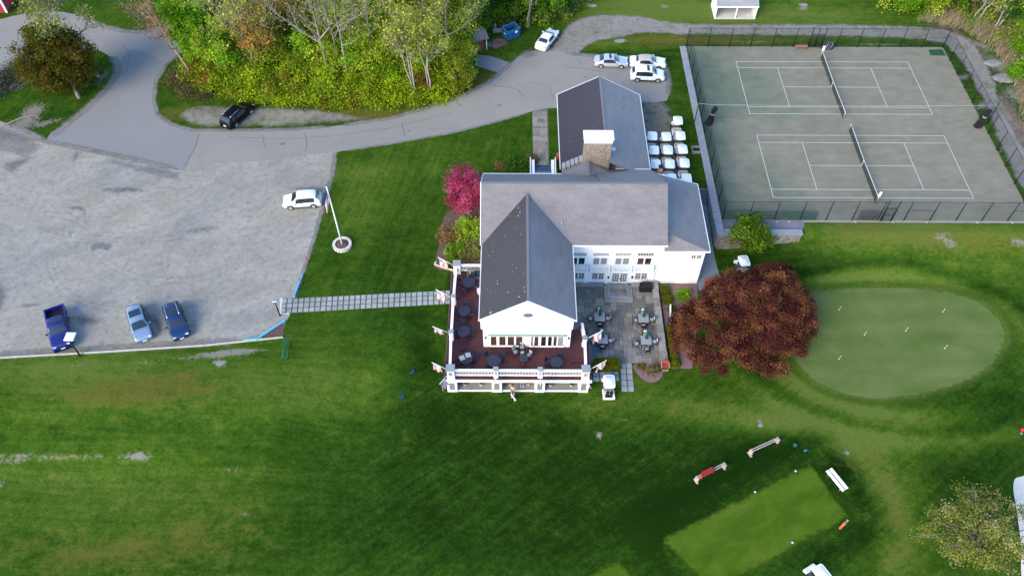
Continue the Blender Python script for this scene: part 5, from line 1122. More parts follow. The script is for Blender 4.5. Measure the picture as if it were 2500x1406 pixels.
# golf carts
CARTW = paint('cart_white', (.80, .80, .78), .4, 0, .3); CARTB = simple('cart_beige', (.42, .39, .34), .6, .1, 4)
def golf_cart():
    r_ = empty('golf_cart', (0, 0, 0))
    m = MB(); out = []
    for k in range(24):
        a = 2*math.pi*k/24; c_, s_ = math.cos(a), math.sin(a); out.append((math.copysign(abs(c_)**.35, c_), math.copysign(abs(s_)**.35, s_)))
    hx, hy = .60, .78
    rings = [(1.0, 1.80), (1.0, 1.86), (.95, 1.90), (.86, 1.905), (.84, 1.89), (.80, 1.89), (.78, 1.915), (.0, 1.93)]
    for q, z in rings:
        for x, y in out: m.v.append((x*(hx-(1-q)*.62), y*(hy-(1-q)*.62) if q > 0 else 0, z) if q > 0 else (0, 0, z))
    for i in range(len(rings)-1):
        for k in range(24): m.f.append((i*24+k, i*24+(k+1) % 24, (i+1)*24+(k+1) % 24, (i+1)*24+k)); m.uv.append(None); m.sm.append(True)
    m.f.append(tuple(range(24))[::-1]); m.uv.append(None); m.sm.append(False)
    m.build('canopy', CARTW, r_)
    for x in (-.52, .52):
        for y, yb in ((.66, 1.02), (-.62, -.62)): m = MB(); m.tube([(x, y, 1.81), (x, yb, .62)], .02, 5); m.build('strut', BLACK, r_)
    m = MB(); sec = [(1.25, .30, .52, .50), (1.18, .30, .70, .58), (.95, .28, .80, .60), (.80, .28, .72, .60)]
    for y, z0, z1, w_ in sec:
        m.v += [(-w_, y, z0), (-w_*.92, y, z1), (w_*.92, y, z1), (w_, y, z0)]
    for i in range(3):
        for k in range(3): b = i*4; m.f.append((b+k, b+k+1, b+k+5, b+k+4)); m.uv.append(None); m.sm.append(False)
    m.f.append((0, 3, 2, 1)); m.uv.append(None); m.sm.append(False); m.f.append((12, 13, 14, 15)); m.uv.append(None); m.sm.append(False); m.build('front_cowl', CARTW, r_)
    m = MB(); m.box((-.58, -.2, .25), (.58, .82, .33)); m.build('floor', PLASTIC, r_)
    m = MB(); m.box((-.60, -1.22, .28), (-.38, -.2, .70), .04); m.box((.38, -1.22, .28), (.60, -.2, .70), .04); m.box((-.379, -.75, .28), (.379, -.2, .66), .03); m.box((-.379, -1.22, .28), (.379, -1.12, .55)); m.build('rear_body', CARTW, r_)
    m = MB(); m.box((-.375, -1.115, .30), (.375, -.755, .46)); m.build('bag_well', BLACK, r_)
    m = MB(); m.box((-.52, -.62, .70), (.52, -.12, .82), .05); m.box((-.52, -.74, .74), (.52, -.63, 1.15), .03); m.build('seat', CARTB, r_)
    m = MB(); m.tube([(-.28, .72, .8), (-.28, .45, 1.0)], .02, 5); m.lathe((-.28, .42, 1.0), [(.16, -.012), (.18, 0), (.16, .012)], 12); m.build('steering_wheel', BLACK, r_)
    for x in (-.53, .53):
        for y in (.82, -.72):
            w_ = MB(); w_.lathe((0, 0, 0), [(.1, -.09), (.21, -.09), (.23, -.05), (.23, .05), (.21, .09), (.1, .09)], 12); w_.v = [(z, x_, y_) for x_, y_, z in w_.v]; wh = w_.build('wheel', RUBBER, r_, loc=(x, y, .23))
    return r_
cart0 = golf_cart(); _first = [True]
def put_cart(px, py, deg, label, bags=None, ground=False, canopy_z=1.9):
    c = cart0 if _first[0] else copy_tree(cart0); _first[0] = False
    g = 0.012
    if ground:
        q = A(px, py, -2.4+canopy_z)
        for i in range(6): q = A(px, py, gz(q.x, q.y)+canopy_z)
        g = gz(q.x, q.y)
    else: q = A(px, py, canopy_z)
    c.location = (q.x, q.y, g); c.rotation_euler = (0, 0, R(deg)); tag(c, label, 'golf cart', 'white golf carts')
    if bags:
        for k, x in enumerate((-.2, .2)):
            w_ = Matrix.Rotation(R(deg), 3, 'Z') @ Vector((x, -.95, .47)); o = empty('golf_bag', (c.location.x+w_.x, c.location.y+w_.y, g+w_.z), R(deg), f'black golf bag, {["left", "right"][k]} one in the cart by the pavers', 'golf bag', 'black golf bags')
            m = MB(); m.lathe((0, 0, 0), [(.13, 0), (.14, .6), (.12, .75), (.15, .85)], 10); m.build('bag', bags, o); m = MB(); m.tube([(0, .14, .2), (0, .2, .45), (0, .14, .7)], .02, 5); m.build('strap', PLASTIC, o)
    return c
zz = lambda u, v: (1560+u/7.4, 270+v/7.4)
rowsn = ['row nearest the cars', 'second row from the cars', 'third row from the cars', 'row nearest the annex']
for ci, (cn, pts) in enumerate((('column beside the roof', [(245, 455), (275, 710), (305, 960), (415, 1225)]), ('middle column', [(497, 465), (525, 708), (558, 960), (595, 1220)]), ('column beside the grass', [(752, 450), (790, 695), (825, 945), (863, 1220)]))):
    for ri, (u, v) in enumerate(pts):
        put_cart(*zz(u, v), -4+((ci*3+ri*5) % 4)*1.4, f'white golf cart in the {cn}, {rowsn[ri]}')
put_cart(*zz(705, 175), -3, 'white golf cart standing alone ahead of the parked carts')
put_cart(1487.5, 930, 1, 'white golf cart with black bags on the lawn by the pavers', BLACK, True)
put_cart(1817, 636, 6, 'white golf cart half hidden behind the copper tree', None, True)
put_cart(2008, 1399, 30, 'white golf cart canopy cut off at the bottom edge', None, True)
# ------------------------------------------------------------------ flags
def flagmat():
    m = N('flag_cloth'); uv = m.coord('UV'); sx = m.n('SeparateXYZ'); m.link(uv, sx.inputs[0]); u, v = sx.outputs[0], sx.outputs[1]
    st = m.math('LESS_THAN', m.math('FRACT', m.math('MULTIPLY', v, 6.5)), .5)
    c = m.mix(st, (.74, .72, .71), (.42, .06, .07))
    cant = m.math('MULTIPLY', m.math('LESS_THAN', u, .40), m.math('GREATER_THAN', v, .4615))
    g = m.n('CombineXYZ'); m.link(m.math('SUBTRACT', m.math('FRACT', m.math('MULTIPLY', u, 15)), .5), g.inputs[0]); m.link(m.math('SUBTRACT', m.math('FRACT', m.math('MULTIPLY', v, 9.3)), .5), g.inputs[1])
    ln = m.n('VectorMath', operation='LENGTH'); m.link(g.outputs[0], ln.inputs[0]); star = m.math('LESS_THAN', ln.outputs['Value'], .28)
    c = m.mix(cant, c, m.mix(star, (.06, .07, .17), (.75, .75, .75))); m.principled(c, .9, .1); return m.m
FLAG = flagmat()
def flag_cloth(w_, h, amp, seed, droop=.0):
    r_ = random.Random(seed); m = MB(); nu, nv = 10, 7; ph = r_.uniform(0, 6)
    P = [[(u/nu*w_*(1-.0*droop), amp*math.sin(u/nu*7+ph+v*.25)*(u/nu), v/nv*h-droop*(u/nu)**1.4*w_) for v in range(nv+1)] for u in range(nu+1)]
    for u in range(nu):
        for v in range(nv): m.poly([P[u][v], P[u+1][v], P[u+1][v+1], P[u][v+1]], [(u/nu, v/nv), ((u+1)/nu, v/nv), ((u+1)/nu, (v+1)/nv), (u/nu, (v+1)/nv)], True)
    return m
def post_flag(label, base, direction, L_=2.1, up=.9, seed=1):
    """a staff leaning out from a deck post with a flag hanging from it"""
    f = empty('post_flag', base, 0, label, 'flag', 'flags round the deck'); d = Vector((direction[0], direction[1], up)).normalized(); tip = d*L_
    m = MB(); m.tube([(0, 0, 0), tip], .03, 6); m.lathe(tip, [(.02, 0), (.05, .04), (.0001, .1)], 8); m.build('staff', TRIM, f)
    r_ = random.Random(seed); m = MB(); nu, nv = 8, 6; a0, a1 = tip*.98, tip*.45; P = []
    for u in range(nu+1):
        row = []
        for v in range(nv+1):
            s_ = a0.lerp(a1, v/nv); dn = u/nu*1.35; w = .14*math.sin(v*1.9+seed+u*.5)*(u/nu); hd = Vector((direction[0], direction[1], 0)).normalized(); sd_ = Vector((-hd.y, hd.x, 0))
            row.append(s_+Vector((0, 0, -dn*.9))+sd_*(w+.22*(u/nu)*((seed % 3)-1))-hd*(u/nu)*.15*(v/nv))
        P.append(row)
    for u in range(nu):
        for v in range(nv): m.poly([P[u][v], P[u+1][v], P[u+1][v+1], P[u][v+1]], [(u/nu, 1-v/nv), ((u+1)/nu, 1-v/nv), ((u+1)/nu, 1-(v+1)/nv), (u/nu, 1-(v+1)/nv)], True)
    m.build('cloth', FLAG, f)
post_flag('flag over the shrub bed at the back left corner post', (-49.1, -26.55, 1.1), (-1, .05), 2.0, .75, 1)
post_flag('flag over the stepping path on the left rail', (-49.15, -30.95, 1.1), (-1, .1), 1.9, .75, 2)
post_flag('flag on the left rail between path and front corner', (-49.15, -35.5, 1.1), (-1, .1), 1.8, .55, 3)
post_flag('flag pointing left from the front left corner post', (-49.1, -39.9, 1.1), (-1, .15), 1.7, .65, 4)
post_flag('flag drooping forward from the front left corner post', (-48.9, -40.35, 1.1), (-.5, -1), 1.8, .35, 5)
post_flag('flag hanging from the second front post of the deck', (-44.26, -40.25, 1.05), (.05, -1), 1.5, .6, 6)
post_flag('flag hanging from the third front post of the deck', (-39.84, -40.25, 1.05), (0, -1), 1.8, .6, 7)
post_flag('flag hanging forward from the front right corner post', (-35.33, -40.35, 1.1), (.1, -1), 1.9, .6, 8)
post_flag('flag on the right rail over the patio edge', (-35.0, -36.15, 1.15), (1, .15), 1.8, .75, 9)
post_flag('flag pointing right from the front right corner post', (-34.9, -39.8, 1.1), (1, .2), 1.9, .75, 10)
fp = empty('flagpole', (-61.93, -22.86, 0), 0, 'tall white flagpole in a round stone planter on the lawn', 'flagpole')
m = MB(); m.tube([(0, 0, 0), (-.05, 0, 4.5), (-.12, 0, 9.2)], [.09, .075, .05], 10); m.lathe((-.12, 0, 9.2), [(.03, 0), (.09, .06), (.09, .12), (.0001, .2)], 10); m.build('pole', TRIM, fp)
m = flag_cloth(2.0, 1.3, .2, 2, .85); m.v = [(-.1-x*.28, -.1-x*.18+y, 7.3+z) for x, y, z in m.v]; m.build('flag', FLAG, fp)
pl = empty('stone_planter', (-61.93, -22.86, 0), 0, 'round pale stone planter ring at the foot of the flagpole', 'planter')
rr = random.Random(8)
for k in range(20):
    a = 2*math.pi*k/20; m = MB(); m.obox((.92*math.cos(a), .92*math.sin(a), .19), (.30, .27, .38+rr.uniform(-.03, .03)), a+rr.uniform(-.05, .05)); m.build('stone', simple('planter_stone', (.55, .50, .44), .9, .15) if k == 0 else bpy.data.materials['planter_stone'], pl)
m = MB(); m.lathe((0, 0, 0), [(.80, 0), (.80, .26), (.3, .30), (.0001, .31)], 18); m.build('soil', MULCH, pl)

# ------------------------------------------------------------------ patio and deck furniture
def chair_master(name, frame, cushion, light):
    r_ = empty(name, (0, 0, 0))            # faces +y; back at -y
    m = MB(); m.box((-.29, -.27, .40), (.29, .29, .44)); m.build('seat_frame', frame, r_)
    m = MB(); m.box((-.20, -.18, .441), (.20, .23, .49), .03); m.build('cushion', cushion, r_)
    m = MB(); m.obox((0, -.30, .72), (.50, .05, .50), 0, .18); b = m.build('backrest', frame, r_)
    m = MB(); m.obox((0, -.265, .73), (.34, .05, .36), 0, .18); m.build('back_cushion', cushion, b)
    for x in (-.27, .27):
        m = MB(); m.tube([(x, -.28, .64), (x, .05, .66), (x, .26, .62), (x, .27, 0)], .022, 5); m.build('arm', frame, r_)
        m = MB(); m.tube([(x, -.22, .42), (x, -.33, 0)], .022, 5); m.build('leg', frame, r_)
    return r_
pch = chair_master('patio_chair', BLACK, CUSHION, 1); dch = chair_master('deck_chair', DARKFAB, DARKFAB, 0); lch = chair_master('lounge_chair', DARKFAB, CUSHION_G, 1)
used = {}
def put(master, x, y, z, ang, label, cat, group):
    c = master if master not in used else copy_tree(master); used[master] = 1
    c.location = (x, y, z); c.rotation_euler = (0, 0, ang); return tag(c, label, cat, group)
ZPF = ZP+.045
tabs = [((1464.1, 773.5), 'far left', 'nearest the landing'), ((1571.1, 776.2), 'far right', 'near the grill'), ((1470.5, 827.5), 'near left', 'by the clipped hedge'), ((1577.5, 829.9), 'near right', 'by the wooden armchair')]
for ti, (pp, tn, whr) in enumerate(tabs):
    c_ = A(*pp, ZPF+.74); t = empty('patio_table', (c_.x, c_.y, ZPF), 0, f'square grey patio table, {tn} of the four', 'table', 'patio tables')
    m = MB(); m.box((-.56, -.55, .70), (.56, .55, .75), .01); m.build('top', simple('table_grey', (.27, .28, .31), .6, .08, 5) if ti == 0 else bpy.data.materials['table_grey'], t)
    for x in (-.48, .48):
        for y in (-.47, .47): m = MB(); m.box((x-.03, y-.03, 0), (x+.03, y+.03, .699)); m.build('leg', BLACK, t)
    u = empty('closed_umbrella', (c_.x, c_.y+.02, ZPF), 0, f'closed green umbrella in the {tn} patio table', 'umbrella', 'closed patio umbrellas')
    m = MB(); m.tube([(0, 0, 0), (0, 0, 2.45)], .022, 6); m.build('pole', WOOD, u)
    m = MB(); n = 10; pr = [(.05, .95), (.17, 1.05), (.16, 1.5), (.11, 2.0), (.04, 2.4)]
    for i, (q, z) in enumerate(pr):
        for k in range(n): a = 2*math.pi*k/n; e = q*(1.25 if k % 2 else .7); m.v.append((e*math.cos(a), e*math.sin(a), z))
    for i in range(4):
        for k in range(n): m.f.append((i*n+k, i*n+(k+1) % n, (i+1)*n+(k+1) % n, (i+1)*n+k)); m.uv.append(None); m.sm.append(False)
    m.build('canopy', GREENFAB, u)
    m = MB(); m.lathe((0, 0, 0), [(.28, 0), (.28, .06), (.05, .09)], 12); m.build('base', BLACK, u)
    for si, (sx_, sy_, ang, sn) in enumerate(((0, .88, 180, 'far'), (0, -.85, 0, 'near'), (-.92, 0, -90, 'left'), (.92, 0, 90, 'right'))):
        dx, dy, da = {(0, 2): (-.1, -.05, 25), (3, 2): (-.12, -.25, -20), (3, 1): (.05, -.22, 4), (1, 2): (.05, -.1, 0)}.get((ti, si), (0, 0, 0))
        put(pch, c_.x+sx_+dx, c_.y+sy_+dy, ZPF, R(ang+da), f'patio chair with white cushion on the {sn} side of the {tn} table', 'chair', 'patio chairs')
gr = A(1580, 712, -1.4); g = empty('covered_grill', (-27.75, -27.15, ZPF), 0, 'grill under a black cover in the patio corner by the clubhouse', 'grill')
m = MB(); m.box((-.72, -.36, .0), (.72, .36, .95), .08); m.box((-.55, -.30, .90), (.55, .30, 1.12), .08); m.build('cover', simple('black_cover', (.010, .010, .012), .6, .4, 3), g)
# deck tables
D = [((1144, 688.3), 'by the wicker sofa', 4, .70), ((1133.8, 758.3), 'by the stepping path', 4, .64), ((1132, 808), 'midway down the left rail', 4, .66), ((1138, 874), 'in the front left corner', 4, .68), ((1206, 880), 'left of the front steps view', 3, .70), ((1278.8, 874), 'with four pale chairs', 4, .45), ((1358.5, 884), 'in the front right corner', 3, .66)]
D[4] = ((1206, 880), 'between the corner and the pale chairs', 3, .70)
TT = simple('dark_table', (.022, .023, .045), .45, .25, 4)
for ti, (pp, whr, nch, rad) in enumerate(D):
    c_ = A(*pp, .72); t = empty('deck_table', (c_.x, c_.y, 0), 0, f'round dark deck table {whr}', 'table', 'round deck tables')
    m = MB(); m.lathe((0, 0, .69), [(rad-.03, 0), (rad, .01), (rad, .035), (rad-.02, .045)], 24); m.build('top', TT, t)
    m = MB(); m.tube([(0, 0, 0), (0, 0, .69)], .05, 8); m.lathe((0, 0, 0), [(.3, 0), (.3, .03), (.06, .06)], 12); m.build('pedestal', BLACK, t)
    side = {4: ['far', 'right', 'near', 'left'], 3: ['far', 'right', 'left']}[nch]
    for k in range(nch):
        if ti == 5:
            q = [A(1257.4, 873), A(1274, 861), A(1291.3, 881), A(1276.4, 884)][k]; x, y = q.x, q.y+.45; a = math.atan2(c_.y-y, c_.x-x)-math.pi/2
            put(lch, x, y, 0, a, f'pale cushioned deck chair, {["left", "far", "right", "near"][k]} side of the small table', 'chair', 'pale deck chairs'); continue
        a = {4: [90, 0, -90, 180], 3: [100, 10, 200]}[nch][k]+ti*13-20; x, y = c_.x+(rad+.22)*math.cos(R(a)), c_.y+(rad+.22)*math.sin(R(a))
        if y < -39.75: y = -39.72
        put(dch, x, y, 0, R(a+90), f'dark chair, {side[k]} side of the round deck table {whr}', 'chair', 'dark deck chairs')
for k, (u, v) in enumerate(((685, 130), (830, 60))):
    q = A(1060+u/10.04, 860+v/10.04, .80); m = MB(); m.box((-.27, -.27, 0), (.27, .27, .10), .03)
    tag(m.build('loose_cushion', CUSHION_G, None, loc=(q.x, q.y, .74), rz=.4-.1*k), f'loose pale cushion on the front left deck table, {["left", "right"][k]} one', 'cushion', 'loose cushions')
so_ = empty('wicker_sofa', (-46.75, -27.2, 0), 0, 'grey wicker two seat sofa against the back deck rail', 'sofa'); WICK = simple('wicker', (.13, .125, .125), .8, .3, 30)
m = MB(); m.box((-.85, .18, 0), (.85, .40, .85), .03); m.build('backrest', WICK, so_)
for x in (-.85, .72): m = MB(); m.box((x, -.42, 0), (x+.13, .179, .62), .02); m.build('arm', WICK, so_)
m = MB(); m.box((-.719, -.45, 0), (.719, .179, .33)); m.build('base', WICK, so_)
m = MB(); m.box((-.70, -.40, .331), (.70, .17, .45), .03); m.build('seat_cushion', DARKFAB, so_)
for x, mt in ((-.38, CUSHION_G), (.38, DARKFAB)): m = MB(); m.obox((x, .05, .62), (.5, .16, .42), .1, -.4); m.build('pillow', mt, so_)

# under the deck
def pot(px, py, label, seed, c=(.12, .16, .03)):
    q = A(px, py, ZP+.5); y = max(q.y, -40.0); o = empty('potted_plant', (q.x, y, ZP+.04), 0, label, 'plant', 'potted plants under the deck edge')
    m = MB(); m.lathe((0, 0, 0), [(.15, 0), (.22, .38), (.20, .38)], 12); m.build('pot', simple('clay_white', (.45, .42, .38), .7, .15) if 'clay_white' not in bpy.data.materials else bpy.data.materials['clay_white'], o)
    r_ = random.Random(seed); m = MB()
    for k in range(70):
        a, e, l_ = r_.uniform(0, 6.28), r_.uniform(.2, 1.3), r_.uniform(.2, .42); d = Vector((math.cos(a)*math.cos(e), math.sin(a)*math.cos(e), math.sin(e))); s_ = d.cross(Vector((0, 0, 1))).normalized()*.04; b = Vector((0, 0, .38)); m.poly([b, b+d*l_*.6+s_, b+d*l_, b+d*l_*.6-s_])
    m.build('leaves', simple('pot_leaf%d' % seed, c, .8, .3, 8), o)
for k, (px, py, n_) in enumerate(((1134.7, 934, 'left of the first bay'), (1174.5, 934, 'right of the first bay'), (1245.5, 934, 'left of the orange bench'), (1289, 933, 'right of the seated person'), (1344.6, 936, 'left of the third bay'), (1395, 936, 'right of the third bay'))):
    pot(px, py, f'potted plant {n_} under the deck', k, (.26, .09, .03) if k == 3 else (.13, .16, .04))
q = A(1123, 931, ZP+.3); m = MB(); m.lathe((0, 0, 0), [(.18, 0), (.24, .45), (.22, .45), (.2, .40)], 12); tag(m.build('black_bucket', BLACK, None, loc=(q.x, max(q.y, -39.9), ZP+.035)), 'black bucket under the deck near the left pier', 'bucket')
bq = A(1258, 938, ZP+.45); BY = max(bq.y, -39.4)
bo = empty('orange_bench', (bq.x+.15, BY+.35, ZP+.035), 0, 'orange wooden bench under the deck', 'bench')
for k in range(3): m = MB(); m.box((-.95, -.25+k*.17, .42), (.95, -.10+k*.17, .46)); m.build('seat_slat', ORANGEWOOD, bo)
for k in range(2): m = MB(); m.box((-.95, .28, .58+k*.18), (.95, .32, .72+k*.18)); m.build('back_slat', ORANGEWOOD, bo)
for s_ in (-1, 1): m = MB(); m.box((s_*.85-.04, -.25, 0), (s_*.85+.04, .30, .419)); m.build('leg', ORANGEWOOD, bo)

# ------------------------------------------------------------------ people and dog
def skin_body(name, joints, edges, mat, parent, sub=2):
    me = bpy.data.meshes.new(name); me.from_pydata([j[:3] for j in joints], edges, []); o = mesh_obj(name, me, None, parent)
    bm = bmesh.new(); bm.from_mesh(me); L_ = bm.verts.layers.skin.verify()
    for v, j in zip(bm.verts, joints): v[L_].radius = (j[3], j[4] if len(j) > 4 else j[3]); v[L_].use_root = (v.index == 0)
    bm.to_mesh(me); bm.free(); s_ = o.modifiers.new('skin', 'SKIN'); s_.use_smooth_shade = True; o.modifiers.new('sub', 'SUBSURF').levels = sub; o.modifiers['sub'].render_levels = sub
    me.materials.append(mat); return o
SKINM = simple('skin', (.45, .27, .19), .6, .08, 5); HAIR = simple('dark_hair', (.025, .018, .014), .7, .3, 8); NAVY = simple('navy_cloth', (.012, .018, .06), .9, .2, 6); REDC = simple('red_cloth', (.25, .02, .03), .9, .2, 6); KHAKI = simple('khaki_cloth', (.36, .28, .18), .9, .15, 6); SHOE = simple('white_shoe', (.75, .75, .74), .6, .05)
def standing(label, loc, rz):
    o = empty('person', loc, rz, label, 'person')
    J = [(0, 0, .92, .13, .11), (0, .01, 1.15, .14, .10), (0, 0, 1.38, .16, .10), (0, .01, 1.50, .06), (0, .02, 1.58, .055),
         (.19, 0, 1.40, .06), (.25, -.05, 1.13, .045), (.22, .14, .96, .035), (.21, .20, .92, .03), (-.19, 0, 1.40, .06), (-.26, -.04, 1.13, .045), (-.25, .10, .92, .035), (-.25, .14, .86, .03),
         (.10, 0, .85, .09), (.11, .03, .48, .06), (.12, -.02, .09, .045), (.12, .10, .05, .04), (-.10, 0, .85, .09), (-.12, -.02, .48, .06), (-.13, -.08, .09, .045), (-.13, .05, .05, .04)]
    E = [(0, 1), (1, 2), (2, 3), (3, 4), (2, 5), (5, 6), (6, 7), (7, 8), (2, 9), (9, 10), (10, 11), (11, 12), (0, 13), (13, 14), (14, 15), (15, 16), (0, 17), (17, 18), (18, 19), (19, 20)]
    skin_body('body', J, E, SKINM, o)
    head(o, (0, .03, 1.66))
    c_ = [(0, 0, .98, .16, .13), (0, .01, 1.18, .165, .125), (0, 0, 1.38, .175, .115), (.20, 0, 1.40, .075), (.245, -.03, 1.20, .065), (-.20, 0, 1.40, .075), (-.25, -.03, 1.20, .065)]
    skin_body('shirt', c_, [(0, 1), (1, 2), (2, 3), (3, 4), (2, 5), (5, 6)], KHAKI, o)
    s_ = [(0, 0, .96, .165, .135), (.10, 0, .82, .11), (.11, .02, .55, .095), (-.10, 0, .82, .11), (-.115, -.01, .55, .095)]
    skin_body('shorts', s_, [(0, 1), (1, 2), (0, 3), (3, 4)], NAVY, o)
    for x, y in ((.12, .04), (-.13, -.02)): m = MB(); m.obox((x, y, .05), (.10, .28, .10)); m.build('shoe', SHOE, o)
    return o
def head(o, c_, hair=HAIR):
    m = MB(); prof = [(.0001, -.125), (.05, -.12), (.072, -.08), (.083, -.02), (.086, .04), (.075, .09), (.045, .118), (.0001, .125)]; m.lathe(c_, prof, 14); m.v = [(x, c_[1]+(y-c_[1])*1.18, z) for x, y, z in m.v]; h = m.build('head', SKINM, o)
    m = MB(); m.obox((c_[0], c_[1]+.105, c_[2]-.01), (.025, .03, .04)); m.build('nose', SKINM, h)
    m = MB(); [m.obox((c_[0]+s_*.033, c_[1]+.093, c_[2]+.015), (.025, .012, .012)) for s_ in (-1, 1)]; m.obox((c_[0], c_[1]+.092, c_[2]-.055), (.05, .012, .01)); m.build('face', HAIR, h)
    m = MB(); m.lathe((c_[0], c_[1]-.015, c_[2]+.02), [(.088, -.06), (.095, .0), (.09, .06), (.06, .105), (.0001, .118)], 14); m.v = [(x, c_[1]-.015+(y-c_[1]+.015)*1.12, z) for x, y, z in m.v]; m.build('hair', hair, h)
q = A(1252, 962, ZP); standing('standing person in tan top and navy shorts at the deck front', (q.x, min(q.y, -40.65), gz(q.x, min(q.y, -40.65))), R(150))
def seated(label, loc, rz):
    o = empty('person', loc, rz, label, 'person')
    J = [(0, 0, .54, .14, .12), (0, -.02, .78, .14, .10), (0, -.03, 1.0, .16, .10), (0, -.01, 1.12, .06), (0, .0, 1.2, .055), (.19, -.02, 1.02, .06), (.25, .0, .78, .045), (.16, .22, .64, .035), (.13, .27, .62, .03), (-.19, -.02, 1.02, .06), (-.25, .0, .78, .045), (-.16, .22, .64, .035), (-.13, .27, .62, .03),
         (.10, .08, .53, .085), (.13, .45, .52, .062), (.13, .50, .09, .045), (.13, .62, .05, .04), (-.10, .08, .53, .085), (-.13, .45, .52, .062), (-.13, .52, .09, .045), (-.13, .64, .05, .04)]
    E = [(0, 1), (1, 2), (2, 3), (3, 4), (2, 5), (5, 6), (6, 7), (7, 8), (2, 9), (9, 10), (10, 11), (11, 12), (0, 13), (13, 14), (14, 15), (15, 16), (0, 17), (17, 18), (18, 19), (19, 20)]
    skin_body('body', J, E, SKINM, o); head(o, (0, .01, 1.29))
    skin_body('shirt', [(0, 0, .60, .155, .13), (0, -.02, .80, .165, .12), (0, -.03, 1.0, .175, .115), (.20, -.02, 1.02, .075), (.25, 0, .82, .065), (-.20, -.02, 1.02, .075), (-.25, 0, .82, .065)], [(0, 1), (1, 2), (2, 3), (3, 4), (2, 5), (5, 6)], REDC, o)
    skin_body('shorts', [(0, .02, .56, .155, .12), (.10, .12, .53, .10), (.13, .38, .52, .08), (-.10, .12, .53, .10), (-.13, .38, .52, .08)], [(0, 1), (1, 2), (0, 3), (3, 4)], NAVY, o)
    for s_ in (-1, 1): m = MB(); m.obox((s_*.13, .59, .05), (.10, .28, .10)); m.build('shoe', SHOE, o)
seated('seated person in red shirt on the orange bench under the deck', (bq.x+.70, BY+.30, ZP+.0), R(180))
q = A(1256, 976, ZP-.05); dog = empty('dog', (q.x-.05, q.y, gz(q.x, q.y)), R(125), 'small white dog on the lawn before the deck', 'dog')
skin_body('body', [(0, 0, .36, .10, .11), (.22, 0, .37, .115, .12), (.36, 0, .42, .08), (.46, 0, .52, .07), (.58, 0, .50, .04), (-.22, 0, .36, .10), (-.32, 0, .42, .03), (-.44, 0, .52, .02),
    (.26, .08, .24, .045), (.25, .08, .03, .03), (.26, -.08, .24, .045), (.27, -.08, .03, .03), (-.22, .08, .26, .06), (-.27, .08, .13, .03), (-.24, .08, .03, .028), (-.22, -.08, .26, .06), (-.27, -.08, .13, .03), (-.24, -.08, .03, .028), (.44, .07, .58, .02), (.44, -.07, .58, .02)],
    [(0, 1), (1, 2), (2, 3), (3, 4), (0, 5), (5, 6), (6, 7), (1, 8), (8, 9), (1, 10), (10, 11), (5, 12), (12, 13), (13, 14), (5, 15), (15, 16), (16, 17), (3, 18), (3, 19)], simple('white_fur', (.45, .44, .41), .95, .1, 20), dog)

# ------------------------------------------------------------------ grounds furniture
def lamp_post(label, base, h, arm, head_mat, hs):
    o = empty('lamp_post', base, 0, label, 'lamp post', 'lamp posts by the lot'); m = MB(); m.tube([(0, 0, 0), (0, 0, h)], [.09, .06], 8); m.build('pole', BLACK, o)
    m = MB(); m.tube([(0, 0, h-.1), (arm*.5, .1, h+.02)], .05, 6); m.build('arm', BLACK, o)
    m = MB(); m.box((arm*.5-hs*.5, -.1, h), (arm*.5+hs*.5, hs*.9, h+.14), .04); m.build('lamp_head', head_mat, o)
b_ = A(196, 868, 0); t_ = AY(170, 830, b_.y); lamp_post('tall lamp post with broad white head beside the blue pickup', (b_.x, b_.y, 0), max(2.5, t_.z), (t_.x-b_.x), PAPER, .95)
b_ = A(684, 771, 0); t_ = AY(671, 737, b_.y); lamp_post('short dark lamp post at the stepping path end', (b_.x, b_.y, 0), max(2, t_.z), (t_.x-b_.x), STEEL, .5)
for k, (px, py, n_) in enumerate(((754, 642, 'higher up the lot edge'), (738, 695, 'beside the blue bar'))):
    q = A(px, py, 0); o = empty('marker_post', q, 0, f'rust red marker post {n_}', 'post', 'rust red posts'); m = MB(); m.tube([(0, 0, 0), (-.1, 0, .95)], .06, 6); m.build('shaft', RUST, o); m = MB(); m.obox((-.1, 0, .97), (.16, .16, .06)); m.build('cap', RUST, o)
for k, (a, b, n_) in enumerate((((738, 671), (717, 725), 'beside the stepping path'), ((696, 782), (630, 825), 'across the mulch corner'), ((629, 827), (598, 829), 'along the lot front'))):
    a, b = A(*a, .2), A(*b, .2); d = b-a; o = empty('parking_bar', ((a.x+b.x)/2, (a.y+b.y)/2, .02), math.atan2(d.y, d.x), f'light blue parking bar {n_}', 'barrier', 'light blue parking bars'); L_ = d.length
    m = MB(); m.box((-L_/2, -.09, .10), (L_/2, .09, .26), .02); m.build('rail', BLUEPAINT, o)
    for s_ in (-1, 1): m = MB(); m.box((s_*L_*.42-.1, -.12, 0), (s_*L_*.42+.1, .12, .099)); m.build('foot', CONCRETE, o)
q0, q1 = G(699, 835), G(693, 880); d = q1-q0; br = empty('bike_rack', (q0+q1)/2, math.atan2(d.y, d.x), 'green metal bike rack on the lawn by the lot corner', 'bike rack'); L_ = d.length
for y in (-.28, .28): m = MB(); m.tube([(-L_/2, y, .05), (-L_/2, 0, .75), (-L_/2, -y, .05)], .03, 5); 
for s_ in (-1, 1): m = MB(); m.tube([(s_*L_/2, -.35, .03), (s_*L_/2, 0, .8), (s_*L_/2, .35, .03)], .03, 6); m.build('end_frame', GREENMET, br)
m = MB(); m.tube([(-L_/2, 0, .8), (L_/2, 0, .8)], .03, 6); m.tube([(-L_/2, .3, .12), (L_/2, .3, .12)], .025, 6); m.build('rail', GREENMET, br)
for k in range(9): x = -L_/2+L_*(k+.5)/9; m = MB(); m.tube([(x, 0, .8), (x, .3, .12)], .018, 5); m.build('bar', GREENMET, br)
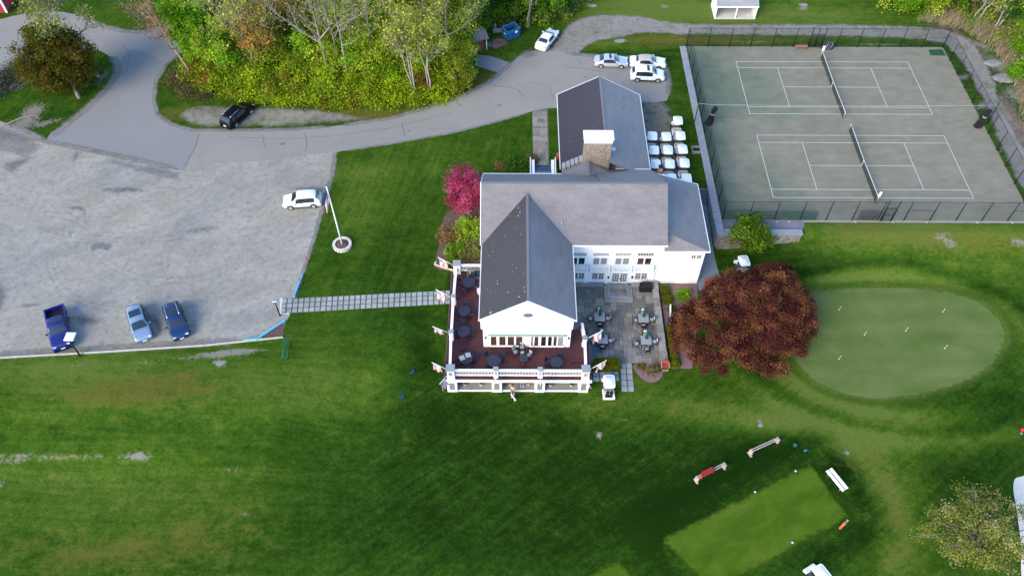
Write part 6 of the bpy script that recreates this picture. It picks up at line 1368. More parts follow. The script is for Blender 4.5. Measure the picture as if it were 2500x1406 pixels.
for k, (px, py, n_) in enumerate(((1006, 906, 'nearer the deck'), (981, 965, 'farther from the deck'))):
    q = G(px, py); m = MB(); m.lathe((0, 0, 0), [(.32, 0), (.33, .02), (.28, .03), (.0001, .032)], 18); tag(m.build('blue_disc', simple('cover_blue', (.008, .045, .075), .5, .15), None, loc=q+Vector((0, 0, .01))), f'flat blue disc in the lawn, {n_}', 'cover', 'blue lawn discs')
# furniture at the patio edge
q = A(1623, 884, -2.0); o = empty('wooden_armchair', (-26.75, -37.35, ZP+.03), 0, 'red brown wooden armchair at the end of the garden wall', 'chair')
m = MB(); m.box((-.34, .22, .35), (.34, .28, .95)); m.build('backrest', REDWOOD, o)
for k in range(4): m = MB(); m.box((-.33, -.33+k*.14, .38), (.33, -.21+k*.14, .42)); m.build('seat_slat', REDWOOD, o)
for s_ in (-1, 1): m = MB(); m.box((s_*.40-.06, -.38, .60), (s_*.40+.06, .25, .64)); m.build('arm', WOOD, o); m = MB(); m.box((s_*.37-.04, -.36, 0), (s_*.37+.04, -.28, .599)); m.build('leg', REDWOOD, o); m = MB(); m.box((s_*.37-.04, .20, 0), (s_*.37+.04, .28, .599)); m.build('leg', REDWOOD, o)
m = MB(); m.box((-.33, -.52, .12), (.33, -.36, .16)); m.build('foot_board', WOOD, o)
q = G(1742, 680); o = empty('red_bench', (-19.95, -26.55, ZP+.05), 0, 'long red brown wooden bench at the annex corner', 'bench')
for k in range(3): m = MB(); m.box((-1.15, -.30+k*.19, .42), (1.15, -.14+k*.19, .46)); m.build('seat_slat', REDWOOD, o)
for k in range(3): m = MB(); m.box((-1.15, .30, .52+k*.15), (1.15, .34, .64+k*.15)); m.build('back_slat', REDWOOD, o)
for s_ in (-1, 1): m = MB(); m.box((s_*1.08-.05, -.3, 0), (s_*1.08+.05, .34, .419)); m.build('leg', REDWOOD, o); m = MB(); m.box((s_*1.12-.05, -.32, .62), (s_*1.12+.05, .30, .67)); m.build('arm', REDWOOD, o)
q0 = A(1625, 742, -1.0); o = empty('white_sign', (-25.55, -31.1, ZP), R(84), 'narrow white board standing in the bed behind the garden wall', 'sign')
m = MB(); m.box((-1.15, -.05, .55), (1.15, .05, 1.15)); m.build('panel', PAPER, o)
for s_ in (-1, 1): m = MB(); m.box((s_*.8-.05, -.06, 0), (s_*.8+.05, -.051, 1.2)); m.build('post', TRIM, o)
m = MB(); m.tube([(-.3, -.055, .85), (-.3, -.07, .85)], .06, 8); m.tube([(.3, -.055, .85), (.3, -.07, .85)], .06, 8); m.build('fixing', BLACK, o)
q = A(1364, 384, .4); o = empty('red_barrel', (q.x, q.y, 0), 0, 'rust red barrel against the back wing', 'barrel'); m = MB(); m.lathe((0, 0, 0), [(.30, 0), (.33, .3), (.33, .6), (.30, .95), (.26, .97)], 14); m.build('body', RUST, o)
m = MB(); m.lathe((0, 0, 0), [(.335, .28), (.345, .31), (.335, .34)], 14); m.lathe((0, 0, 0), [(.335, .6), (.345, .63), (.335, .66)], 14); m.build('hoop', BLACK, o)
q = A(1700, 366, .2); o = empty('drain_box', (q.x, q.y, 0), .05, 'open grey drain box in the grass by the carts', 'box'); m = MB()
for a, b in (((-.55, -.5, 0), (.55, -.42, .4)), ((-.55, .42, 0), (.55, .5, .4)), ((-.55, -.419, 0), (-.47, .419, .4)), ((.47, -.419, 0), (.55, .419, .4))): m.box(a, b)
m.build('frame', CONCRETE, o)
m = MB(); m.box((-.469, -.419, .02), (.469, .419, .1)); m.build('grate', BLACK, o)
# practice area
def club_rack(label, a, b, red):
    a, b = G(*a), G(*b); d = b-a; o = empty('club_rack', Vector(((a.x+b.x)/2, (a.y+b.y)/2, (a.z+b.z)/2)), math.atan2(d.y, d.x), label, 'rack', 'wooden practice racks'); L_ = d.length
    PAL = simple('pinkish_timber', (.42, .32, .29), .85, .15, 5) if 'pinkish_timber' not in bpy.data.materials else bpy.data.materials['pinkish_timber']
    for y, z in ((-.10, .82), (.10, .82)): m = MB(); m.box((-L_/2, y-.045, z), (L_/2, y+.045, z+.06)); m.build('rail', PAL, o)
    for s_ in (-1, 1): m = MB(); m.box((s_*L_/2-.08, -.2, 0), (s_*L_/2+.08, .2, .819)); m.build('end_post', PAL, o); m = MB(); m.box((s_*L_/2-.1, -.3, 0), (s_*L_/2+.1, .3, .08)); m.build('foot', PAL, o)
    if red:
        m = MB(); m.box((-L_*.32, -.24, .885), (L_*.04, .24, 1.15)); m.box((-L_*.38, -.16, .25), (-L_*.32, .16, 1.1)); m.box((L_*.04, -.16, .45), (L_*.08, .16, 1.1)); m.build('box', simple('red_box', (.26, .02, .02), .6, .15), o)
club_rack('long pale timber practice rack nearest the putting green', (1830, 1110), (1896, 1079), False)
club_rack('timber practice rack carrying a red box', (1699, 1175), (1766, 1141), True)
q = (G(2020, 1160)+G(2054, 1200))/2; a, b = G(2022, 1160), G(2052, 1198); d = b-a
o = empty('white_bench', Vector((a.x+b.x, a.y+b.y, a.z+b.z))/2+Vector((.15, .15, 0)), math.atan2(d.y, d.x), 'white two plank bench beside the tee', 'bench')
for k in (0, 1): m = MB(); m.box((-1.15, -.36+k*.40, .42+.06*k), (1.15, -.06+k*.40, .47+.06*k)); m.build('plank', PAPER, o)
for s_ in (-1, 1): m = MB(); m.box((s_*.85-.04, -.3, 0), (s_*.85+.04, .28, .419)); m.build('leg', STEEL, o)
for k, (px, py, n_) in enumerate(((1940, 1088, 'ring'), (1966, 1101, 'spilled'))):
    q = G(px, py); o = empty('ball_basket', q, .4*k, f'green wire ball basket, {["upright near the rack", "tipped over near the tee"][k]}', 'basket', 'ball baskets')
    m = MB(); pr = [(.13, 0), (.17, .1), (.18, .2)]
    m.lathe((0, 0, 0), pr, 14); m.v = [(x, y, z) if k == 0 else (z*1.6-.2, y*.8, x*.8+.2) for x, y, z in m.v]; m.build('bowl', simple('basket_green', (.02, .12, .11), .5, .2) if k == 0 else bpy.data.materials['basket_green'], o)
    m = MB(); m.tube([(.18*math.cos(a), 0, .2+.18*math.sin(a)) if k == 0 else (.2+.18*math.sin(a), .18*math.cos(a), .15) for a in [math.pi*j/8 for j in range(9)]], .015, 5); m.build('handle', bpy.data.materials['basket_green'], o)
q = G(2049, 1290); o = empty('golf_bag', q, R(35), 'orange brown golf bag leaning on its stand by the tee', 'golf bag')
m = MB(); m.tube([(0, 0, .05), (.35, 0, .75), (.42, 0, .9)], [.12, .13, .14], 10); m.build('body', ORANGEWOOD, o)
m = MB(); m.tube([(.3, 0, .65), (.55, .2, 0)], .012, 5); m.tube([(.3, 0, .65), (.55, -.2, 0)], .012, 5); m.build('stand', BLACK, o)
m = MB(); [m.tube([(.42, 0, .9), (.5+.03*k, -.08+.05*k, 1.15)], .012, 5) for k in range(4)]; m.obox((.56, 0, 1.18), (.1, .2, .06)); m.build('clubs', WOOD, o)
q = G(2494, 1051); o = empty('red_marker', q, 0, 'red ball shaped tee marker at the right edge', 'marker'); m = MB(); m.lathe((0, 0, .2), [(.0001, -.2), (.15, -.15), (.22, 0), (.15, .15), (.0001, .2)], 12); m.build('ball', simple('bright_red', (.45, .02, .04), .5, .1), o); m = MB(); m.lathe((-.15, -.3, 0), [(.12, 0), (.1, .12), (.0001, .14)], 8); m.build('stone', CONCRETE, o)
for k, (px, py) in enumerate(((2048, 757), (2301, 762), (2211, 808), (2110, 818), (2306, 851), (2048, 877))):
    q = G(px, py); o = empty('putting_flag', q+Vector((0, 0, .045)), 0, f'small putting flag, {["far left", "far right", "centre right", "centre left", "near right", "near left"][k]} on the green', 'flag', 'putting green flags')
    m = MB(); m.tube([(0, 0, 0), (0, 0, .62)], .013, 5); m.lathe((0, 0, 0), [(.055, 0), (.055, .012)], 10); m.build('pin', PAPER, o)
    m = MB(); m.poly([(0, 0, .62), (.26, .02, .56), (0, 0, .46)]); m.build('pennant', simple('pin_red', (.5, .08, .03), .7, .1) if k == 0 else bpy.data.materials['pin_red'], o)
for k, (px, py, n_) in enumerate(((1942, 1150, 'far end'), (1843, 1201, 'mid side'), (1934, 1324, 'near side'))):
    q = G(px, py); m = MB(); m.lathe((0, 0, 0), [(.10, 0), (.12, .06), (.06, .13), (.0001, .14)], 10); tag(m.build('tee_marker', simple('tee_blue', (.35, .45, .55), .5, .1) if k == 0 else bpy.data.materials['tee_blue'], None, loc=q+Vector((0, 0, .04))), f'small pale tee marker at the {n_} of the tee', 'marker', 'tee markers')
rr = random.Random(31)
for k, (px, py, s_, n_) in enumerate(((538, 886, .36, 'by the dirt strip under the bike rack'), (1857, 1037, .26, 'above the practice rack'), (1462, 1063, .24, 'on the lawn below the golf cart'), (2066, 1104, .22, 'right of the ball baskets'), (2425, 155, 1.0, 'beside the path, upper'), (2452, 192, 1.3, 'beside the path, lower'), (1960, 12, .5, 'beyond the shelter'), (1445, 14, .6, 'by the far woods'), (1513, 100, .55, 'on the grass above the silver coupe'))):
    q = G(px, py); m = MB(); n = 9
    for (e, z) in ((1, 0), (.95, .25), (.6, .42), (.2, .45)):
        for j in range(n): a = 2*math.pi*j/n; f = e*s_*(1+rr.uniform(-.2, .2)); m.v.append((f*1.4*math.cos(a), f*.8*math.sin(a), z*s_*.45))
    for i in range(3):
        for j in range(n): m.f.append((i*n+j, i*n+(j+1) % n, (i+1)*n+(j+1) % n, (i+1)*n+j)); m.uv.append(None); m.sm.append(False)
    m.f.append(tuple(3*n+j for j in range(n))); m.uv.append(None); m.sm.append(False)
    tag(m.build('rock_outcrop', simple('grey_ledge', (.22, .205, .19), .9, .25, 3, .3) if k == 0 else bpy.data.materials['grey_ledge'], None, loc=q+Vector((0, 0, -.04)), rz=rr.uniform(-.4, .4)), f'flat grey rock ledge {n_}', 'rock', 'rock ledges')
q = A(60, 290, .1); m = MB(); m.tube([(-2.0, -1.2, .05), (-.6, -.1, .1), (.8, .4, .12), (1.9, .5, .05)], [.05, .07, .06, .03], 6); m.tube([(.2, .25, .1), (1.0, -.2, .1)], .035, 5); tag(m.build('fallen_branch', BARK, None, loc=q), 'pale fallen branch on the grass below the bronze maple', 'branch')
# ------------------------------------------------------------------ vegetation
def leaf_mesh(name, C_, size, colr, rng, flat=0.25):
    n = len(C_); nrm = rng.normal(size=(n, 3)); nrm[:, 2] = np.abs(nrm[:, 2])+flat; nrm /= np.linalg.norm(nrm, axis=1)[:, None]
    t = rng.normal(size=(n, 3)); t -= nrm*(t*nrm).sum(1)[:, None]; t /= np.linalg.norm(t, axis=1)[:, None]; b = np.cross(nrm, t)
    s = np.asarray(size).reshape(-1, 1)*np.ones((n, 1)); w_ = s*rng.uniform(.45, .75, (n, 1))
    V = np.stack([C_-t*s, C_-b*w_+nrm*s*.12, C_+t*s, C_+b*w_+nrm*s*.12], 1).reshape(-1, 3)
    me = bpy.data.meshes.new(name); me.vertices.add(n*4); me.vertices.foreach_set('co', V.ravel())
    me.loops.add(n*4); me.loops.foreach_set('vertex_index', np.arange(n*4)); me.polygons.add(n); me.polygons.foreach_set('loop_start', np.arange(n)*4)
    me.update(calc_edges=True); a = me.attributes.new('leaf', 'FLOAT_COLOR', 'POINT')
    cc = np.concatenate([np.repeat(np.clip(colr, 0, 1), 4, 0), np.ones((n*4, 1))], 1); a.data.foreach_set('color', cc.ravel()); me.materials.append(LEAF); return me
def pick(pal, k, rng, jit=.22):
    pal = np.array(pal); c_ = pal[rng.randint(0, len(pal), k)]; return c_*rng.uniform(1-jit, 1+jit, (k, 1))
def clumps(rng, K, rad, shell=.45, lump=.25):
    d = rng.normal(size=(K, 3)); d /= np.linalg.norm(d, axis=1)[:, None]; r_ = rng.uniform(0, 1, (K, 1))**shell
    f = np.sin(d[:, 0]*3.1+rad[0])+np.sin(d[:, 1]*4.3+rad[1]*2)+np.sin(d[:, 2]*3.7+d[:, 0]*2); return d*r_*(1+lump*f[:, None]/3)*np.array(rad)
def foliage(rng, centers, m_, rc, leaf, pal, jit=.14, flat=.8):
    K = len(centers); n = K*m_; cc = np.repeat(centers, m_, 0); off = rng.normal(size=(n, 3))*rc*np.array([1, 1, flat])
    base = np.repeat(pick(pal, K, rng, .35), m_, 0)*rng.uniform(1-jit, 1+jit, (n, 1)); return cc+off, leaf*rng.uniform(.65, 1.3, n), base
def grow(mb, rng, p, d, L_, r_, lev, tips, wob=.22, kids=(4, 4, 3), up=.25):
    p = Vector(p); d = Vector(d).normalized(); n = 4 if lev < 2 else 3; pts = [p.copy()]; rad = [r_]
    for k in range(n):
        d = (d+Vector(rng.normal(size=3))*wob+Vector((0, 0, up*.25))).normalized(); p = p+d*(L_/n); pts.append(p.copy()); rad.append(max(.012, r_*(1-.72*(k+1)/n)))
    mb.tube(pts, rad, 5 if lev < 2 else 3, cap=False)
    if lev >= len(kids): tips += pts[1:]; return
    for k in range(kids[lev]):
        f = .35+.65*(k+rng.uniform(.2, .9))/kids[lev]; i = min(int(f*n), n-1); q = pts[i].lerp(pts[i+1], f*n-i); a = rng.normal(size=3); a[2] = abs(a[2])*.5+up
        nd = (d*.75+Vector(a).normalized()*.9).normalized(); grow(mb, rng, q, nd, L_*rng.uniform(.45, .68), max(.016, rad[i]*.62), lev+1, tips, wob*1.15, kids, up)
def tree(name, label, base, H, rad, pal, K=60, m_=90, rc=.55, leaf=.2, bark=BARK_D, tr=.2, zc=None, seed=1, group=None, shell=.45, lean=(0, 0), limbs=9, flat=.8, cat='tree', lump=.25, jit=.2):
    rng = np.random.RandomState(seed); o = empty(name, base, 0, label, cat, group); zc = zc if zc is not None else H-rad[2]
    c_ = clumps(rng, K, rad, shell, lump)+np.array([lean[0], lean[1], zc]); c_ = c_[c_[:, 2] > .25]
    P_, s_, q = foliage(rng, c_, m_, rc, leaf, pal, jit, flat); k = P_[:, 2] > .05; me = leaf_mesh('crown', P_[k], s_[k], q[k], rng); mesh_obj('crown', me, None, o)
    mb = MB(); top = Vector((lean[0]*.9, lean[1]*.9, zc+rad[2]*.35)); mid = Vector((lean[0]*.35+rng.uniform(-.2, .2), lean[1]*.35, zc*.5)); mb.tube([(0, 0, -.2), mid, top], [tr, tr*.75, tr*.3], 7, cap=False)
    for j in range(limbs):
        e = Vector(c_[rng.randint(len(c_))]); f = rng.uniform(.35, .95); s0 = mid.lerp(top, f) if rng.rand() < .7 else Vector((0, 0, -.2)).lerp(mid, f); m1 = s0.lerp(e, .55)+Vector(rng.normal(size=3))*.25
        mb.tube([s0, m1, e, e+(e-m1)*.15], [tr*.42, tr*.28, tr*.14, .012], 5, cap=False)
    mb.build('trunk', bark, o); return o
def bare_tree(name, label, base, H, pal, bark=BARK, tr=.17, seed=1, group=None, lean=(0, 0), spread=.9, kids=(5, 4, 3), m_=5, leaf=.16, rc=.30, start=.42, extra=None, stems=1):
    rng = np.random.RandomState(seed); o = empty(name, base, 0, label, 'tree', group); mb = MB(); tips = []
    for sidx in range(stems):
        off = Vector((rng.uniform(-.35, .35), rng.uniform(-.3, .3), 0)) if stems > 1 else Vector((0, 0, 0)); ln = Vector((lean[0]+(rng.uniform(-1.2, 1.2) if stems > 1 else 0), lean[1], 0))
        pts = [off+Vector((0, 0, -.2))]+[off+ln*(f**1.3)+Vector((rng.normal()*.12, rng.normal()*.12, H*f*.82)) for f in (.2, .4, .6, .8, 1.0)]; rad = [tr, tr*.88, tr*.74, tr*.58, tr*.4, tr*.2]; mb.tube(pts, rad, 7, cap=False)
        nb = int(9/stems)+2
        for k in range(nb):
            f = start+(1-start)*(k+.5)/nb; i = min(int(f*5), 4); q = pts[i].lerp(pts[i+1], f*5-i); a = rng.uniform(0, 6.28); d = Vector((math.cos(a)*spread, math.sin(a)*spread, .75))
            grow(mb, rng, q, d, H*rng.uniform(.22, .36)*(1.15-f*.5), tr*.42*(1.2-f*.6), 0, tips, .2, kids[1:], .3)
    if extra:
        for d, L_, r_, z in extra: grow(mb, rng, (lean[0]*.3, lean[1]*.3, z), d, L_, r_, 0, tips, .13, (5, 3, 2), .12)
    mb.build('trunk', bark, o)
    T_ = np.array([tuple(t) for t in tips]); P_, s_, q = foliage(rng, T_, m_, rc, leaf, pal, .3, 1.0); mesh_obj('crown', leaf_mesh('crown', P_, s_, q, rng), None, o); return o
def shrub(label, base, r_, h, pal, n=900, leaf=.09, seed=1, name='shrub', group=None, tight=False, cat='shrub'):
    rng = np.random.RandomState(seed); o = empty(name, base, 0, label, cat, group)
    d = rng.normal(size=(n, 3)); d[:, 2] = np.abs(d[:, 2]); d /= np.linalg.norm(d, axis=1)[:, None]
    lump = 1+(0.04 if tight else .16)*(np.sin(d[:, 0]*5+seed)+np.sin(d[:, 1]*6+seed*2)+np.sin(d[:, 2]*5))
    P_ = d*(rng.uniform(.82 if tight else .35, 1.0, (n, 1)))*lump[:, None]*np.array([r_, r_, h]); q = pick(pal, n, rng, .25)
    mesh_obj('leaves', leaf_mesh('leaves', P_+np.array([0, 0, .04]), leaf*rng.uniform(.7, 1.3, n), q, rng, .5), None, o)
    mb = MB()
    for k in range(5): a = rng.uniform(0, 6.28); mb.tube([(0, 0, -.1), (r_*.35*math.cos(a), r_*.35*math.sin(a), h*.45), (r_*.6*math.cos(a), r_*.6*math.sin(a), h*.75)], [.03, .02, .01], 4, cap=False)
    mb.build('stems', BARK_D, o)
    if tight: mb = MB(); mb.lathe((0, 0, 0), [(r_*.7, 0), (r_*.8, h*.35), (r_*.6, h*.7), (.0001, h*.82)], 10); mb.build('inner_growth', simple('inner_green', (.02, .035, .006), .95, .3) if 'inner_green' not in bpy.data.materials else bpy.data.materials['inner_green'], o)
    return o
BARK_T = simple('grey_twig', (.13, .12, .11), .9, .3, 5)
YG = [(0.311, 0.427, 0.033), (0.231, 0.368, 0.027), (0.393, 0.461, 0.046), (0.184, 0.300, 0.027)]
LG = [(.16, .33, .016), (.20, .36, .02), (.12, .26, .016)]
_LG0 = [(0.138, 0.357, 0.024), (0.196, 0.427, 0.027), (0.104, 0.265, 0.024)]
DG = [(0.059, 0.138, 0.024), (0.087, 0.184, 0.027), (0.041, 0.104, 0.024)]
OG = [(0.439, 0.277, 0.070), (0.346, 0.243, 0.065), (0.277, 0.255, 0.059), (0.508, 0.300, 0.093)]
PY = [(0.384, 0.401, 0.051), (0.290, 0.325, 0.043), (0.410, 0.376, 0.094), (0.239, 0.282, 0.034)]
_PY0 = [(0.439, 0.461, 0.150), (0.346, 0.393, 0.116), (0.486, 0.439, 0.206), (0.277, 0.346, 0.081)]
BR = [(0.300, 0.172, 0.081), (0.231, 0.150, 0.070), (0.368, 0.206, 0.093), (0.206, 0.184, 0.046)]
OLV = [(0.255, 0.300, 0.059), (0.184, 0.231, 0.046), (0.323, 0.346, 0.070)]
def gp(px, py): q = G(px, py); return (q.x, q.y, q.z)
# copper tree beside the putting green
q = A(1802, 793, 1.7)
RD = [(.150, .052, .030), (.105, .030, .024), (.19, .075, .035), (.24, .10, .042), (.070, .020, .020), (.125, .034, .032)]
def dome_tree(name, label, outline, z_edge, z_top, base, pal, K, m_, rc, leaf, seed, bark, tr, limbs, flat=.45, z_out=None):
    """a crown whose plan outline is given; clumps lie in storeys under a dome over that outline"""
    rng = np.random.RandomState(seed); b0 = Vector(base); o = empty(name, base, 0, label, 'tree'); zo = z_out if z_out is not None else z_edge
    poly = [A(*q, zo)[:2] for q in outline]; X = np.array([p[0] for p in poly]); Y = np.array([p[1] for p in poly]); c_ = []
    while len(c_) < K:
        x, y = rng.uniform(X.min(), X.max(), 300), rng.uniform(Y.min(), Y.max(), 300); ok = inside(x, y, poly); c_ += list(zip(x[ok], y[ok]))
    c_ = np.array(c_[:K]); D = np.full(K, 1e9)
    for i in range(len(poly)):
        (x0, y0), (x1, y1) = poly[i-1], poly[i]; t_ = np.clip(((c_[:, 0]-x0)*(x1-x0)+(c_[:, 1]-y0)*(y1-y0))/((x1-x0)**2+(y1-y0)**2), 0, 1); D = np.minimum(D, np.hypot(c_[:, 0]-x0-t_*(x1-x0), c_[:, 1]-y0-t_*(y1-y0)))
    dm = np.sqrt(np.clip(D/(D.max()*.95), 0, 1)); wav = .55*np.sin(c_[:, 0]*1.25+1.3*np.sin(c_[:, 1]*.8))+.45*np.sin(c_[:, 1]*1.6+c_[:, 0]*.5)
    z = z_edge+(z_top-z_edge)*dm+wav*.55-rng.uniform(0, 1, K)**2*1.8*dm; C3 = np.stack([c_[:, 0]-b0.x, c_[:, 1]-b0.y, z-b0.z], 1)
    P_, s_, q = foliage(rng, C3, m_, rc, leaf, pal, .14, flat); mesh_obj('crown', leaf_mesh('crown', P_, s_, q, rng, .5), None, o)
    mb = MB(); top = Vector((X.mean()-b0.x, Y.mean()-b0.y, (z_top-b0.z)*.7)); mb.tube([(0, 0, -.2), top*.45, top], [tr, tr*.8, tr*.35], 8, cap=False)
    for j in range(limbs):
        e = Vector(C3[rng.randint(K)])-Vector((0, 0, .25)); s0 = (top*.2).lerp(top, rng.uniform(.2, .95)); m1 = s0.lerp(e, .5)+Vector(rng.normal(size=3))*.3; mb.tube([s0, m1, e], [tr*.34, tr*.2, .025], 5, cap=False)
    mb.build('trunk', bark, o); return o
dome_tree('copper_tree', 'broad copper red tree between the patio hedge and the green', [(1702, 716), (1725, 699), (1758, 681), (1801, 678), (1834, 661), (1878, 657), (1926, 668), (1943, 693), (1979, 741), (1993, 773), (1984, 805), (1961, 846), (1957, 870), (1928, 882), (1902, 920), (1866, 922), (1849, 900), (1801, 909), (1763, 921), (1718, 928), (1695, 905), (1680, 878), (1657, 859), (1650, 821), (1640, 784), (1650, 754), (1673, 759), (1691, 739)], ZP+2.0, ZP+7.4, (q.x, q.y-1.2, ZP), RD, 470, 300, .32, .085, 11, BARK_D, .36, 26, .42, ZP+2.6)
q = A(138, 150, 4.6)
tree('bronze_maple', 'rounded bronze green maple on the drive island', (q.x+1.5, q.y-1.6, 0), 9.3, (4.5, 4.3, 4.4), [(.090, .090, .012), (.120, .105, .016), (.070, .078, .012), (.15, .110, .02)], 260, 170, .42, .13, BARK_P, .26, 5.0, 21, None, .36, (-1.5, 1.6), 12, lump=.10)
bare_tree('budding_tree', 'tall budding tree with yellow leaves behind the bronze maple', gp(240, 187), 15, [(.26, .27, .08), (.21, .23, .06)], BARK, .28, 22, None, (-3.2, .5), 1.1, (5, 4, 3), 6, .19, .45, .45)
bare_tree('budding_tree', 'thin grey budding tree near the red barn', gp(118, 62), 10, [(.22, .20, .10), (.20, .22, .08)], BARK, .18, 23, None, (-1.5, .5), 1.0, (5, 4, 3), 4, .17, .4, .4)
bare_tree('budding_tree', 'pink budding tree leaning over the drive fork', gp(474, 199), 14, [(.33, .17, .11), (.28, .16, .10)], BARK_P, .2, 24, None, (-2.6, .5), 1.0, (4, 4, 3), 2, .14, .3, .42)
# the wood between the drives
W_ = 'trees of the wood'
for k, a in enumerate([
    ('lush green tree at the left end of the wood', (505, 165), 11, (3.6, 3.0, 4.2), LG, 90, 120, .55, .2),
    ('second lush green tree inside the left end of the wood', (560, 190), 9, (3.0, 2.5, 3.6), LG+YG, 70, 110, .5, .2),
    ('grey green tree behind the left end of the wood', (560, 95), 11, (3.6, 3, 4), OLV+PY, 80, 80, .6, .2),
    ('orange budding tree right of the pale forked trunk', (655, 180), 11.5, (2.9, 2.4, 4.2), OG, 90, 60, .5, .17),
    ('orange tree deep in the wood behind the long limb', (735, 120), 11, (3.4, 2.6, 3.6), OG, 80, 60, .55, .18),
    ('yellow green vine clad column in the middle of the wood', (962, 195), 9.5, (1.5, 1.5, 4.4), [(.17, .26, .012), (.13, .21, .01)], 50, 130, .42, .17),
    ('low bright yellow tree at the right corner of the wood', (1122, 222), 5.2, (1.9, 1.7, 2.2), [(.19, .25, .016), (.14, .20, .012), (.24, .26, .04)], 46, 120, .4, .17),
    ('green tree at the top of the wood, left of centre', (650, 30), 10, (4.2, 3, 3.6), LG+OLV, 80, 80, .6, .22),
    ('dark green tree behind the white limbs', (870, 80), 10, (3.8, 3, 3.6), DG+OLV, 80, 80, .6, .22),
    ('olive tree at the top of the wood, right of centre', (985, 70), 11, (4, 3, 4), OLV+LG, 80, 80, .6, .22),
    ('green tree overhanging the small hut', (1140, 92), 11, (3.4, 3, 4), LG+OLV, 90, 80, .55, .2),
    ('dark green tree beyond the dumpster', (1215, 30), 9, (3.4, 2.6, 3.6), DG, 90, 80, .55, .2),
    ('dark bushy tree above the white saloon', (1318, 40), 6, (4.0, 2.2, 2.6), DG+LG, 80, 90, .5, .2),
    ('yellow green tree at the upper left of the wood', (500, 55), 9, (3.2, 2.6, 3.6), YG+PY, 70, 80, .55, .2)]):
    n_, b_, H_, rd_, pl_, K_, mm, rc_, lf = a; mm = int(mm*1.5)
    tree('leafy_tree', n_, gp(*b_), H_, rd_, pl_, K_, mm, rc_*.85, lf*.8, BARK_D, .2, None, 100+k, W_, .5)
for k, a in enumerate([
    ('thin pale trunk leaning left at the wood edge', (614, 187), 13, .13, (-3.6, .3), PY, 4, 1, None),
    ('pale forked tree left of the orange tree', (631, 190), 14, .24, (-.6, .3), PY, 4, 1, [((-.6, .2, .8), 5.5, .13, 6.5), ((1.0, .2, .7), 5.5, .13, 7.5)]),
    ('white limbed tree with one long limb reaching left', (806, 187), 14, .27, (-.6, .3), OLV, 2, 1, [((-1.0, -.05, .35), 8.2, .17, 5.2), ((.55, 0, .9), 5, .13, 6.0)]),
    ('tall pale trunk right of the long limbed tree', (829, 173), 14, .17, (-.5, .3), PY, 3, 1, None),
    ('tallest pale trunk in the middle of the wood', (852, 198), 15.5, .2, (-.2, .2), PY, 3, 1, [((.8, 0, .6), 4.5, .09, 8.5)]),
    ('pale trunk left of the vine clad column', (909, 168), 14, .18, (.6, .3), PY, 4, 1, None),
    ('yellowish cluster of stems right of the vine clad column', (1010, 234), 13.5, .15, (-.6, .5), PY, 7, 3, None),
    ('curving cluster of stems near the bright yellow tree', (1051, 229), 12.5, .14, (.2, .4), PY, 7, 3, None),
    ('spreading bare tree before the small hut', (1094, 156), 12, .16, (.2, .2), PY, 5, 1, [((.9, 0, .6), 5, .1, 4.5)]),
    ('bare tree between dumpster and bushes', (1288, 66), 9, .13, (.1, .2), PY, 3, 2, None),
    ('grey twiggy tree at the top left of the wood', (585, 70), 12, .16, (-.5, .2), PY, 5, 1, None),
    ('grey twiggy tree at the top middle of the wood', (760, 80), 13, .18, (.2, .2), PY, 3, 1, None),
    ('grey twiggy tree at the top right of the wood', (1040, 110), 12, .15, (.2, .2), PY, 6, 1, None)]):
    n_, b_, H_, t_, ln, pl_, mm, stems, ex = a
    bare_tree('bare_tree', n_, gp(*b_), H_, pl_, BARK, t_*.85, 200+k, 'bare trees of the wood', ln, .9, (5, 4, 3), max(1, int(mm*.6)), .15, .33, .42, ex, stems)
# thicket under the trees: countless stems and leaves
def thicket(name, label, px_poly, n, hfun, palfun, seed, leaf=.15, cat='undergrowth'):
    rng = np.random.RandomState(seed); poly = px_loop(px_poly, 0.0, 0, True); X = np.array([p[0] for p in poly]); Y = np.array([p[1] for p in poly]); P_ = []
    K = n//100; c_ = []
    while len(c_) < K:
        x, y = rng.uniform(X.min(), X.max(), 400), rng.uniform(Y.min(), Y.max(), 400); ok = inside(x, y, poly); c_ += list(zip(x[ok], y[ok]))
    c_ = np.array(c_[:K]); h = hfun(c_[:, 0], c_[:, 1], rng); C3 = np.stack([c_[:, 0], c_[:, 1], ground_z(c_[:, 0], c_[:, 1])+h*rng.uniform(.25, 1, K)], 1)
    base = palfun(c_[:, 0], c_[:, 1], rng); m_ = 100; cc = np.repeat(C3, m_, 0); P_ = cc+rng.normal(size=cc.shape)*np.array([.55, .55, .34]); gzz = ground_z(P_[:, 0], P_[:, 1]); P_[:, 2] = np.maximum(P_[:, 2], gzz+.05)
    q = np.repeat(base*rng.uniform(.72, 1.28, (K, 1)), m_, 0)*rng.uniform(.86, 1.14, (len(P_), 1)); o = mesh_obj(name, leaf_mesh(name, P_, leaf*rng.uniform(.6, 1.3, len(P_)), q, rng), None); return tag(o, label, cat, None, 'stuff')
yfront = A(800, 250, 0).y
def ph(x, y, rng): d = np.clip((y-yfront)/14, 0, 1); return (.8+6.4*d)*rng.uniform(.35, 1.3, len(x))
def pp_(x, y, rng):
    d = np.clip((y-yfront)/14+rng.normal(size=len(x))*.25, 0, 1)[:, None]; a = pick([(.30, .39, .014), (.24, .34, .014), (.34, .40, .02), (.19, .28, .014)], len(x), rng); b = pick(YG+YG+LG+PY, len(x), rng)
    f = rng.uniform(0, 1, len(x))[:, None]; c_ = a*(1-d)+b*d; return np.where(f < .05, np.array([[.20, .07, .03]]), c_)
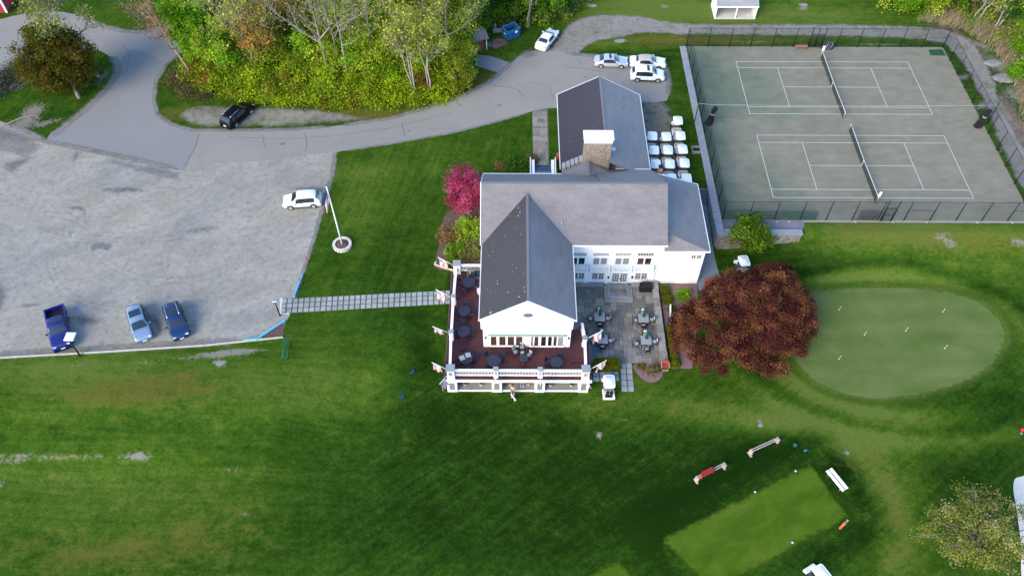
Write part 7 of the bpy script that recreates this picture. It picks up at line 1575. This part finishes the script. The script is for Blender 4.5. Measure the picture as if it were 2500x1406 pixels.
thicket('undergrowth', 'bright yellow green undergrowth along the front of the wood', [(455, 215), (520, 232), (600, 250), (720, 252), (820, 262), (930, 262), (1040, 258), (1105, 244), (1145, 215), (1160, 165), (1150, 110), (1080, 60), (900, 40), (700, 40), (540, 60), (480, 120), (462, 170)], 190000, ph, pp_, 5, .14)
thicket('understorey', 'olive and lime understorey in the depth of the wood', [(500, 165), (640, 200), (800, 205), (960, 215), (1090, 190), (1140, 130), (1110, 60), (1000, 10), (600, 10), (490, 60)], 70000, lambda x, y, r_: r_.uniform(3.0, 8.0, len(x)), lambda x, y, r_: pick(YG+PY+YG+LG, len(x), r_)*np.array([1.1, 1.15, 1]), 15, .14)
thicket('undergrowth', 'dark undergrowth behind the dumpster', [(1170, 75), (1210, 60), (1290, 85), (1330, 70), (1400, 40), (1440, 5), (1430, -40), (1180, -40)], 15000, lambda x, y, r_: r_.uniform(.5, 2.2, len(x)), lambda x, y, r_: pick(DG+LG+OLV, len(x), r_), 6, .16)
thicket('bramble', 'purple brown brambles at the drive end of the wood', [(400, 190), (455, 160), (470, 215), (520, 246), (440, 236)], 5000, lambda x, y, r_: r_.uniform(.2, .8, len(x)), lambda x, y, r_: pick([(.16, .09, .08), (.20, .12, .10), (.10, .13, .03), (.13, .16, .02)], len(x), r_), 7, .10)
thicket('bramble', 'grey purple brambles at the left picture edge', [(-30, 190), (55, 150), (60, 180), (30, 240), (-30, 265)], 5000, lambda x, y, r_: r_.uniform(.2, .9, len(x)), lambda x, y, r_: pick([(.16, .13, .13), (.12, .10, .10), (.05, .08, .02)], len(x), r_), 8, .10)
# upper right corner: scrub, reeds and young trees
thicket('undergrowth', 'green scrub beyond the path at the upper right', [(2150, 40), (2160, -30), (2520, -40), (2540, 210), (2440, 120), (2330, 50)], 17000, lambda x, y, r_: r_.uniform(.3, 1.8, len(x)), lambda x, y, r_: pick(LG+YG+OLV+[(.24, .19, .11), (.20, .15, .09)], len(x), r_), 9, .15)
rng = np.random.RandomState(77); mb = MB()
poly = px_loop([(2230, 48), (2330, 35), (2420, 70), (2500, 110), (2560, 200), (2560, 330), (2500, 330), (2480, 220), (2430, 130), (2350, 75)], 0, 0, True); X = [p[0] for p in poly]; Y = [p[1] for p in poly]; k = 0
while k < 3600:
    x, y = rng.uniform(min(X), max(X)), rng.uniform(min(Y), max(Y))
    if inside(np.array([x]), np.array([y]), poly)[0]:
        h = rng.uniform(.7, 1.7); d = rng.normal(size=2)*.45+np.array([.3, .1]); a = rng.uniform(0, 3.14); wx, wy = .035*math.cos(a), .035*math.sin(a); mb.poly([(x-wx, y-wy, 0), (x+wx, y+wy, 0), (x+d[0], y+d[1], h)]); k += 1
tag(mb.build('dry_reeds', simple('straw', (.26, .20, .125), .9, .25, .8)), 'pale dry reeds above the path at the right', 'reeds', None, 'stuff')
for k, a in enumerate([('bright green young tree left of the right hand scrub', (2205, 30), 6, (2.6, 2, 2.5), LG, 50, 100), ('yellow green young tree in the upper right scrub', (2275, 30), 6.5, (2.6, 2, 2.8), YG, 50, 100), ('lime bush tree at the top right', (2340, 15), 6, (2.4, 2, 2.5), YG+LG, 45, 90), ('dark green tree close to the right picture edge', (2455, 75), 7.5, (1.8, 1.6, 3.2), DG+LG, 45, 90), ('green bush at the right edge above the boulders', (2490, 128), 2.2, (2.0, 1.6, 1.2), LG, 26, 90), ('green bush between the boulders and the reeds', (2478, 190), 1.8, (1.3, 1.2, 1.0), LG, 18, 80)]):
    tree('scrub_tree', a[0], gp(*a[1]), a[2], a[3], a[4], a[5], a[6], .45, .17, BARK_D, .12, None, 300+k, 'scrub trees at the upper right', .5)
for k, a in enumerate([('curved pale trunk tree above the court corner', (2370, 60), 8, (1.8, .5)), ('pale twiggy tree left of the dark green tree', (2420, 75), 9, (1.2, .5)), ('pale twiggy tree at the upper right corner', (2490, 100), 9, (1.0, .4)), ('bare twigs leaning over the path at the right edge', (2500, 250), 5, (.6, .3))]):
    bare_tree('bare_tree', a[0], gp(*a[1]), a[2], PY, BARK, .13, 320+k, 'bare trees at the upper right', a[3], 1.0, (5, 4, 3), 2, .15, .35, .35, None, 2)
# around the clubhouse
q = A(1140, 463, 3.0)
tree('redbud', 'pink flowering tree at the back left corner of the clubhouse', (q.x+.3, q.y-.8, 0), 5.4, (2.6, 2.4, 2.3), [(.46, .06, .14), (.36, .045, .11), (.55, .12, .22), (.27, .035, .08)], 110, 90, .36, .11, BARK_D, .13, 3.0, 41, None, .45, (-.3, .8), 12)
tree('small_tree', 'fresh green small tree before the stone retaining wall', (A(1822, 612, ZP+.2).x, A(1822, 612, ZP).y, ZP+.1), 4.4, (2.5, 2.1, 1.8), [(.11, .20, .014), (.15, .235, .02), (.075, .14, .014)], 90, 90, .36, .13, BARK, .13, 2.6, 42, None, .45, (.1, .4), 10)
q = A(2388, 1300, 0.6)
tree('oak_tree', 'olive leafed tree with grey twigs at the lower right', (q.x, q.y-.5, gz(q.x, q.y)), 6.2, (4.6, 4.3, 2.4), [(.22, .25, .045), (.28, .28, .06), (.18, .21, .04), (.28, .25, .10)], 165, 80, .33, .10, BARK_T, .22, 3.7, 43, None, .5, (0, .5), 40, .7, lump=.4)
SB = 'shrubs beside the clubhouse'
sheet('planting_bed', px_loop([(1062, 640), (1072, 600), (1080, 545), (1100, 515), (1180, 505), (1180, 650), (1095, 660), (1065, 655)], 0, 2), MULCH, .02, flat=0.0)
for k, a in enumerate([('large yellow green shrub under the pink tree', (1145, 548, 1.2), 1.9, 2.0, YG, 2600, .13), ('russet shrub at the left edge of the bed', (1095, 572, .6), 1.3, 1.3, BR, 1500, .10), ('dark bronze shrub against the clubhouse wall', (1152, 606, .8), 1.4, 1.6, BR+OLV+DG, 1700, .10), ('lime shrub in the middle of the bed', (1118, 602, .6), 1.1, 1.2, [(0.176, 0.297, 0.016), (0.121, 0.230, 0.016)], 1500, .12), ('lime shrub by the deck corner post', (1103, 632, .4), .8, .8, [(0.203, 0.297, 0.016), (0.135, 0.230, 0.016)], 800, .11), ('small pale leaved plant at the bed edge', (1089, 614, .3), .42, .4, [(0.351, 0.432, 0.095), (0.270, 0.365, 0.068)], 200, .11),
    ('rounded green shrub beside the back stairs', (1257, 398, .9), 1.5, 1.6, [(0.081, 0.189, 0.020), (0.061, 0.149, 0.016)], 1700, .12), ('dark twiggy shrub left of the back stairs', (1298, 386, .5), .8, 1.0, DG+BR, 900, .10), ('brown twiggy shrub left of the green one', (1222, 404, .4), .7, .9, BR, 500, .09),
    ('taller green shrub behind the boxwood row', (1672, 711, -1.3), .85, 1.5, LG, 1100, .10), ('dark green shrub under the copper tree', (1684, 757, -1.7), .85, 1.0, DG+[(0.027, 0.121, 0.014)], 900, .10)]):
    q = A(a[1][0], a[1][1], a[1][2]); shrub(a[0], (q.x, q.y, ZP if q.y < -24 and q.x > -40 else 0), a[2], a[3], a[4], a[5], a[6], 500+k, 'shrub', SB)
m = MB(); rr = random.Random(5)
tw = empty('bed_wall', (A(1080, 650, .2).x, A(1080, 650, .2).y, 0), 0, 'low curved stone edging at the deck end of the shrub bed', 'edging')
for k in range(9): a = R(160+k*17); q = A(1066+k*5.2, 644+2.0*k-.05*k*k, .2); m = MB(); m.obox((q.x-tw.location.x, q.y-tw.location.y, .18), (.5, .32, .36), -.35-k*.02); m.build('stone', simple('edging_stone', (.42, .35, .28), .9, .2) if k == 0 else bpy.data.materials['edging_stone'], tw)
sheet('planting_bed', px_loop([(1608, 695), (1702, 692), (1705, 760), (1690, 900), (1640, 900), (1622, 780)], ZP, 1), MULCH_R, .03, flat=ZP)
BX = [(.19, .20, .014), (.14, .16, .014), (.10, .12, .014)]
for k, (px, py, r_, n_) in enumerate(((1624, 706, .80, 'nearest the clubhouse wall'), (1631, 728, .76, 'second from the clubhouse wall'), (1641, 751, .62, 'beside the white board'), (1637, 800, .62, 'just below the white board'), (1641, 821, .62, 'fifth along the garden wall'), (1643, 843, .62, 'sixth along the garden wall'), (1647, 867, .62, 'second from the wooden armchair'), (1651, 884, .6, 'nearest the wooden armchair'))):
    q = A(px, py, ZP+.5); shrub(f'clipped round boxwood {n_}', (q.x, q.y, ZP), r_*.85, r_*1.05, BX if k != 2 else DG+BX, 1300, .06, 520+k, 'boxwood', 'round boxwoods', True)
q0, q1 = A(1446, 885, ZP+.5), A(1516, 883, ZP+.5); rng = np.random.RandomState(3); hd = empty('clipped_hedge', ((q0.x+q1.x)/2, (q0.y+q1.y)/2-.25, ZP), 0, 'long clipped yellow green hedge at the patio foot', 'hedge'); hx, hy, hz = (q1.x-q0.x)/2, .62, .95
n = 5200; f = rng.uniform(-1, 1, (n, 3)); ax = rng.randint(0, 3, n); f[np.arange(n), ax] = np.sign(f[np.arange(n), ax])*rng.uniform(.88, 1, n); f[:, 2] = np.abs(f[:, 2]); r4 = (np.abs(f[:, 0])**6+np.abs(f[:, 1])**4+np.abs(f[:, 2])**6)**(1/5); f /= np.maximum(r4, 1)[:, None]
mesh_obj('leaves', leaf_mesh('leaves', f*np.array([hx, hy, hz]), .06*rng.uniform(.7, 1.3, n), pick([(.18, .19, .010), (.13, .15, .010), (.20, .205, .014)], n, rng), rng, .5), None, hd)
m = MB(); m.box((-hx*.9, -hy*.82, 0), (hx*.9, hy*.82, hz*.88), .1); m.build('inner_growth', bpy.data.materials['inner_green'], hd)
bed = px_loop([(1548, 890), (1590, 884), (1618, 890), (1618, 912), (1608, 928), (1588, 934), (1568, 925), (1550, 905)], ZP, 3); sheet('planting_bed', bed, MULCH_R, .03, flat=ZP)
for k, a in enumerate([('orange tinged low plant in the teardrop bed', (1565, 893), .45, .4, [(.22, .15, .03), (.15, .14, .02)], 220), ('straw coloured perennial clump in the teardrop bed', (1590, 905), .7, .5, [(.30, .22, .12), (.22, .17, .07)], 420), ('olive perennial clump at the right of the teardrop bed', (1606, 898), .6, .6, [(.17, .14, .05), (.12, .12, .03)], 380)]):
    q = A(*a[1], ZP+.2); shrub(a[0], (q.x, q.y, ZP), a[2], a[3], a[4], a[5], .09, 540+k, 'perennial', 'plants in the teardrop bed')
